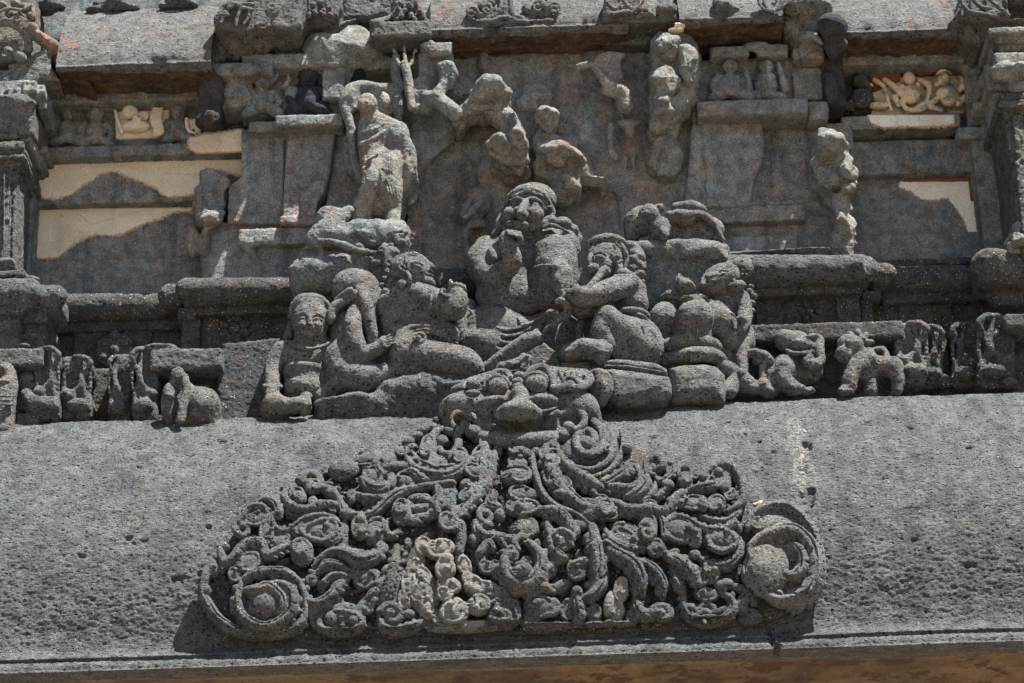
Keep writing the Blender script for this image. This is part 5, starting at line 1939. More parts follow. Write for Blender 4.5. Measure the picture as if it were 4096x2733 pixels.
# stem sweeping down to the right rosette
T(s, [(400, 830, 40), (490, 880, 40), (550, 940, 40), (590, 1010, 34)], H - .006)
T(s, [(420, 860, 20), (500, 900, 22), (540, 970, 20)], H - .03)
T(s, [(430, 890, 24), (460, 980, 28), (490, 1030, 26), (460, 1010, 20)], H)
s.curl(480, 960, H - .01, 44, 16, start=60)
E(s, 660, 935, 60, 62, -20, h=H - .01)
E(s, 690, 930, 18, 18, h=H - .05)
E(s, 745, 1000, 56, 34, -8, h=H - .01)
E(s, 590, 1000, 50, 28, h=H - .02)
T(s, [(500, 1050, 26), (510, 1140, 28), (560, 1220, 30), (650, 1250, 32), (750, 1220, 30), (800, 1150, 28), (780, 1080, 28), (720, 1050, 24)], H - .005)
E(s, 640, 1060, 70, 46, 8, h=H - .01)
s.curl(650, 1165, H - .012, 60, 24, turns=.95, start=160)
E(s, 545, 1150, 32, 30, h=H - .02)
T(s, [(780, 1000, 20), (850, 1020, 22), (910, 1070, 24), (935, 1120, 20)], H + .006)
E(s, 860, 1110, 34, 74, 14)
E(s, 740, 1160, 60, 28, -30)
E(s, 910, 1190, 70, 60, h=H + .03, ry=26)
T(s, [(870, 1190, 12), (890, 1150, 12), (940, 1160, 12)], H + .012)
s.build('leaf_branch', 'basalt', orn, rough=0.5)

# right end scroll
s = Sc(**KO)
T(s, [(890, 680, 26), (920, 600, 30), (1020, 560, 34), (1130, 560, 34), (1230, 630, 32), (1300, 740, 32), (1330, 880, 30), (1318, 1010, 30), (1250, 1110, 30), (1140, 1150, 30)], H - .004)
E(s, 1060, 650, 150, 90, 10, h=H + .012, ry=50)
E(s, 960, 640, 60, 44, h=H)
E(s, 1130, 900, 175, 215, h=H + .02, ry=60)
E(s, 1000, 920, 112, 160, 8, h=H - .02, ry=80)
E(s, 950, 830, 60, 60, h=H - .03)
E(s, 1010, 860, 40, 60, -20, h=H - .06)
T(s, [(910, 790, 40), (980, 745, 46), (1080, 715, 50), (1180, 725, 50), (1260, 800, 48), (1285, 900, 44), (1255, 1020, 42), (1180, 1090, 44), (1080, 1110, 44), (990, 1060, 36)], H - .026)
T(s, [(1120, 800, 26), (1170, 795, 30), (1215, 850, 34), (1215, 930, 34), (1160, 970, 34), (1110, 950, 30)], H - .045)
E(s, 1160, 850, 40, 40, h=H - .03)
E(s, 1080, 900, 60, 150, 4, h=H - .02, ry=60)
E(s, 1180, 1060, 60, 34, -20, h=H - .04)
T(s, [(900, 860, 24), (880, 940, 26), (910, 1010, 24)], H - .01)
o = s.build('end_scroll', 'basalt_statue', orn, rough=0.5)
use('D')
s = Sc(0.006, K, kwarp)
s.rock(1742, 1168, -.03, 14, 12, 10, 5)
s.build('chipped_stone', 'plaster_edge', orn)

# ------------------------------------------------------------------ horned lion mask above the ornament
use('KM')
km = thing('lion_mask', 'bulging lion mask with round eyes and curled jaws crowning the gable relief', 'mask', P(1130, 1130, -1.0))
Z0 = -0.93
s = Sc(0.0055)
s.e(1130, 850, Z0 + .05, 690, 270, 330, k=.03)
s.b(640, 760, 1640, 1120, Z0 - .12, Z0 + .3, .10, k=.03)
s.e(640, 800, Z0 - .02, 210, 170, 220, k=.03)
s.e(1650, 800, Z0 - .02, 200, 190, 220, k=.03)
s.e(1130, 620, Z0 + .10, 440, 190, 200, k=.04)
# muzzle and nose
s.e(1120, 700, Z0 - .14, 90, 110, 150, k=.03)
s.e(1110, 825, Z0 - .21, 190, 105, 150, k=.016)
s.e(975, 855, Z0 - .20, 84, 66, 100, k=.012)
s.e(1245, 845, Z0 - .20, 84, 66, 100, k=.012)
s.c([(770, 975, Z0 - .10, 34), (900, 945, Z0 - .15, 36), (1120, 935, Z0 - .18, 38), (1330, 940, Z0 - .15, 36), (1450, 965, Z0 - .10, 34)], k=.012)
s.e(880, 725, Z0 - .13, 130, 56, 90, rot=-6, k=.016)
s.e(1340, 720, Z0 - .13, 160, 66, 100, rot=4, k=.016)
s.c([(1225, 720, Z0 - .2, 12), (1260, 780, Z0 - .22, 14), (1330, 812, Z0 - .2, 14), (1400, 800, Z0 - .18, 12), (1480, 770, Z0 - .14, 10)], k=.01)
s.c([(1000, 760, Z0 - .21, 12), (900, 790, Z0 - .18, 14), (780, 780, Z0 - .14, 12)], k=.01, cut=True)
s.c([(1130, 640, Z0 - .16, 60), (1130, 700, Z0 - .18, 66), (1120, 780, Z0 - .22, 80)], k=.02)
# jaw, slightly recessed under the lip
s.e(1120, 940, Z0 - .17, 330, 62, 60, cut=True, k=.03)
s.c([(740, 1060, Z0 - .10, 66), (900, 1085, Z0 - .18, 72), (1120, 1092, Z0 - .21, 76), (1340, 1080, Z0 - .18, 74), (1490, 1050, Z0 - .10, 66)], k=.016)
s.c([(1040, 900, Z0 - .15, 7), (1040, 1100, Z0 - .16, 7)], cut=True, k=.005)
s.c([(1180, 900, Z0 - .15, 7), (1180, 1100, Z0 - .16, 7)], cut=True, k=.005)
for x in (1400, 1450, 1480):
    s.c([(x, 930, Z0 - .12, 24), (x + 6, 1060, Z0 - .11, 26)], k=.008)
s.c([(1385, 910, Z0 - .13, 26), (1420, 870, Z0 - .16, 32), (1480, 830, Z0 - .17, 36)], k=.012)
s.build('face', 'basalt_statue', km, rough=0.5)
s = Sc(0.005)
for (x, y, r) in [(1280, 570, 100), (920, 590, 92)]:
    s.e(x, y, Z0 - .13, r, r * .95, r, k=.006)
    s.c([(x - r * 1.15, y + 10, Z0 - .11, 24), (x - r * .8, y - r * .75, Z0 - .13, 30), (x, y - r * 1.12, Z0 - .14, 32), (x + r * .8, y - r * .75, Z0 - .13, 30), (x + r * 1.15, y + 20, Z0 - .11, 24)], k=.006)
    s.e(x, y - 15, Z0 - .195, 10, 10, 16, cut=True, k=.003)
s.build('eye', 'basalt_statue', km, rough=0.5)
s = Sc(0.005)
SHIFT[0] = -0.07
s.c([(1190, 500, Z0 - .04, 34), (1240, 430, Z0 - .03, 40), (1340, 400, Z0 - .02, 40), (1410, 460, Z0 - .04, 40), (1440, 560, Z0 - .06, 36), (1440, 630, Z0 - .06, 30)], k=.01)
for i in range(7):
    x = 1420 + i * 58
    s.c([(x - 60, 405 + i * 4, Z0 + .06, 22), (x - 10, 415 + i * 5, Z0 + .02, 25), (x + 30, 450 + i * 7, Z0 - .02, 24), (x + 40, 500 + i * 6, Z0 - .03, 18)], k=.006)
s.c([(800, 590, Z0 - .04, 32), (830, 520, Z0 - .03, 38), (900, 455, Z0 - .02, 40), (1000, 450, Z0 - .02, 36), (1030, 500, Z0 - .04, 30)], k=.01)
for i in range(5):
    x = 800 - i * 46
    s.c([(x + 50, 450 + i * 14, Z0 + .05, 20), (x, 480 + i * 16, Z0 + .01, 24), (x - 20, 540 + i * 14, Z0 - .02, 20)], k=.006)
s.e(1110, 600, Z0 - .08, 58, 52, 60, k=.008)
s.e(1105, 540, Z0 - .06, 52, 46, 50, k=.008)
s.e(1125, 480, Z0 - .03, 60, 44, 50, k=.008)
for i, (x, y, r) in enumerate([(1190, 340, 60), (1150, 300, 34), (1090, 360, 60), (1010, 390, 60), (940, 410, 56), (1180, 420, 60)]):
    s.rock(x, y, Z0 + .06, r * .8, r * 1.2, r, 200 + i, k=.02, rot=30)
s.e(680, 645, Z0 - .12, 70, 36, 50, k=.01)
s.e(680, 560, Z0 - .06, 60, 60, 60, k=.01)
s.c([(1450, 600, Z0 - .08, 40), (1540, 590, Z0 - .08, 44), (1600, 560, Z0 - .08, 40)], k=.012)
s.c([(1540, 540, Z0 - .06, 26), (1580, 500, Z0 - .06, 28), (1650, 510, Z0 - .06, 28), (1690, 560, Z0 - .06, 40), (1760, 560, Z0 - .04, 40), (1760, 490, Z0 - .03, 28)], k=.01)
s.c([(1600, 590, Z0 - .08, 36), (1680, 600, Z0 - .08, 36), (1740, 580, Z0 - .06, 30)], k=.01)
SHIFT[0] = 0.0
s.build('brow_and_mane', 'basalt_statue', km, rough=0.5)
for sg, pts, hole, ball, balls in [(1, [(1470, 1000), (1470, 900), (1540, 830), (1640, 800), (1715, 850), (1715, 940), (1665, 1000)], (1640, 890, 52), (1585, 965, 58), (1530, 1040, 74)),
                                   (-1, [(760, 1010), (745, 920), (660, 860), (560, 830), (505, 880), (505, 960), (560, 1000)], (560, 895, 50), (610, 940, 50), (690, 1010, 74))]:
    s = Sc(0.0055)
    s.e(hole[0], hole[1] + 40, Z0 - .02, 150, 130, 130, k=.02)
    s.c([(x, y, Z0 - .12, 42) for x, y in pts], k=.014)
    s.e(hole[0], hole[1], Z0 - .13, hole[2], hole[2] * .9, 70, cut=True, k=.012)
    s.e(ball[0], ball[1], Z0 - .13, ball[2], ball[2], ball[2], k=.01)
    s.e(balls[0], balls[1], Z0 - .12, balls[2], balls[2] * .9, balls[2], k=.012)
    s.build('curled_jaw', 'basalt_statue', km, rough=0.5)
s = Sc(0.0055)
s.c([(1560, 690, Z0 - .08, 44), (1680, 670, Z0 - .07, 50), (1790, 720, Z0 - .04, 54), (1835, 830, Z0 - .01, 52), (1840, 960, Z0 + .01, 50), (1790, 1000, Z0 - .01, 50)], k=.02)
s.e(1700, 940, Z0 + .06, 150, 150, 120, k=.03)
s.build('cheek', 'basalt_statue', km, rough=0.5)
s = Sc(0.0055)
s.c([(640, 690, Z0 - .08, 40), (520, 690, Z0 - .06, 48), (430, 760, Z0 - .03, 52), (410, 880, Z0, 50), (450, 980, Z0 + .01, 44)], k=.02)
s.e(500, 900, Z0 + .06, 120, 150, 120, k=.03)
s.e(560, 620, Z0 + .02, 100, 60, 90, rot=-20, k=.02)
s.build('cheek', 'basalt_statue', km, rough=0.5)
s = Sc(0.0055)
s.e(1880, 560, Z0 + .04, 95, 150, 110, k=.02)
s.e(1890, 640, Z0 + .05, 70, 140, 100, k=.02)
s.e(1850, 620, Z0 - .04, 34, 60, 50, cut=True, k=.01)
s.c([(1800, 460, Z0 + .02, 34), (1870, 450, Z0, 44), (1950, 500, Z0 + .02, 44), (1960, 620, Z0 + .03, 44), (1900, 720, Z0 + .04, 40)], k=.014)
s.build('ear', 'basalt_statue', km, rough=0.5)
# ------------------------------------------------------------------ statues
def face(s, x, y, Y, w, h, ry, rot=0, turn=0.0, k=.006):
    """carved features on a head ellipsoid: brow ridges, eyes, nose, lips, chin; (x, y, Y) head centre, w/h/ry radii, turn shifts them sideways"""
    a = R(rot)

    def q(u, v):
        uu = u + turn * (1 - u * u * .5)
        d = math.sqrt(max(0.05, 1 - min(.95, uu * uu) - v * v * .7))
        X, Z = uu * w, v * h
        return x + X * math.cos(a) - Z * math.sin(a), y + X * math.sin(a) + Z * math.cos(a), Y - L(ry) * d
    def ell(u, v, rx, rz, rr, cut=False, kk=None, r0=0):
        p = q(u, v)
        s.e(p[0], p[1], p[2], rx * w, rz * h, rr * w, rot=rot + r0, k=kk or k, cut=cut)
    for sx in (-1, 1):
        ell(sx * .42, -.02, .26, .15, .16, cut=True, kk=.012)
        ell(sx * .42, 0.0, .20, .10, .13, kk=.003)
        p = [q(sx * .42 + sx * d, v) for d, v in ((-.26, .03), (0, -.045), (.24, .03))]
        s.c([(*b_, .06 * w) for b_ in p], k=.003)
        p = [q(sx * .42 + sx * d, v) for d, v in ((-.28, -.14), (0, -.24), (.26, -.14))]
        s.c([(*b_, .09 * w) for b_ in p], k=.006)
        ell(sx * .42, .34, .28, .22, .22, kk=.02)
    p0, p1, p2 = q(0, -.16), q(0, .1), q(0, .26)
    s.c([(p0[0], p0[1], p0[2] - L(.03 * w), .10 * w), (p1[0], p1[1], p1[2] - L(.12 * w), .13 * w), (p2[0], p2[1], p2[2] - L(.18 * w), .17 * w)], k=.006)
    for sx in (-1, 1):
        ell(sx * .13, .29, .1, .07, .14)
    ell(0, .475, .30, .06, .22, kk=.004)
    ell(0, .60, .25, .07, .21, kk=.004)
    p = [q(-.26, .515), q(0, .515), q(.26, .515)]
    s.c([(b_[0], b_[1] + .02 * h, b_[2] - L(.12 * w), .04 * w) for b_ in p], k=.003, cut=True)
    ell(0, .78, .30, .16, .2, kk=.02)


def rolls(s, pts, r, k=.008):
    for p in pts:
        s.e(p[0], p[1], p[2], r if len(p) < 4 else p[3], None, None, k=k)


def hand(s, x, y, Y, ang, ln, wd, n=5, curl=0.0, k=.005):
    """palm and five fingers pointing along ang (degrees in view)"""
    a = R(ang)
    c_, s_ = math.cos(a), math.sin(a)
    s.e(x, y, Y, ln * .5, wd * .62, wd * .34, rot=ang, k=.008)
    for i in range(4):
        t = (i - 1.5) / 1.5
        fl = ln * (.95 - .13 * t * t - (.08 if i == 3 else 0))
        bx, by = x + c_ * ln * .34 - s_ * t * wd * .46, y + s_ * ln * .34 + c_ * t * wd * .46
        mx, my = bx + c_ * fl * .5 - s_ * t * wd * .06, by + s_ * fl * .5 + c_ * t * wd * .06
        ex, ey = bx + c_ * fl * (1 - .35 * curl) - s_ * t * wd * .1, by + s_ * fl * (1 - .35 * curl) + c_ * t * wd * .1
        s.c([(bx, by, Y, wd * .17), (mx, my, Y - L(wd * .12), wd * .16), (ex, ey, Y + L(curl * ln * .3) * -1, wd * .12)], k=.003)
    s.c([(x - s_ * wd * .5, y + c_ * wd * .5, Y - L(wd * .2), wd * .19), (x + c_ * ln * .35 - s_ * wd * .78, y + s_ * ln * .35 + c_ * wd * .78, Y - L(wd * .35), wd * .16), (x + c_ * ln * .62 - s_ * wd * .74, y + s_ * ln * .62 + c_ * wd * .74, Y - L(wd * .4), wd * .12)], k=.004)


# --- frowning dwarf at the left end of the group
use('MC')
st = thing('dwarf_statue', 'squat frowning dwarf statue with a head band, sitting at the left end of the group', 'statue', P(360, 1430, -.6))
s = Sc(0.006)
s.e(422, 752, -.58, 126, 142, 115)
s.e(420, 850, -.585, 104, 70, 90)
s.e(420, 660, -.57, 118, 80, 100)
face(s, 420, 740, -.58, 122, 140, 116, rot=2)
s.e(430, 885, -.56, 90, 60, 80)
s.e(420, 960, -.53, 180, 80, 100, k=.03)
s.e(395, 1020, -.54, 150, 110, 110, k=.03)
s.e(370, 1130, -.55, 128, 110, 120, k=.03)
s.e(370, 1230, -.56, 130, 90, 120, k=.03)
s.c([(235, 970, -.53, 76), (180, 1040, -.54, 64), (155, 1120, -.56, 54), (158, 1200, -.60, 48)], k=.02)
s.e(420, 1150, -.50, 160, 200, 110, k=.03)
s.c([(108, 1215, -.60, 24), (158, 1225, -.65, 26), (205, 1215, -.62, 24)], k=.006)
s.e(158, 1275, -.64, 50, 52, 46)
for i in range(4):
    s.c([(128 + i * 24, 1270, -.67, 14), (130 + i * 24, 1310, -.69, 13), (134 + i * 24, 1340, -.68, 11)], k=.003)
s.c([(570, 960, -.53, 60), (600, 1040, -.54, 54), (600, 1130, -.55, 46)], k=.014)
for y, dx in ((1070, 0), (1100, 4), (1140, 8)):
    s.c([(258 + dx, y + 10, -.615, 6), (370, y - 6, -.69, 6), (480, y + 4, -.665, 6), (540, y + 20, -.59, 6)], k=.006, cut=True)
s.e(180, 1370, -.62, 100, 90, 110, k=.02)
s.c([(170, 1340, -.66, 66), (270, 1350, -.70, 56), (350, 1340, -.72, 50)], k=.02)
s.e(372, 1110, -.552, 140, 56, 128, k=.006)
s.c([(265, 900, -.58, 14), (330, 935, -.64, 14), (420, 950, -.66, 14), (510, 930, -.63, 14), (560, 900, -.58, 12)], k=.005)
s.build('body', 'basalt_statue', st, rough=0.7)
s = Sc(0.006)
s.c([(298, 720, -.58, 24), (300, 650, -.60, 22), (350, 608, -.62, 22), (425, 598, -.63, 22), (500, 612, -.61, 22), (545, 660, -.59, 24), (548, 730, -.57, 24)], k=.008)
s.e(420, 640, -.52, 124, 62, 110)
s.c([(290, 700, -.54, 20), (284, 790, -.53, 24), (268, 870, -.51, 34)], k=.014)
s.c([(548, 720, -.53, 20), (556, 800, -.52, 24), (570, 870, -.50, 30)], k=.014)
for i in range(7):
    s.c([(250 + i * 8, 720 + i * 3, -.585, 4), (240 + i * 8, 880, -.57, 4)], k=.003, cut=True)
s.build('hair', 'basalt_statue', st, rough=0.7)
s = Sc(0.006)
s.rock(385, 1345, -.71, 58, 84, 60, 311, k=.01)
s.rock(390, 1290, -.70, 44, 44, 40, 312, k=.01)
o = s.build('broken_foot', 'basalt_statue', st, rough=0.7)

# --- kneeling woman seen from behind, head bowed
st = thing('kneeling_statue', 'kneeling woman statue seen from behind, her long combed hair falling forward', 'statue', P(700, 1330, -.6))
s = Sc(0.006)
s.e(730, 550, -.52, 155, 155, 115)
s.e(868, 585, -.52, 56, 78, 60)
s.e(690, 880, -.53, 120, 200, 110, k=.03)
s.e(640, 800, -.52, 70, 160, 80, k=.03)
s.c([(735, 700, -.60, 58), (715, 800, -.64, 60), (735, 920, -.64, 62), (790, 985, -.62, 56), (870, 960, -.62, 48), (940, 910, -.62, 44)], k=.012)
s.c([(690, 900, -.6, 40), (760, 1000, -.6, 46)], k=.02)
s.e(650, 1040, -.56, 140, 150, 120, k=.03)
s.c([(660, 1130, -.58, 110), (800, 1160, -.58, 100), (1000, 1130, -.56, 80)], k=.03)
s.c([(650, 1140, -.56, 90), (560, 1220, -.56, 60), (480, 1280, -.58, 40)], k=.03)
hand(s, 925, 905, -.655, -20, 60, 52)
s.build('body', 'basalt_statue', st, rough=0.7)
s = Sc(0.0055)
s.e(735, 525, -.54, 160, 132, 116)
s.e(690, 500, -.52, 100, 100, 100)
for i in range(15):
    t = i / 14
    s.c([(760 + t * 60 - 10, 415 + t * 26, -.65, 5), (640 + t * 130, 470 + t * 50, -.66, 5), (592 + t * 170, 590 + t * 30, -.64, 5)], k=.003, cut=True)
s.e(790, 620, -.56, 100, 150, 90, k=.02, rot=10)
s.e(815, 740, -.55, 66, 150, 80, k=.02, rot=-6)
s.c([(770, 560, -.62, 40), (805, 640, -.63, 44), (830, 740, -.62, 42), (848, 830, -.61, 38), (850, 890, -.6, 34)], k=.014)
for i in range(5):
    s.c([(770 + i * 16, 560, -.685, 4), (825 + i * 14, 760, -.68, 4), (830 + i * 12, 880, -.65, 4)], k=.003, cut=True)
s.build('hair', 'basalt_statue', st, rough=0.7)
s = Sc(0.0055)
# rope band round the hair
pts = [(565, 745), (568, 700), (590, 660), (640, 630), (700, 600), (750, 570)]
for j in range(11):
    t = j / 10 * 5
    i = min(4, int(t))
    u = t - i
    x, y = pts[i][0] + (pts[i + 1][0] - pts[i][0]) * u, pts[i][1] + (pts[i + 1][1] - pts[i][1]) * u
    s.e(x, y, -.62, 40, 30, 40, rot=-60 + j * 5, k=.006)
s.c([(x, y + 6, -.60, 30) for x, y in pts], k=.01)
s.c([(590, 640, -.60, 24), (640, 590, -.63, 26), (700, 545, -.65, 24)], k=.008)
s.build('hair_band', 'basalt_statue', st, rough=0.7)

# --- woman looking up, palm raised
st = thing('kneeling_statue', 'kneeling woman statue in profile with face lifted and one open palm raised', 'statue', P(1250, 1180, -.62))
s = Sc(0.0055)
s.e(1140, 410, -.58, 112, 108, 95)
s.e(1165, 430, -.58, 74, 98, 80, rot=10)
s.c([(1140, 325, -.58, 52), (1195, 350, -.58, 42)], k=.014)
s.c([(1205, 345, -.59, 18), (1240, 356, -.59, 22), (1264, 380, -.59, 22)], k=.006)
s.e(1246, 396, -.59, 16, 10, 30, k=.003)
s.e(1244, 416, -.59, 36, 12, 40, rot=6, k=.003)
s.e(1246, 444, -.59, 38, 13, 40, rot=8, k=.003)
s.e(1240, 494, -.58, 50, 42, 54, rot=20, k=.01)
s.e(1165, 372, -.665, 34, 13, 14, rot=24, k=.005)
s.c([(1125, 350, -.665, 8), (1165, 345, -.67, 9), (1200, 362, -.65, 8)], k=.006)
s.c([(1130, 500, -.56, 90), (1110, 570, -.55, 96)], k=.02)
s.e(1090, 660, -.54, 180, 150, 110, k=.03)
s.e(1020, 760, -.53, 110, 190, 100, k=.03)
s.e(1200, 740, -.55, 130, 120, 110, k=.03)
s.c([(1140, 575, -.58, 88), (1260, 610, -.62, 88), (1370, 650, -.66, 84), (1420, 665, -.68, 78)], k=.016)
s.c([(1425, 670, -.68, 76), (1450, 620, -.69, 66), (1445, 575, -.69, 58)], k=.014)
s.c([(1275, 545, -.68, 12), (1262, 600, -.72, 13), (1248, 680, -.70, 12)], k=.004)
s.e(1240, 870, -.56, 215, 130, 130, k=.03)
s.e(1150, 1000, -.58, 180, 190, 140, k=.03)
s.c([(1120, 990, -.6, 110), (1300, 1020, -.66, 112), (1480, 1050, -.70, 106), (1550, 1090, -.70, 80)], k=.02)
s.c([(1540, 1090, -.68, 70), (1400, 1140, -.64, 60), (1150, 1150, -.6, 60)], k=.02)
for i, y in enumerate((800, 826, 850)):
    s.c([(1090, y + 20, -.64, 12), (1180, y - 8, -.68, 13), (1300, y, -.68, 13), (1440, y + 40, -.62, 12)], k=.004)
for i in range(12):
    t = i / 11
    s.e(1120 + 320 * t, 872 - 20 * math.sin(t * 3.1) + 44 * t, -.67 + .05 * abs(t - .4), 14, 12, 14, k=.004)
s.c([(1365, 950, -.73, 8), (1378, 1030, -.755, 9), (1360, 1110, -.72, 8)], k=.004)
s.c([(1210, 920, -.70, 20), (1215, 990, -.73, 18), (1220, 1070, -.71, 10)], k=.005)
s.curl(1190, 880, -.72, 46, 14, turns=1.1, start=180)
s.e(1150, 950, -.68, 60, 20, 30, rot=-40, k=.006)
s.c([(1000, 1110, -.50, 80), (850, 1170, -.48, 60), (640, 1250, -.50, 44)], k=.03)
s.e(1300, 670, -.60, 90, 44, 80, k=.02)
s.build('body', 'basalt_statue', st, rough=0.7)
s = Sc(0.005)
s.e(1430, 575, -.70, 70, 70, 36, k=.01)
s.e(1395, 545, -.735, 40, 40, 30, cut=True, k=.012)
for (x0, y0, x1, y1, r) in [(1345, 545, 1335, 560, 18), (1400, 520, 1398, 475, 17), (1430, 520, 1438, 498, 20), (1462, 520, 1470, 505, 19), (1490, 540, 1495, 512, 16)]:
    s.c([(x0, y0, -.71, r + 3), ((x0 + x1) / 2, (y0 + y1) / 2 - 6, -.72, r), (x1, y1, -.71, r - 4)], k=.005)
s.c([(1330, 560, -.72, 16), (1370, 585, -.74, 18), (1410, 590, -.72, 20)], k=.006)
s.build('hand', 'basalt_statue', st, rough=0.7)
s = Sc(0.0055)
s.e(1075, 390, -.57, 100, 95, 90)
s.c([(1030, 330, -.60, 26), (1090, 305, -.62, 26), (1150, 305, -.61, 24), (1195, 335, -.59, 20)], k=.01)
s.c([(1090, 310, -.64, 13), (1090, 350, -.66, 12)], k=.004)
for (x, y, r) in [(1000, 450, 40), (985, 500, 44), (1020, 540, 36), (960, 560, 44), (930, 610, 40), (1040, 500, 34), (980, 590, 36)]:
    s.e(x, y, -.57, r, r * .8, r, rot=-30, k=.006)
s.c([(1050, 540, -.60, 36), (980, 590, -.6, 36), (930, 630, -.58, 34), (905, 690, -.56, 26)], k=.01)
for i in range(5):
    s.c([(1040 - i * 10, 545 + i * 6, -.65, 4), (960 - i * 10, 580 + i * 20, -.64, 4)], k=.003, cut=True)
s.build('hair', 'basalt_statue', st, rough=0.7)
s = Sc(0.005)
s.c([(1095, 420, -.655, 10), (1055, 400, -.66, 11), (1040, 375, -.66, 11), (1060, 365, -.66, 10), (1078, 385, -.66, 10)], k=.004)
s.c([(1095, 420, -.66, 16), (1110, 450, -.665, 17), (1112, 490, -.66, 17), (1095, 480, -.655, 12)], k=.005)
s.e(1060, 500, -.655, 34, 32, 30, k=.008)
s.e(1110, 395, -.655, 14, 18, 14, k=.004)
s.build('earring', 'basalt_statue', st, rough=0.7)

# --- small head between the two women
st = thing('small_bust', 'small worn stone head with rolled hair between the two kneeling women', 'statue', P(950, 560, -.45))
s = Sc(0.0055)
s.e(950, 360, -.44, 100, 110, 90)
s.e(930, 480, -.44, 90, 120, 80, k=.03)
s.e(985, 300, -.45, 80, 60, 80)
for i in range(6):
    t = i / 5
    s.e(925 + 30 * math.sin(t * 3), 285 + 230 * t, -.52, 34, 24, 34, rot=20, k=.006)
s.c([(900, 270, -.51, 18), (930, 250, -.53, 22), (950, 290, -.54, 20), (940, 350, -.54, 16), (960, 420, -.53, 14)], k=.006)
s.c([(860, 400, -.48, 30), (870, 360, -.5, 30), (900, 350, -.52, 24)], k=.008)
s.build('body', 'basalt_statue', st, rough=0.7)

# --- central seated bearded figure
use('CS')
st = thing('seated_statue', 'large seated statue in the middle with worn face, hand raised to the chin', 'statue', P(1080, 1900, -.5))
s = Sc(0.006)
s.e(1085, 475, -.36, 245, 250, 195)
s.e(1030, 590, -.38, 225, 150, 175, k=.02)
s.e(1080, 340, -.35, 160, 90, 150, k=.03)
# face, slightly turned to the left
s.e(960, 425, -.52, 55, 30, 40, k=.01, cut=True)
s.e(1130, 425, -.54, 60, 34, 40, k=.01, cut=True)
s.e(950, 435, -.515, 42, 24, 36, k=.005)
s.e(1140, 445, -.525, 46, 28, 36, k=.005)
s.c([(900, 400, -.50, 18), (960, 375, -.53, 22), (1030, 400, -.54, 22)], k=.008)
s.c([(1060, 400, -.54, 22), (1140, 375, -.54, 24), (1210, 420, -.50, 18)], k=.008)
s.c([(1050, 420, -.55, 32), (1020, 490, -.585, 44), (1015, 550, -.61, 56)], k=.012)
s.e(1040, 545, -.60, 46, 36, 40, k=.008)
s.e(965, 500, -.57, 44, 30, 40, k=.008)
s.e(890, 540, -.50, 70, 80, 60, k=.02)
s.e(1150, 540, -.52, 90, 90, 70, k=.02)
s.e(960, 640, -.54, 110, 34, 50, rot=4, k=.01)
s.e(1030, 632, -.58, 20, 16, 24, cut=True, k=.006)
s.c([(880, 640, -.55, 8), (960, 648, -.58, 8), (1030, 640, -.59, 8)], cut=True, k=.004)
s.e(1000, 690, -.50, 150, 50, 90, k=.02)
s.e(1150, 650, -.48, 100, 70, 80, k=.02)
# neck and chest
s.c([(1040, 690, -.36, 130), (1040, 780, -.34, 170)], k=.02)
s.e(1040, 900, -.36, 380, 220, 170, k=.04)
s.e(900, 1130, -.38, 380, 330, 190, k=.05)
s.e(900, 1400, -.38, 370, 270, 210, k=.05)
s.e(620, 1050, -.38, 190, 230, 170, k=.04)
# right arm folding up to the chin
s.c([(640, 900, -.32, 130), (600, 1050, -.38, 140), (650, 1180, -.44, 140), (760, 1230, -.48, 120)], k=.03)
s.c([(760, 1180, -.50, 110), (900, 1060, -.60, 100), (890, 920, -.62, 92), (860, 800, -.60, 78)], k=.02)
s.c([(690, 920, -.5, 40), (720, 1000, -.52, 40)], k=.02)
s.e(880, 760, -.60, 74, 52, 56, rot=10, k=.012)
for i in range(4):
    s.c([(850 + i * 42, 745 + i * 6, -.62, 26), (868 + i * 40, 722 + i * 6, -.65, 26), (880 + i * 36, 750 + i * 10, -.69, 22)], k=.005)
s.c([(960, 760, -.62, 34), (1000, 790, -.64, 34), (1000, 850, -.62, 30)], k=.01)
# left shoulder, then the broken upper arm and raised knee in front
s.e(1380, 900, -.34, 250, 230, 170, k=.03)
s.e(1350, 950, -.44, 225, 200, 150, k=.03)
s.e(1360, 1220, -.46, 195, 240, 170, k=.02)
s.poly([(1195, 780), (1320, 700), (1480, 730), (1580, 830), (1605, 1000), (1590, 1250), (1500, 1400), (1260, 1420), (1165, 1250), (1125, 1000)], -.56, -.2, .10, k=.03)
s.c([(1140, 1100, -.58, 14), (1260, 1075, -.62, 18), (1400, 1090, -.61, 16), (1500, 1130, -.58, 12)], k=.02)
s.rock(1420, 1100, -.56, 120, 160, 70, 323, n=10, k=.03)
s.rock(1440, 1260, -.58, 130, 210, 90, 320, k=.03)
s.e(1350, 1420, -.42, 190, 160, 160, k=.04)
s.c([(1090, 960, -.5, 20), (1085, 1100, -.46, 20), (1100, 1300, -.46, 20)], k=.04, cut=True)
s.build('body', 'basalt_statue', st, rough=0.7)
s = Sc(0.006)
s.e(1140, 400, -.29, 235, 190, 190)
s.e(1070, 330, -.34, 150, 70, 140, k=.02)
s.rock(1060, 262, -.36, 60, 26, 50, 318, k=.02)
s.c([(845, 480, -.40, 26), (865, 385, -.44, 30), (940, 310, -.46, 32), (1060, 282, -.47, 34), (1180, 304, -.465, 34), (1275, 385, -.43, 34), (1310, 480, -.40, 30)], k=.03)
for i in range(13):
    a = R(200 + i * 11.5)
    s.c([(1080 + 190 * math.cos(a), 480 + 165 * math.sin(a), -.54, 6), (1080 + 240 * math.cos(a), 480 + 225 * math.sin(a), -.53, 7)], k=.004, cut=True)
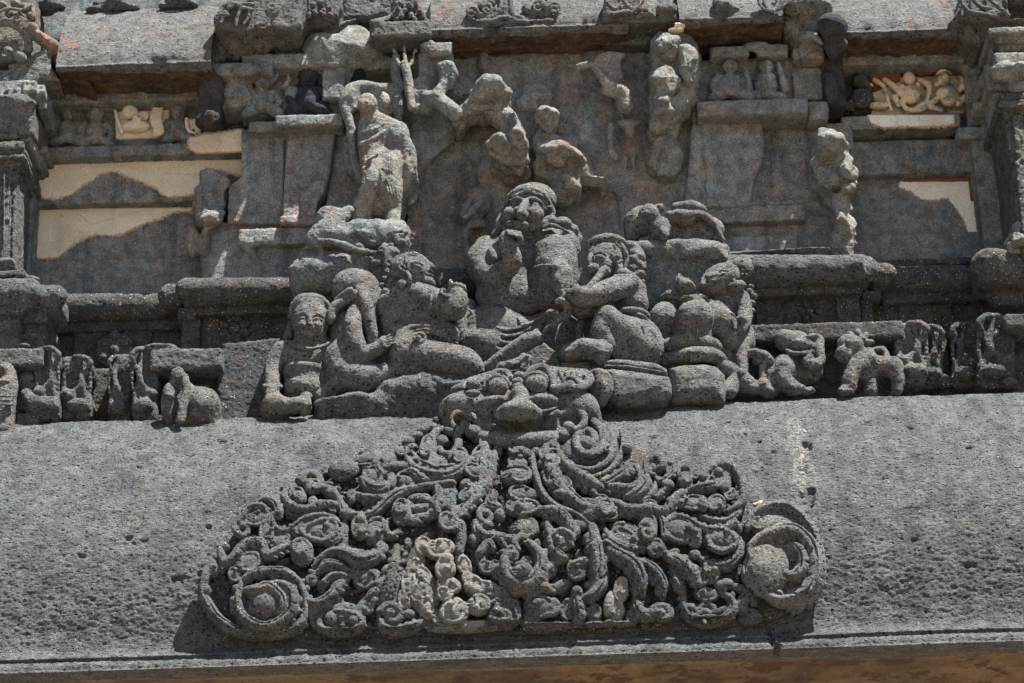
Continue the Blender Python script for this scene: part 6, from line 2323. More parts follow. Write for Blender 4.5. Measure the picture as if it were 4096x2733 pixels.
for i in range(9):
    s.rock(930 + i * 36, 300 + abs(i - 4) * 14, -.475, 28, 22, 24, 700 + i, k=.014)
for i in range(7):
    x = 1190 + i * 20
    s.c([(x - 10, 330 + i * 12, -.46 + i * .012, 12), (x + 26, 400 + i * 12, -.46 + i * .016, 13), (x + 36, 480 + i * 10, -.44 + i * .016, 12), (x + 36, 560, -.42 + i * .016, 12)], k=.003)
s.c([(1290, 470, -.46, 20), (1330, 470, -.46, 20), (1345, 530, -.45, 20), (1320, 570, -.46, 18)], k=.006)
s.e(1310, 620, -.46, 84, 60, 70, k=.014)
s.e(1250, 650, -.48, 56, 46, 50, k=.014)
s.e(1440, 640, -.38, 90, 70, 70, k=.014)
s.e(1520, 710, -.34, 84, 70, 70, k=.014)
s.e(1590, 810, -.30, 54, 90, 60, rot=10, k=.014)
s.c([(1240, 680, -.50, 20), (1330, 655, -.52, 22), (1420, 690, -.46, 20), (1520, 750, -.40, 20), (1590, 830, -.36, 18)], k=.01)
s.c([(850, 420, -.38, 28), (830, 490, -.38, 34), (815, 550, -.38, 26)], k=.01)
s.e(860, 410, -.36, 30, 26, 40)
s.c([(800, 560, -.38, 26), (770, 640, -.38, 36), (760, 720, -.38, 42), (720, 760, -.38, 30)], k=.01)
s.build('hair', 'basalt_statue', st, rough=0.7)
s = Sc(0.006)
use('D')
s.e(1130, 770, -.36, 82, 66, 80, k=.04)
s.e(1200, 790, -.34, 120, 60, 70, k=.04)
s.e(1110, 800, -.44, 60, 50, 60, k=.03)
s.e(1270, 780, -.34, 70, 70, 60, k=.04)
for i, (a0, b0) in enumerate([(700, 4), (714, 5), (730, 6), (748, 6), (766, 6)]):
    s.c([(1078 + i * 6, a0 + 12 + i * 10, -.50, 4), (1110 + i * 8, a0 + 40 + i * 4, -.55, 5), (1160 + i * 6, a0 + 58, -.55, 5), (1215, a0 + 44, -.52, 4.6), (1260, a0 + 14, -.48, 4)], k=.006)
for i in range(4):
    s.c([(1085 + i * 12, 705, -.46, 3), (1090 + i * 13, 740, -.53, 4), (1098 + i * 13, 775, -.55, 3)], k=.005)
s.c([(1075, 700, -.42, 14), (1062, 730, -.44, 18), (1066, 770, -.46, 20)], k=.02)
for i in range(3):
    s.c([(1110 + i * 22, 850, -.56, 5), (1160 + i * 20, 815 - i * 4, -.58, 6), (1215 + i * 10, 772 - i * 6, -.55, 5), (1250, 740 - i * 6, -.5, 4)], k=.006)
s.e(1210, 860, -.40, 120, 50, 80, k=.03)
s.build('garment', 'basalt_statue', st, rough=0.7)
s = Sc(0.006)
s.c([(1120, 845, -.62, 14), (1165, 815, -.66, 18), (1210, 785, -.70, 18), (1232, 776, -.72, 15)], k=.01)
s.e(1238, 778, -.72, 10, 14, 14, k=.006)
s.poly([(1175, 850), (1215, 800), (1245, 782), (1285, 812), (1290, 850)], -.62, -.45, .02, k=.02)
s.rock(1170, 825, -.66, 16, 20, 20, 330)
s.build('foot', 'basalt_statue', st, rough=0.7)

# --- flute player at the right
use('FP')
st = thing('flute_player_statue', 'seated musician statue playing a slanted flute, one knee drawn up', 'statue', P(650, 1500, -.7))
s = Sc(0.006)
s.e(450, 390, -.60, 148, 170, 130)
s.e(420, 470, -.61, 120, 110, 110, k=.02)
s.e(350, 430, -.66, 26, 20, 30, k=.006)
s.c([(345, 350, -.66, 16), (330, 400, -.70, 22), (325, 440, -.70, 18)], k=.008)
s.e(420, 375, -.72, 46, 20, 24, rot=10, k=.005)
s.e(345, 375, -.69, 26, 16, 20, k=.005)
s.c([(370, 345, -.71, 10), (420, 335, -.72, 12), (470, 355, -.70, 10)], k=.006)
s.e(440, 440, -.68, 80, 60, 60, k=.02)
s.e(365, 475, -.70, 52, 46, 50, k=.01)
s.e(455, 500, -.70, 50, 46, 40, k=.012)
s.c([(560, 540, -.58, 100), (600, 640, -.56, 120)], k=.03)
s.e(650, 640, -.56, 150, 150, 110, k=.03)
s.e(700, 760, -.55, 120, 130, 110, k=.03)
s.c([(640, 590, -.62, 100), (540, 640, -.70, 94), (420, 680, -.76, 92), (280, 710, -.79, 84), (200, 690, -.80, 62)], k=.016)
s.c([(520, 570, -.75, 15), (560, 620, -.77, 16), (580, 690, -.74, 15)], k=.004)
s.c([(490, 580, -.74, 10), (530, 630, -.78, 10), (550, 700, -.75, 10)], k=.004)
s.c([(270, 780, -.70, 90), (190, 780, -.72, 70), (140, 730, -.74, 50)], k=.02)
s.e(330, 790, -.66, 120, 80, 80, k=.03)
s.c([(270, 840, -.62, 40), (250, 960, -.62, 30), (240, 1100, -.6, 26)], k=.01)
# drawn-up knee and thigh
s.c([(480, 880, -.74, 96), (560, 980, -.68, 130), (700, 1080, -.62, 190), (760, 1160, -.6, 200)], k=.02)
s.c([(460, 900, -.74, 86), (430, 1010, -.74, 86), (470, 1120, -.72, 80)], k=.02)
s.e(800, 1080, -.56, 150, 200, 150, k=.03)
s.e(860, 1180, -.56, 110, 120, 120, k=.03)
s.c([(600, 1180, -.66, 90), (740, 1210, -.64, 90)], k=.02)
s.c([(600, 820, -.66, 26), (700, 815, -.68, 30), (790, 840, -.64, 28), (830, 900, -.6, 24)], k=.006)
s.c([(690, 870, -.66, 20), (760, 860, -.68, 22), (820, 920, -.63, 20)], k=.006)
s.c([(770, 970, -.72, 12), (850, 1000, -.72, 14), (900, 1080, -.70, 14), (920, 1200, -.68, 12)], k=.006)
s.c([(760, 960, -.74, 8), (800, 1060, -.75, 8), (790, 1130, -.74, 6)], cut=True, k=.005)
# other leg
s.c([(150, 1170, -.72, 60), (280, 1140, -.76, 80), (400, 1160, -.76, 84)], k=.02)
s.e(180, 1190, -.74, 90, 60, 80, k=.02)
s.c([(430, 1230, -.78, 50), (465, 1170, -.80, 44), (490, 1130, -.80, 30)], k=.01)
s.e(475, 1135, -.80, 26, 24, 26, k=.006)
s.c([(470, 1170, -.82, 16), (440, 1160, -.83, 14)], k=.004)
s.build('body', 'basalt_statue', st, rough=0.7)
s = Sc(0.0055)
s.e(470, 320, -.57, 155, 120, 130)
s.c([(320, 310, -.60, 32), (360, 250, -.64, 36), (440, 220, -.66, 40), (520, 215, -.65, 38), (590, 240, -.62, 34), (620, 270, -.6, 30)], k=.014)
s.c([(450, 205, -.62, 20), (500, 200, -.64, 22), (530, 230, -.66, 18)], k=.008)
for (x, y, r) in [(660, 285, 52), (690, 340, 46), (700, 400, 52), (690, 470, 48), (740, 440, 44), (745, 370, 44), (760, 520, 44), (730, 530, 42), (775, 470, 34), (770, 580, 30)]:
    s.e(x, y, -.59, r, r * .82, r, rot=20, k=.006)
s.e(700, 420, -.54, 100, 170, 90, k=.02)
s.build('hair', 'basalt_statue', st, rough=0.7)
s = Sc(0.005)
s.c([(580, 290, -.70, 12), (560, 265, -.71, 13), (540, 275, -.71, 12), (545, 305, -.71, 11)], k=.004)
s.c([(600, 270, -.69, 16), (630, 330, -.69, 22), (640, 400, -.68, 22), (625, 460, -.68, 20)], k=.006)
s.e(562, 375, -.71, 30, 28, 24, k=.006)
s.e(562, 365, -.73, 12, 12, 12, k=.003)
s.c([(540, 405, -.70, 14), (565, 420, -.71, 16), (600, 405, -.70, 14)], k=.005)
s.e(600, 505, -.68, 70, 40, 40, rot=8, k=.01)
s.c([(540, 525, -.70, 12), (600, 540, -.72, 13), (660, 525, -.69, 12)], k=.004)
s.build('earring', 'basalt_statue', st, rough=0.7)
s = Sc(0.005)
s.c([(455, 480, -.76, 34), (400, 550, -.79, 31), (330, 630, -.82, 28), (280, 690, -.84, 24)], k=.004, smooth=False)
s.e(455, 478, -.765, 34, 28, 30, k=.006)
s.build('flute', 'basalt_statue', st, rough=0.7)
s = Sc(0.005)
hand(s, 190, 665, -.84, -65, 66, 60, curl=.4)
s.e(230, 660, -.84, 40, 52, 40, k=.01)
s.c([(60, 750, -.80, 22), (90, 735, -.81, 26), (120, 750, -.80, 26), (150, 790, -.78, 30)], k=.008)
s.e(150, 800, -.78, 34, 60, 30, k=.014)
for i in range(4):
    s.c([(160 - i * 8, 850 + i * 8, -.78, 22), (110 - i * 30, 850 + i * 30, -.78, 20), (50 - i * 34, 890 + i * 36, -.76, 16)], k=.008)
s.c([(40, 850, -.76, 30), (0, 840, -.76, 26), (-30, 860, -.74, 22)], k=.01)
s.build('hand', 'basalt_statue', st, rough=0.7)
s = Sc(0.0065)
s.poly([(440, 1220), (560, 1210), (760, 1225), (880, 1240), (980, 1290), (985, 1350), (700, 1320), (560, 1290), (450, 1270)], -.82, -.4, .04, k=.02)
s.poly([(440, 1290), (520, 1280), (660, 1300), (1000, 1345), (1022, 1420), (1020, 1500), (960, 1560), (760, 1590), (560, 1600), (500, 1560), (470, 1430)], -.86, -.4, .06, k=.02)
s.poly([(90, 1230), (250, 1210), (440, 1230), (470, 1400), (300, 1440), (100, 1380)], -.72, -.4, .05, k=.03)
s.c([(460, 1285, -.88, 10), (640, 1290, -.90, 10), (980, 1340, -.88, 8)], k=.006)
s.build('base', 'basalt_statue', st, rough=0.7)

# --- serpent-coiled figure
st = thing('serpent_statue', 'reclining statue with broken knees above three thick snake coils', 'statue', P(1250, 1530, -.6))
s = Sc(0.006)
# head tilted back
s.e(1430, 555, -.54, 165, 122, 120, rot=-25)
s.e(1365, 600, -.56, 118, 92, 105, rot=-25, k=.02)
s.c([(1400, 515, -.66, 18), (1350, 525, -.68, 24), (1318, 540, -.69, 26)], k=.006)
s.e(1345, 575, -.675, 52, 12, 24, rot=-8, k=.003)
s.e(1340, 602, -.67, 44, 12, 24, rot=-6, k=.003)
s.e(1310, 620, -.60, 60, 40, 50, rot=20, k=.014)
s.e(1440, 520, -.665, 44, 15, 20, rot=-30, k=.004)
s.c([(1390, 500, -.655, 11), (1440, 485, -.66, 13), (1490, 490, -.64, 11)], k=.006)
s.c([(1460, 470, -.62, 20), (1490, 430, -.60, 24), (1510, 450, -.6, 20), (1500, 490, -.6, 18)], k=.008)
s.c([(1470, 650, -.52, 80), (1480, 720, -.5, 90)], k=.02)
s.e(1500, 760, -.48, 180, 110, 90, k=.03)
s.e(1440, 880, -.48, 140, 150, 100, k=.03)
s.c([(1600, 720, -.52, 66), (1625, 820, -.54, 62), (1620, 920, -.58, 58), (1590, 990, -.6, 50)], k=.014)
s.c([(1560, 900, -.60, 26), (1610, 890, -.64, 24), (1650, 910, -.6, 22)], k=.006)
s.c([(1630, 1000, -.52, 66), (1610, 1100, -.55, 60), (1600, 1210, -.57, 54), (1610, 1330, -.58, 46)], k=.014)
s.e(1650, 1080, -.50, 60, 110, 70, k=.02)
s.build('body', 'basalt_statue', st, rough=0.7)
s = Sc(0.006)
s.c([(1212, 850, -.62, 128), (1204, 940, -.63, 140), (1200, 1070, -.62, 150)], k=.01)
s.b(1072, 716, 1368, 930, -.78, -.46, .07, k=.03, rot=3)
s.rock(1200, 735, -.64, 130, 34, 110, 340, k=.02, n=10)
s.c([(1370, 850, -.58, 110), (1430, 920, -.60, 118), (1470, 1000, -.58, 110), (1500, 1080, -.56, 90)], k=.02)
s.c([(960, 850, -.52, 100), (930, 960, -.54, 112), (960, 1080, -.54, 112)], k=.02)
s.b(838, 742, 1070, 930, -.66, -.4, .07, k=.03, rot=-5)
o = s.build('broken_knee', 'basalt_statue', st, rough=0.7)
s = Sc(0.006)
s.e(1600, 470, -.48, 96, 90, 90)
for i in range(22):
    gx, gy = 1545 + (i % 5) * 32, 405 + (i // 5) * 38
    s.e(gx, gy, -.565 + .0012 * abs(gx - 1610), 17, 16, 16, k=.004)
s.e(1560, 620, -.58, 80, 44, 60, rot=-10, k=.012)
s.e(1535, 570, -.60, 24, 22, 26, k=.005)
s.e(1600, 585, -.58, 26, 22, 26, k=.005)
for (x, y, r) in [(1680, 620, 28), (1670, 660, 32), (1700, 700, 34), (1690, 760, 34), (1690, 820, 30), (1680, 870, 24)]:
    s.e(x, y, -.5, r, r * .8, r, rot=30, k=.006)
s.build('hair', 'basalt_statue', st, rough=0.7)
s = Sc(0.005)
s.e(1525, 930, -.63, 40, 62, 34, k=.01)
for i in range(4):
    s.c([(1500 + i * 10, 885 + i * 24, -.65, 17), (1525 + i * 8, 900 + i * 24, -.665, 17), (1550, 905 + i * 24, -.65, 14)], k=.003)
s.c([(1490, 860, -.64, 16), (1515, 845, -.66, 16), (1545, 870, -.64, 14)], k=.004)
s.build('hand', 'basalt_statue', st, rough=0.7)
s = Sc(0.005)
# raised broken hand
s.rock(1085, 600, -.55, 56, 90, 50, 345, k=.01, rot=10)
s.rock(1140, 600, -.55, 46, 60, 44, 346, k=.01)
s.e(1140, 640, -.54, 70, 50, 50, k=.014)
s.c([(1060, 700, -.5, 40), (1000, 690, -.5, 36), (960, 710, -.48, 30)], k=.02)
for i in range(4):
    s.c([(1060 + i * 20, 610 + i * 8, -.58, 17), (1074 + i * 20, 560 + i * 10, -.59, 15), (1082 + i * 18, 520 + i * 20, -.58, 12)], k=.004)
s.c([(1150, 590, -.58, 20), (1180, 600, -.58, 22), (1200, 640, -.56, 24)], k=.008)
s.build('hand', 'basalt_statue', st, rough=0.7)
for pts in [[(960, 1120, -.60, 50), (1060, 1100, -.66, 58), (1180, 1075, -.70, 60), (1300, 1090, -.68, 60), (1390, 1130, -.62, 54), (1400, 1190, -.56, 46)],
            [(980, 1230, -.62, 50), (1080, 1210, -.68, 56), (1200, 1190, -.72, 60), (1320, 1190, -.70, 60), (1410, 1220, -.64, 56), (1450, 1290, -.56, 46)],
            [(1400, 1170, -.56, 46), (1480, 1200, -.56, 50), (1510, 1260, -.54, 46)]]:
    s = Sc(0.006)
    s.c(pts, k=.01)
    s.build('snake_coil', 'basalt_statue', st, rough=0.7)
s = Sc(0.0065)
s.poly([(1000, 1270), (1120, 1240), (1300, 1235), (1400, 1258), (1470, 1330), (1475, 1480), (1470, 1560), (1010, 1560)], -.78, -.3, .08, k=.03)
s.c([(1440, 1290, -.62, 60), (1520, 1330, -.60, 60), (1540, 1400, -.60, 60), (1500, 1500, -.64, 60)], k=.02)
s.build('base', 'basalt_statue', st, rough=0.7)
s = Sc(0.006)
for (x, y, rx, rz) in [(1520, 1470, 60, 70), (1640, 1440, 90, 90), (1700, 1490, 60, 50), (1790, 1460, 66, 70), (1830, 1510, 60, 40), (1600, 1360, 60, 50)]:
    s.rock(x, y, -.60, rx, rz, 80, 350 + x, n=24, k=.02)
    s.e(x, y - 6, -.60, rx * .8, rz * .84, 70, k=.01)
s.e(1660, 1470, -.54, 200, 60, 80, k=.03)
s.c([(1640, 1190, -.56, 36), (1720, 1175, -.60, 36), (1800, 1200, -.60, 36), (1850, 1260, -.58, 34), (1840, 1310, -.56, 28)], k=.008)
s.c([(1730, 1240, -.56, 36), (1775, 1250, -.58, 34), (1780, 1340, -.58, 30), (1780, 1420, -.58, 34)], k=.01)
s.build('foot', 'basalt_statue', st, rough=0.7)

# --- figure lying broken on a block
use('FP')
s = Sc(0.008)
s.poly([(640, 235), (900, 215), (1200, 205), (1420, 215), (1475, 260), (1490, 330), (1480, 400), (1320, 350), (1100, 360), (900, 345), (720, 330)], -.44, .1, .05)
s.b(770, 320, 1490, 760, -.38, .15, .06, k=.03)
s.rock(1400, 340, -.40, 110, 80, 60, 360, k=.03)
blk = thing('statue_block', 'lichen spotted stone block behind the flute player, carrying the broken reclining figure', 'block', P(1100, 760, -.2))
s.build('block', 'basalt_lichen', blk, frac=.014)
use('TR')
st = thing('reclining_statue', 'headless broken statue lying on the lichen spotted block', 'statue', P(1230, 1660, -.3))
s = Sc(0.006)
s.e(985, 1560, -.34, 90, 96, 90, k=.02)
s.c([(920, 1640, -.34, 50), (920, 1540, -.35, 56), (980, 1480, -.36, 44)], k=.02)
s.rock(1040, 1480, -.42, 74, 62, 66, 361, k=.01)
s.e(1060, 1500, -.42, 50, 66, 56, k=.01)
s.rock(1110, 1450, -.40, 44, 40, 40, 362, k=.01)
s.e(1120, 1600, -.40, 80, 90, 70, k=.02)
s.e(1140, 1630, -.44, 36, 54, 40, k=.008)
s.poly([(1150, 1500), (1200, 1465), (1300, 1470), (1420, 1480), (1480, 1520), (1530, 1600), (1575, 1690), (1540, 1700), (1200, 1690), (1150, 1620)], -.40, -.1, .05, k=.02)
s.c([(1180, 1500, -.42, 30), (1300, 1500, -.44, 34), (1420, 1505, -.43, 30), (1500, 1580, -.42, 24), (1550, 1670, -.41, 18)], k=.02)
s.e(1330, 1610, -.44, 130, 50, 60, cut=True, k=.03)
s.c([(1230, 1450, -.40, 36), (1330, 1440, -.42, 44), (1400, 1460, -.4, 36)], k=.014)
s.rock(1320, 1440, -.40, 70, 34, 50, 363, k=.01)
s.e(1330, 1600, -.28, 240, 120, 80, k=.03)
s.e(1270, 1520, -.42, 90, 60, 50, rot=14, k=.014)
for i in range(7):
    s.c([(1190 + i * 26, 1470 + i * 4, -.47, 4), (1210 + i * 26, 1520 + i * 6, -.48, 5)], cut=True, k=.004)
s.c([(1060, 1660, -.38, 30), (1100, 1600, -.42, 30)], k=.01)
s.c([(1340, 1510, -.46, 5), (1330, 1560, -.45, 5), (1310, 1600, -.42, 5)], cut=True, k=.003)
s.build('body', 'basalt_statue', st, rough=0.7)

# --- standing figure leaning on the left side of the niche
use('SS')
st = thing('standing_statue', 'tall standing statue with worn bald head and broken arms, on a rounded rock base', 'statue', P(400, 1480, -.3))
s = Sc(0.006)
s.e(290, 270, -.42, 84, 88, 90)
s.e(262, 300, -.44, 64, 62, 74, k=.02)
s.e(225, 300, -.46, 22, 28, 30, k=.014)
s.c([(310, 340, -.38, 62), (320, 410, -.36, 76)], k=.02)
s.e(410, 480, -.34, 180, 96, 110, rot=22, k=.03)
s.e(380, 580, -.34, 160, 160, 120, k=.03)
s.e(350, 720, -.33, 130, 130, 110, k=.03)
s.e(270, 540, -.34, 60, 120, 80, k=.03)
s.e(400, 850, -.34, 180, 150, 120, k=.03)
# right shoulder stump and arm along the hip
s.e(570, 560, -.34, 110, 110, 100, k=.03)
s.rock(560, 600, -.36, 110, 110, 90, 371, k=.03)
s.c([(620, 640, -.34, 70), (680, 730, -.34, 60), (700, 850, -.34, 50)], k=.02)
s.rock(680, 880, -.34, 80, 130, 80, 372, k=.03)
s.e(692, 760, -.40, 16, 44, 60, cut=True, k=.014)
s.rock(540, 780, -.36, 90, 130, 60, 373, k=.03)
s.c([(225, 670, -.46, 20), (310, 640, -.49, 26), (400, 580, -.48, 22), (455, 540, -.46, 22)], k=.008)
s.c([(250, 560, -.45, 22), (330, 535, -.48, 24), (400, 500, -.47, 18)], k=.01)
# legs and cloth
s.c([(340, 900, -.40, 92), (330, 1050, -.42, 86), (270, 1200, -.38, 84), (230, 1320, -.36, 84), (210, 1420, -.36, 78)], k=.03)
s.c([(510, 880, -.36, 100), (510, 1020, -.37, 96), (520, 1160, -.36, 90), (530, 1300, -.34, 62), (530, 1420, -.36, 60)], k=.03)
s.e(440, 1120, -.32, 140, 200, 90, k=.04)
s.e(400, 1240, -.30, 150, 120, 80, k=.03)
for i in range(4):
    s.c([(450 + i * 22, 760, -.475, 7), (455 + i * 22, 900, -.495, 8), (470 + i * 18, 960, -.47, 7)], k=.005)
for i in range(4):
    s.c([(470 + i * 26, 1030 + i * 6, -.47, 7), (490 + i * 26, 1130, -.475, 9), (520 + i * 20, 1220, -.45, 6)], k=.005)
s.c([(300, 1200, -.46, 6), (400, 1225, -.45, 7), (480, 1200, -.45, 7), (560, 1260, -.42, 6)], cut=True, k=.005)
s.c([(430, 910, -.47, 12), (480, 930, -.48, 14), (540, 915, -.47, 12)], k=.006)
s.e(280, 860, -.44, 40, 70, 60, cut=True, k=.03)
s.poly([(215, 330), (290, 200), (370, 320), (440, 400), (570, 440), (650, 560), (745, 730), (770, 920), (700, 1040), (640, 1110), (600, 1230), (590, 1440), (470, 1440), (440, 1330), (330, 1300), (330, 1440), (150, 1440), (180, 1250), (270, 1050), (225, 850), (205, 600)], -.36, 0, .06, k=.03)
s.build('body', 'basalt_pale', st, grow=.009)
s = Sc(0.007)
s.rock(140, 260, -.26, 110, 160, 60, 381, k=.05)
s.c([(70, 230, -.24, 40), (120, 150, -.24, 50), (250, 110, -.24, 60), (400, 130, -.24, 54), (560, 130, -.2, 44), (600, 300, -.2, 40), (590, 440, -.16, 40)], k=.05)
s.e(420, 260, -.20, 170, 170, 60, k=.05)
s.rock(455, 250, -.34, 60, 110, 60, 382, k=.02)
s.rock(400, 360, -.32, 40, 60, 40, 383, k=.02)
s.c([(60, 300, -.24, 30), (120, 480, -.26, 44), (150, 700, -.24, 44), (190, 900, -.22, 44), (260, 1040, -.22, 40)], k=.04)
s.e(330, 700, -.12, 300, 460, 60, k=.05)
s.rock(700, 1100, -.16, 90, 220, 50, 384, k=.04)
s.build('back_slab', 'basalt_pale', st)
s = Sc(0.007)
use('MC')
s.rock(560, 60, -.42, 120, 110, 100, 391, k=.03)
s.c([(560, 20, -.44, 40), (560, 80, -.46, 60), (470, 190, -.46, 90)], k=.03)
s.c([(640, 40, -.42, 46), (690, 0, -.40, 44)], k=.02)
s.e(760, 110, -.44, 70, 50, 70, k=.02)
s.e(600, 190, -.40, 200, 90, 130, k=.03)
s.e(850, 180, -.40, 250, 130, 140, k=.03)
s.e(1010, 190, -.38, 120, 160, 110, k=.03)
s.e(560, 150, -.48, 80, 40, 60, k=.02)
g = random.Random(2)
for i in range(30):
    x, y = g.uniform(440, 1100), g.uniform(110, 280)
    s.rock(x, y, -.49, g.uniform(20, 46), g.uniform(14, 34), 30, 400 + i, k=.01, cut=i % 3 == 0)
s.c([(390, 250, -.46, 16), (500, 195, -.52, 18), (640, 225, -.53, 16), (760, 265, -.53, 14), (880, 280, -.5, 12)], k=.01)
s.poly([(265, 370), (300, 320), (400, 250), (600, 240), (1120, 270), (1110, 420), (800, 520), (420, 520), (330, 560), (290, 490)], -.48, -.1, .08, k=.03)
s.e(520, 400, -.44, 250, 130, 90, k=.03)
s.b(350, 490, 900, 560, -.36, 0, .02)
s.b(340, 560, 900, 680, -.30, 0, .02)
s.build('base', 'basalt_lichen', st, frac=.014)

SHIFT[0] = -0.10
# --- trident-bearing arm cut in the back wall
use('TC')
SHIFT[0] = -0.13
st = thing('trident_relief', 'carved three-pronged trident hanging beside a bent arm on the niche wall', 'relief', P(1080, 760, -.1))
s = Sc(0.005)
s.c([(1078, 450, -.17, 32), (1100, 540, -.18, 34), (1110, 640, -.19, 32), (1125, 750, -.20, 26)], k=.006)
s.c([(1074, 318, -.14, 5), (1077, 370, -.15, 14), (1082, 420, -.16, 15), (1088, 460, -.17, 20)], k=.004)
s.c([(1062, 462, -.16, 20), (1036, 440, -.15, 16), (1022, 400, -.14, 11), (1016, 366, -.135, 9), (1002, 352, -.13, 11), (1000, 368, -.13, 7)], k=.004)
s.c([(1096, 470, -.16, 20), (1122, 446, -.15, 16), (1138, 404, -.14, 11), (1143, 366, -.135, 9), (1155, 350, -.13, 11), (1158, 364, -.13, 7)], k=.004)
s.e(1130, 735, -.19, 26, 30, 30, k=.01)
s.c([(1020, 400, -.04, 30), (1010, 500, -.03, 36), (1040, 620, -.04, 40)], k=.03)
s.build('trident', 'basalt_pale', st)
s = Sc(0.007)
s.b(1170, 360, 1420, 560, -.08, .05, .02)
s.poly([(1180, 300), (1250, 370), (1400, 375), (1410, 285), (1300, 290), (1260, 270)], -.16, .05, .02)
s.c([(1330, 470, -.12, 40), (1390, 460, -.14, 40), (1420, 530, -.12, 34), (1400, 600, -.10, 26)], k=.012)
s.c([(1350, 490, -.12, 44), (1355, 580, -.12, 44), (1300, 680, -.12, 50)], k=.014)
for i in range(4):
    s.c([(1340 + i * 24, 470 + i * 16, -.155, 8), (1350 + i * 22, 520 + i * 14, -.155, 8)], k=.004)
s.c([(1260, 690, -.10, 60), (1340, 720, -.12, 62), (1430, 790, -.14, 62)], k=.02)
s.rock(1190, 640, -.06, 120, 130, 60, 411, k=.03)
s.rock(1200, 760, -.06, 110, 60, 60, 412, k=.02)
s.build('arm', 'basalt_wall', st)
s = Sc(0.007)
use('TR')
st = thing('arm_relief', 'worn carved arm with an outstretched hand on the niche wall', 'relief', P(680, 800, -.05))
s.c([(545, 470, -.10, 24), (600, 455, -.12, 28), (660, 470, -.12, 30), (710, 540, -.10, 34), (760, 600, -.08, 40), (850, 640, -.07, 50), (880, 740, -.05, 60)], k=.02)
s.poly([(640, 440), (680, 370), (760, 345), (880, 360), (840, 420), (870, 560), (780, 590), (720, 520)], -.07, .05, .03, k=.03)
s.c([(740, 640, -.06, 34), (830, 670, -.05, 34), (830, 740, -.03, 26)], k=.02)
s.e(905, 920, .0, 36, 50, 30, k=.02)
s.c([(770, 880, .01, 22), (770, 1040, .0, 26), (800, 1100, .01, 22)], k=.03)
s.rock(900, 870, .02, 110, 50, 40, 415, k=.03)
s.build('arm', 'basalt_brown', st)

SHIFT[0] = 0.0
# --- broken rock stumps of lost figures on the niche wall
def stump(name, lab, loc, build, mat='basalt_pale', v=.007, grp='broken stumps of lost figures'):
    s = Sc(v)
    build(s)
    tag(s.build(name, mat, None, rough=1.1, frac=.028), lab, 'stump', grp)


use('D')


def _a(s):
    s.poly([(1040, 262), (1052, 240), (1072, 225), (1090, 207), (1112, 199), (1136, 206), (1163, 192), (1168, 212), (1162, 228), (1176, 252), (1186, 292), (1197, 332), (1213, 366), (1196, 378), (1160, 374), (1122, 352), (1128, 330), (1150, 306), (1152, 284), (1134, 264), (1104, 258), (1076, 264), (1052, 278)], -.30, .1, .03, k=.01)
    s.rock(1120, 232, -.26, 56, 34, 90, 422, n=10, k=.012, rot=-20)
    s.rock(1182, 320, -.26, 30, 60, 90, 425, n=10, k=.012, rot=-14)
    s.rock(1160, 350, -.24, 40, 24, 80, 426, n=10, k=.012, rot=10)
    s.e(1110, 310, -.02, 60, 70, 40, k=.03, cut=True)


stump('broken_stump', 'largest jagged overhanging rock stump on the niche wall, above the seated figure', None, _a)


def _b(s):
    s.poly([(1222, 318), (1240, 262), (1256, 250), (1278, 262), (1282, 285), (1274, 305), (1300, 318), (1330, 322), (1280, 345), (1235, 345)], -.12, .1, .03, k=.02)
    s.rock(1256, 278, -.14, 26, 34, 50, 431, n=10, k=.01)


stump('broken_stump', 'small pointed rock stump right of the largest one on the niche wall', None, _b, 'basalt_brown')


def _c(s):
    s.poly([(1222, 372), (1240, 348), (1290, 342), (1330, 352), (1342, 376), (1390, 402), (1384, 414), (1335, 408), (1328, 436), (1302, 462), (1268, 450), (1254, 412), (1228, 396)], -.16, .1, .03, k=.02)
    s.rock(1285, 366, -.18, 58, 24, 60, 441, n=10, k=.01, rot=8)
    s.rock(1296, 436, -.12, 34, 26, 50, 443, n=10, k=.02)


stump('broken_stump', 'flat-topped broken rock ledge just above the seated head', None, _c, 'basalt_brown')
use('TR')


def _d(s):
    use('D')
    s.poly([(1494, 90), (1512, 72), (1560, 66), (1592, 80), (1606, 120), (1602, 170), (1590, 222), (1562, 252), (1552, 282), (1500, 290), (1492, 240), (1496, 160)], -.26, .05, .04, k=.03)
    s.poly([(1498, 270), (1552, 275), (1556, 322), (1562, 366), (1546, 394), (1512, 398), (1490, 372), (1498, 320)], -.14, .05, .04, k=.03)
    s.rock(1530, 110, -.30, 30, 34, 50, 451, n=10, k=.02)
    s.rock(1578, 150, -.28, 24, 60, 50, 452, n=10, k=.02)
    s.rock(1524, 190, -.28, 32, 40, 60, 453, n=10, k=.02)
    s.rock(1526, 250, -.24, 30, 34, 60, 454, n=10, k=.02)
    s.e(1556, 140, -.38, 8, 34, 40, rot=10, cut=True, k=.02)
    use('TR')


stump('broken_stump', 'long hanging broken figure stump on the right edge of the niche', None, _d)


def _e(s):
    s.rock(1155, 1060, -.12, 110, 140, 70, 461, k=.02)
    s.rock(1150, 950, -.08, 80, 80, 50, 462, k=.03)
    s.rock(1130, 1160, -.10, 80, 50, 60, 463, k=.02)


stump('broken_stump', 'flattened round rock stump under the long hanging one', None, _e)
s = Sc(0.005)
s.rock(1245, 185, -.34, 50, 26, 40, 465)
s.rock(1228, 213, -.34, 62, 14, 40, 466)
tag(s.build('plaster_lump', 'plaster', None), 'small cream plaster lump at the top of the long hanging stump', 'plaster lump')
use('TF')


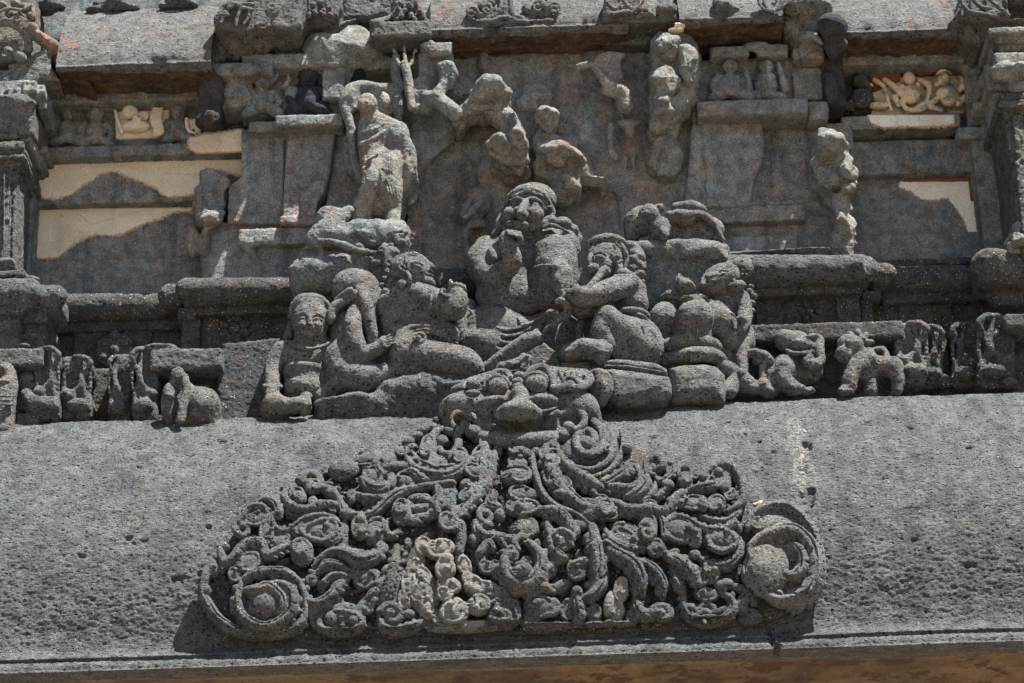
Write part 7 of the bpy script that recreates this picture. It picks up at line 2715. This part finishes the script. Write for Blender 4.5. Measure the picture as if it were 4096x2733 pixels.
def _f(s):
    use('D')
    s.poly([(1880, 306), (1908, 298), (1946, 322), (1954, 352), (1958, 384), (1966, 420), (1952, 440), (1956, 470), (1946, 500), (1960, 540), (1956, 590), (1898, 590), (1916, 510), (1908, 440), (1872, 402), (1868, 358)], -.20, .05, .04, k=.02)
    s.rock(1905, 340, -.22, 38, 40, 60, 471, n=10, k=.012)
    s.rock(1945, 400, -.20, 20, 22, 40, 474, n=10, k=.01)
    s.rock(1940, 440, -.18, 22, 16, 40, 475, n=10, k=.01)
    s.e(1922, 425, -.24, 14, 14, 40, cut=True, k=.01)
    s.rock(1938, 520, -.16, 26, 40, 40, 476, n=10, k=.01)
    use('TF')


stump('broken_stump', 'tall upright broken figure stump between the right pilaster and the right bay', None, _f)
use('ML')


SHIFT[0] = 0.07


def _g(s):
    s.rock(1450, 20, -.16, 120, 80, 90, 481, k=.02)
    s.rock(1400, -60, -.08, 80, 130, 60, 482, k=.03)
    s.c([(1480, 60, -.12, 60), (1440, 150, -.10, 40), (1430, 270, -.06, 34), (1420, 380, -.04, 30)], k=.02)
    s.e(1350, 190, -.05, 66, 140, 70, k=.02)


stump('broken_stump', 'brown broken bracket stump at the left niche edge below the plaster', None, _g, 'basalt_brown')
SHIFT[0] = 0.0
use('TL')


def _h(s):
    s.poly([(1400, 1190), (1450, 1170), (1560, 1195), (1600, 1280), (1560, 1420), (1480, 1500), (1360, 1470), (1370, 1340), (1410, 1260)], -.04, .2, .03)


stump('broken_stump', 'flat grey stone piece against the torn right edge of the left plaster', None, _h, 'basalt_wall')
use('CS')
st = thing('broken_figure', 'small eroded figure with a hollow lap on the niche wall, left of the seated head', 'statue', P(540, 1000, -.1))
s = Sc(0.006)
s.e(560, 420, -.04, 150, 190, 90, k=.05)
s.c([(600, 400, -.20, 40), (510, 500, -.24, 44), (430, 580, -.24, 36)], k=.01)
s.c([(470, 410, -.12, 40), (420, 490, -.16, 44), (390, 560, -.16, 30)], k=.014)
s.e(500, 560, -.12, 110, 90, 80, k=.03)
s.e(540, 650, -.14, 110, 60, 80, k=.02)
s.c([(480, 640, -.14, 36), (430, 740, -.14, 36), (420, 850, -.13, 34), (460, 940, -.13, 36), (500, 990, -.12, 36)], k=.014)
s.e(580, 780, -.04, 110, 170, 60, k=.03)
s.e(530, 770, -.12, 70, 80, 60, k=.02, cut=True)
s.build('body', 'basalt_pale', st)

# ------------------------------------------------------------------ small creatures under the right shelf
use('MF')
st = thing('dwarf_statue', 'crouching trunk-faced dwarf statue lifting one arm under the right shelf', 'statue', P(300, 1270, -.5))
s = Sc(0.006)
s.e(300, 905, -.52, 115, 76, 90, k=.02)
s.e(360, 930, -.56, 90, 50, 60, rot=6, k=.014)
s.e(240, 890, -.54, 60, 70, 70, k=.014)
s.e(420, 875, -.56, 72, 28, 44, rot=-8, k=.01)
s.e(330, 900, -.60, 34, 16, 20, k=.006)
s.c([(250, 960, -.58, 12), (320, 985, -.61, 16), (430, 970, -.58, 14)], k=.008)
s.c([(480, 890, -.55, 34), (478, 960, -.56, 36), (485, 1040, -.56, 36), (440, 1060, -.58, 40), (400, 1045, -.58, 36), (420, 1010, -.59, 24)], k=.012)
s.e(430, 1100, -.50, 70, 90, 70, k=.02)
s.e(240, 1100, -.54, 86, 110, 90, k=.02)
s.e(320, 1100, -.46, 130, 130, 80, k=.03)
s.c([(240, 1080, -.6, 60), (230, 1160, -.6, 60), (290, 1220, -.6, 50)], k=.02)
s.e(310, 1235, -.6, 70, 36, 60, k=.02)
s.rock(400, 1250, -.56, 60, 30, 50, 501, k=.02)
s.c([(160, 1140, -.56, 60), (150, 1240, -.56, 50)], k=.02)
s.build('body', 'basalt_statue', st, rough=0.7)
st = thing('lion_statue', 'small standing lion statue with raised curled tail under the right shelf', 'statue', P(850, 1250, -.5))
s = Sc(0.006)
s.e(700, 930, -.58, 90, 76, 80, rot=20)
s.e(660, 990, -.60, 60, 56, 60, k=.014)
s.e(780, 890, -.56, 34, 40, 40, k=.01)
s.e(730, 900, -.64, 20, 16, 18, k=.005)
s.e(690, 900, -.65, 16, 14, 16, k=.005)
for i in range(7):
    a = R(-120 + i * 34)
    s.e(745 + 84 * math.cos(a), 940 + 90 * math.sin(a), -.56, 40, 24, 34, rot=math.degrees(a), k=.008)
s.e(770, 1060, -.56, 90, 110, 90, k=.02)
s.e(830, 1020, -.58, 50, 60, 60, k=.014)
s.e(900, 1080, -.52, 160, 76, 80, k=.03)
s.e(985, 1080, -.54, 76, 70, 80, k=.02)
s.c([(730, 1080, -.6, 56), (700, 1160, -.61, 50), (690, 1220, -.61, 44), (650, 1245, -.62, 34)], k=.014)
s.c([(830, 1120, -.54, 50), (840, 1250, -.54, 46)], k=.014)
s.c([(1000, 1090, -.56, 56), (1030, 1160, -.56, 44), (1020, 1240, -.56, 36)], k=.014)
s.c([(820, 980, -.5, 20), (870, 960, -.5, 22), (925, 955, -.5, 24), (950, 1000, -.52, 24), (960, 1040, -.53, 26)], k=.008)
for i in range(4):
    s.e(640 + i * 22, 1245, -.65, 14, 18, 24, k=.004)
s.build('body', 'basalt_statue', st, rough=0.7)


def makara(s, x, y, w, h, Y, d=1):
    """upright water-monster bracket block: overhanging snout, scalloped front edge, hollow cheek and heavy foot"""
    f = lambda u: x + d * u * w
    g = lambda v: y + v * h
    s.poly([(f(u), g(v)) for u, v in [(-.3, .02), (.35, -.01), (.75, .0), (1.0, .06), (1.08, .16), (1.0, .25), (.82, .3), (.78, .42), (.92, .52), (1.0, .66), (1.06, .8), (1.02, .93), (.8, 1.0), (-.3, 1.0)]], Y, Y + .3, .03)
    s.e(f(.12), g(.40), Y - .04, w * .42, h * .15, w * .42, cut=True, k=.03)
    s.e(f(.1), g(.66), Y + .01, w * .42, h * .09, w * .4, rot=24 * d, k=.02)
    s.c([(f(.3), g(.04), Y, w * .12), (f(.72), g(.05), Y - .03, w * .14), (f(.98), g(.13), Y - .04, w * .14), (f(.9), g(.22), Y - .03, w * .11)], k=.012)
    s.c([(f(.5), g(.12), Y - .015, w * .09), (f(.6), g(.3), Y - .02, w * .09), (f(.52), g(.48), Y - .025, w * .1), (f(.3), g(.58), Y - .015, w * .15)], k=.024)
    s.c([(f(.75), g(.3), Y - .02, w * .09), (f(.68), g(.45), Y - .025, w * .09), (f(.72), g(.6), Y - .01, w * .12), (f(.9), g(.72), Y - .01, w * .13)], k=.024)
    for i in range(10):
        t = i / 9
        s.e(f(.84 + .16 * abs(math.sin(t * 3.6 + .4))), g(.24 + .62 * t), Y - .012, w * .1, h * .036, 16, k=.014)
    s.e(f(.45), g(.80), Y - .02, w * .5, h * .11, w * .4, k=.02)
    s.e(f(.6), g(.7), Y - .05, w * .09, w * .09, w * .09, k=.004)
    s.c([(f(-.2), g(.88), Y - .02, w * .07), (f(.4), g(.91), Y - .05, w * .07), (f(.95), g(.87), Y - .03, w * .07)], k=.006, cut=True)


mk = 'water-monster brackets along the base frieze'
for fr, x, y, w, h, Y, d, lab, mat in [
        ('MF', 1060, 755, 170, 440, -.42, 1, 'water-monster bracket at the end of the right shelf, beside the lion', 'basalt_statue'),
        ('MF', 1190, 780, 150, 440, -.32, 1, 'plain ridged bracket standing behind the one at the shelf end', 'basalt_dark'),
        ('MF', 1570, 760, 160, 460, -.34, -1, 'dark bracket with curled top left of the big right-hand bracket', 'basalt_dark'),
        ('MF', 1790, 700, 200, 520, -.44, -1, 'big dark bracket at the right edge carrying a square bar', 'basalt_dark'),
        ('ML', 270, 925, 140, 520, -.60, 1, 'water-monster bracket at the end of the far left bar', 'basalt'),
        ('ML', 470, 990, 160, 450, -.52, 1, 'water-monster bracket with curled snout facing the gap, second from left', 'basalt'),
        ('ML', 880, 985, 120, 470, -.50, -1, 'water-monster bracket right of the gap, in front of the flower medallion', 'basalt'),
        ('ML', 1060, 930, 140, 520, -.58, -1, 'water-monster bracket at the left end of the long bar', 'basalt')]:
    use(fr)
    s = Sc(0.0065)
    makara(s, x, y, w, h, Y, d)
    tag(s.build('bracket_creature', mat, None), lab, 'bracket', mk)
use('MF')
s = Sc(0.007)
s.b(1770, 695, 2250, 800, -.56, 0, .02)
s.b(1800, 790, 2250, 1300, -.30, 0, .03)
s.rock(1780, 1190, -.44, 80, 40, 60, 512)
tag(s.build('stone_bar', 'basalt_dark', None), 'square stone bar at the right edge above the base frieze', 'stone bar')
s = Sc(0.007)
s.b(1250, 790, 1400, 1300, -.24, 0, .03)
s.rock(1300, 1180, -.3, 140, 60, 60, 513, k=.02)
s.rock(1500, 1170, -.3, 90, 60, 60, 514, k=.02)
tag(s.build('stone_pier', 'basalt_dark', None), 'low dark stone pier between the two pairs of right-hand brackets', 'pier')
# left base frieze
use('ML')
s = Sc(0.007)
s.b(-250, 945, 295, 1075, -.66, -.1, .02)
s.b(-250, 1070, 260, 1560, -.46, -.1, .03)
s.b(110, 1395, 270, 1560, -.62, -.1, .015)
s.e(170, 935, -.6, 40, 22, 40, k=.014)
tag(s.build('stone_bar', 'basalt', None), 'thick stone bar at the far left above the base frieze', 'stone bar')
s = Sc(0.007)
s.c([(20, 1110, -.64, 50), (50, 1100, -.66, 46), (70, 1160, -.66, 46), (40, 1240, -.66, 76), (20, 1360, -.66, 80), (10, 1520, -.66, 84)], k=.02)
for y in (1280, 1310, 1340):
    s.c([(-40, y - 6, -.74, 8), (40, y, -.76, 9), (95, y - 4, -.72, 8)], k=.005)
s.e(30, 1180, -.72, 40, 16, 24, k=.008)
o = s.build('body', 'basalt_statue', thing('dwarf_statue', 'half visible statue with a ridged waist at the left edge of the frame', 'statue', P(30, 1520, -.6)))
s = Sc(0.007)
s.e(180, 1200, -.56, 70, 110, 60, k=.02)
s.e(190, 1160, -.60, 50, 40, 40, k=.014)
s.c([(180, 1260, -.6, 40), (240, 1330, -.62, 50), (330, 1340, -.62, 56)], k=.02)
s.e(290, 1370, -.58, 110, 80, 80, k=.02)
s.e(190, 1330, -.54, 90, 70, 70, k=.02)
s.rock(380, 1500, -.5, 90, 30, 60, 521, k=.02)
tag(s.build('crouching_statue', 'basalt', None), 'small worn crouching statue under the far left bar', 'statue')
s = Sc(0.007)
s.b(600, 1075, 1000, 1560, -.30, .1, .02)
s.b(385, 1000, 480, 1110, -.50, -.1, .03)
tag(s.build('frieze_block', 'basalt_dark', None), 'plain dark recessed block in the gap of the left frieze', 'block')
s = Sc(0.007)
s.b(1040, 945, 1545, 1090, -.62, -.1, .02)
s.rock(1120, 945, -.58, 130, 30, 60, 523, k=.03)
s.b(1000, 1080, 1540, 1560, -.40, -.1, .03)
s.b(985, 1400, 1140, 1560, -.56, -.1, .015)
s.b(770, 985, 930, 1110, -.52, -.1, .02)
tag(s.build('stone_bar', 'basalt', None), 'long stone bar over the elephant in the left frieze', 'stone bar')
SHIFT[0] = -0.10
st = thing('elephant_statue', 'small worn elephant statue under the long bar of the left frieze', 'statue', P(1320, 1450, -.6))
s = Sc(0.007)
s.poly([(1130, 1440), (1140, 1290), (1190, 1190), (1215, 1120), (1255, 1095), (1300, 1125), (1330, 1165), (1420, 1210), (1490, 1260), (1525, 1340), (1520, 1480), (1130, 1480)], -.60, -.3, .08, k=.03)
s.e(1240, 1150, -.60, 50, 70, 60, k=.02)
s.e(1180, 1330, -.60, 52, 150, 70, k=.02)
s.c([(1285, 1150, -.66, 26), (1300, 1250, -.67, 28), (1275, 1350, -.68, 30), (1255, 1450, -.68, 30)], k=.012)
s.e(1400, 1350, -.56, 130, 130, 110, k=.03)
s.e(1205, 1400, -.69, 24, 30, 50, cut=True, k=.012)
s.e(1185, 1280, -.67, 40, 20, 26, rot=20, k=.01)
s.c([(1215, 1190, -.66, 16), (1225, 1260, -.67, 14), (1220, 1330, -.67, 12)], cut=True, k=.01)
s.build('body', 'basalt_statue', st, rough=0.7)
SHIFT[0] = 0.0
use('MC')
s = Sc(0.007)
use('ML')
s.poly([(1550, 905), (1900, 868), (1960, 860), (1990, 1500), (1500, 1500), (1505, 1090)], -.50, -.05, .03)
tag(s.build('frieze_block', 'basalt_dark', None), 'big plain slanting stone block left of the frowning dwarf', 'block')
# rocky ledge under the kneeling women
use('MC')
s = Sc(0.0075)
s.poly([(450, 1320), (560, 1270), (700, 1255), (960, 1235), (1160, 1150), (1480, 1110), (1640, 1130), (1700, 1300), (1600, 1560), (1200, 1500), (900, 1420), (450, 1440)], -.70, -.3, .08)
s.e(1250, 1260, -.62, 360, 150, 150, k=.05)
s.e(1400, 1330, -.62, 260, 170, 160, k=.05)
s.rock(700, 1330, -.66, 260, 70, 90, 533, n=10, k=.03)
s.rock(1360, 1230, -.70, 110, 80, 70, 531, k=.03)
s.c([(1290, 1150, -.74, 14), (1360, 1200, -.76, 20), (1460, 1200, -.76, 24), (1560, 1170, -.74, 20)], k=.014)
tag(s.build('rock_ledge', 'basalt', None, rough=1.3, frac=.012), 'low sloping rock ledge under the kneeling women and behind the lion mask', 'ledge')
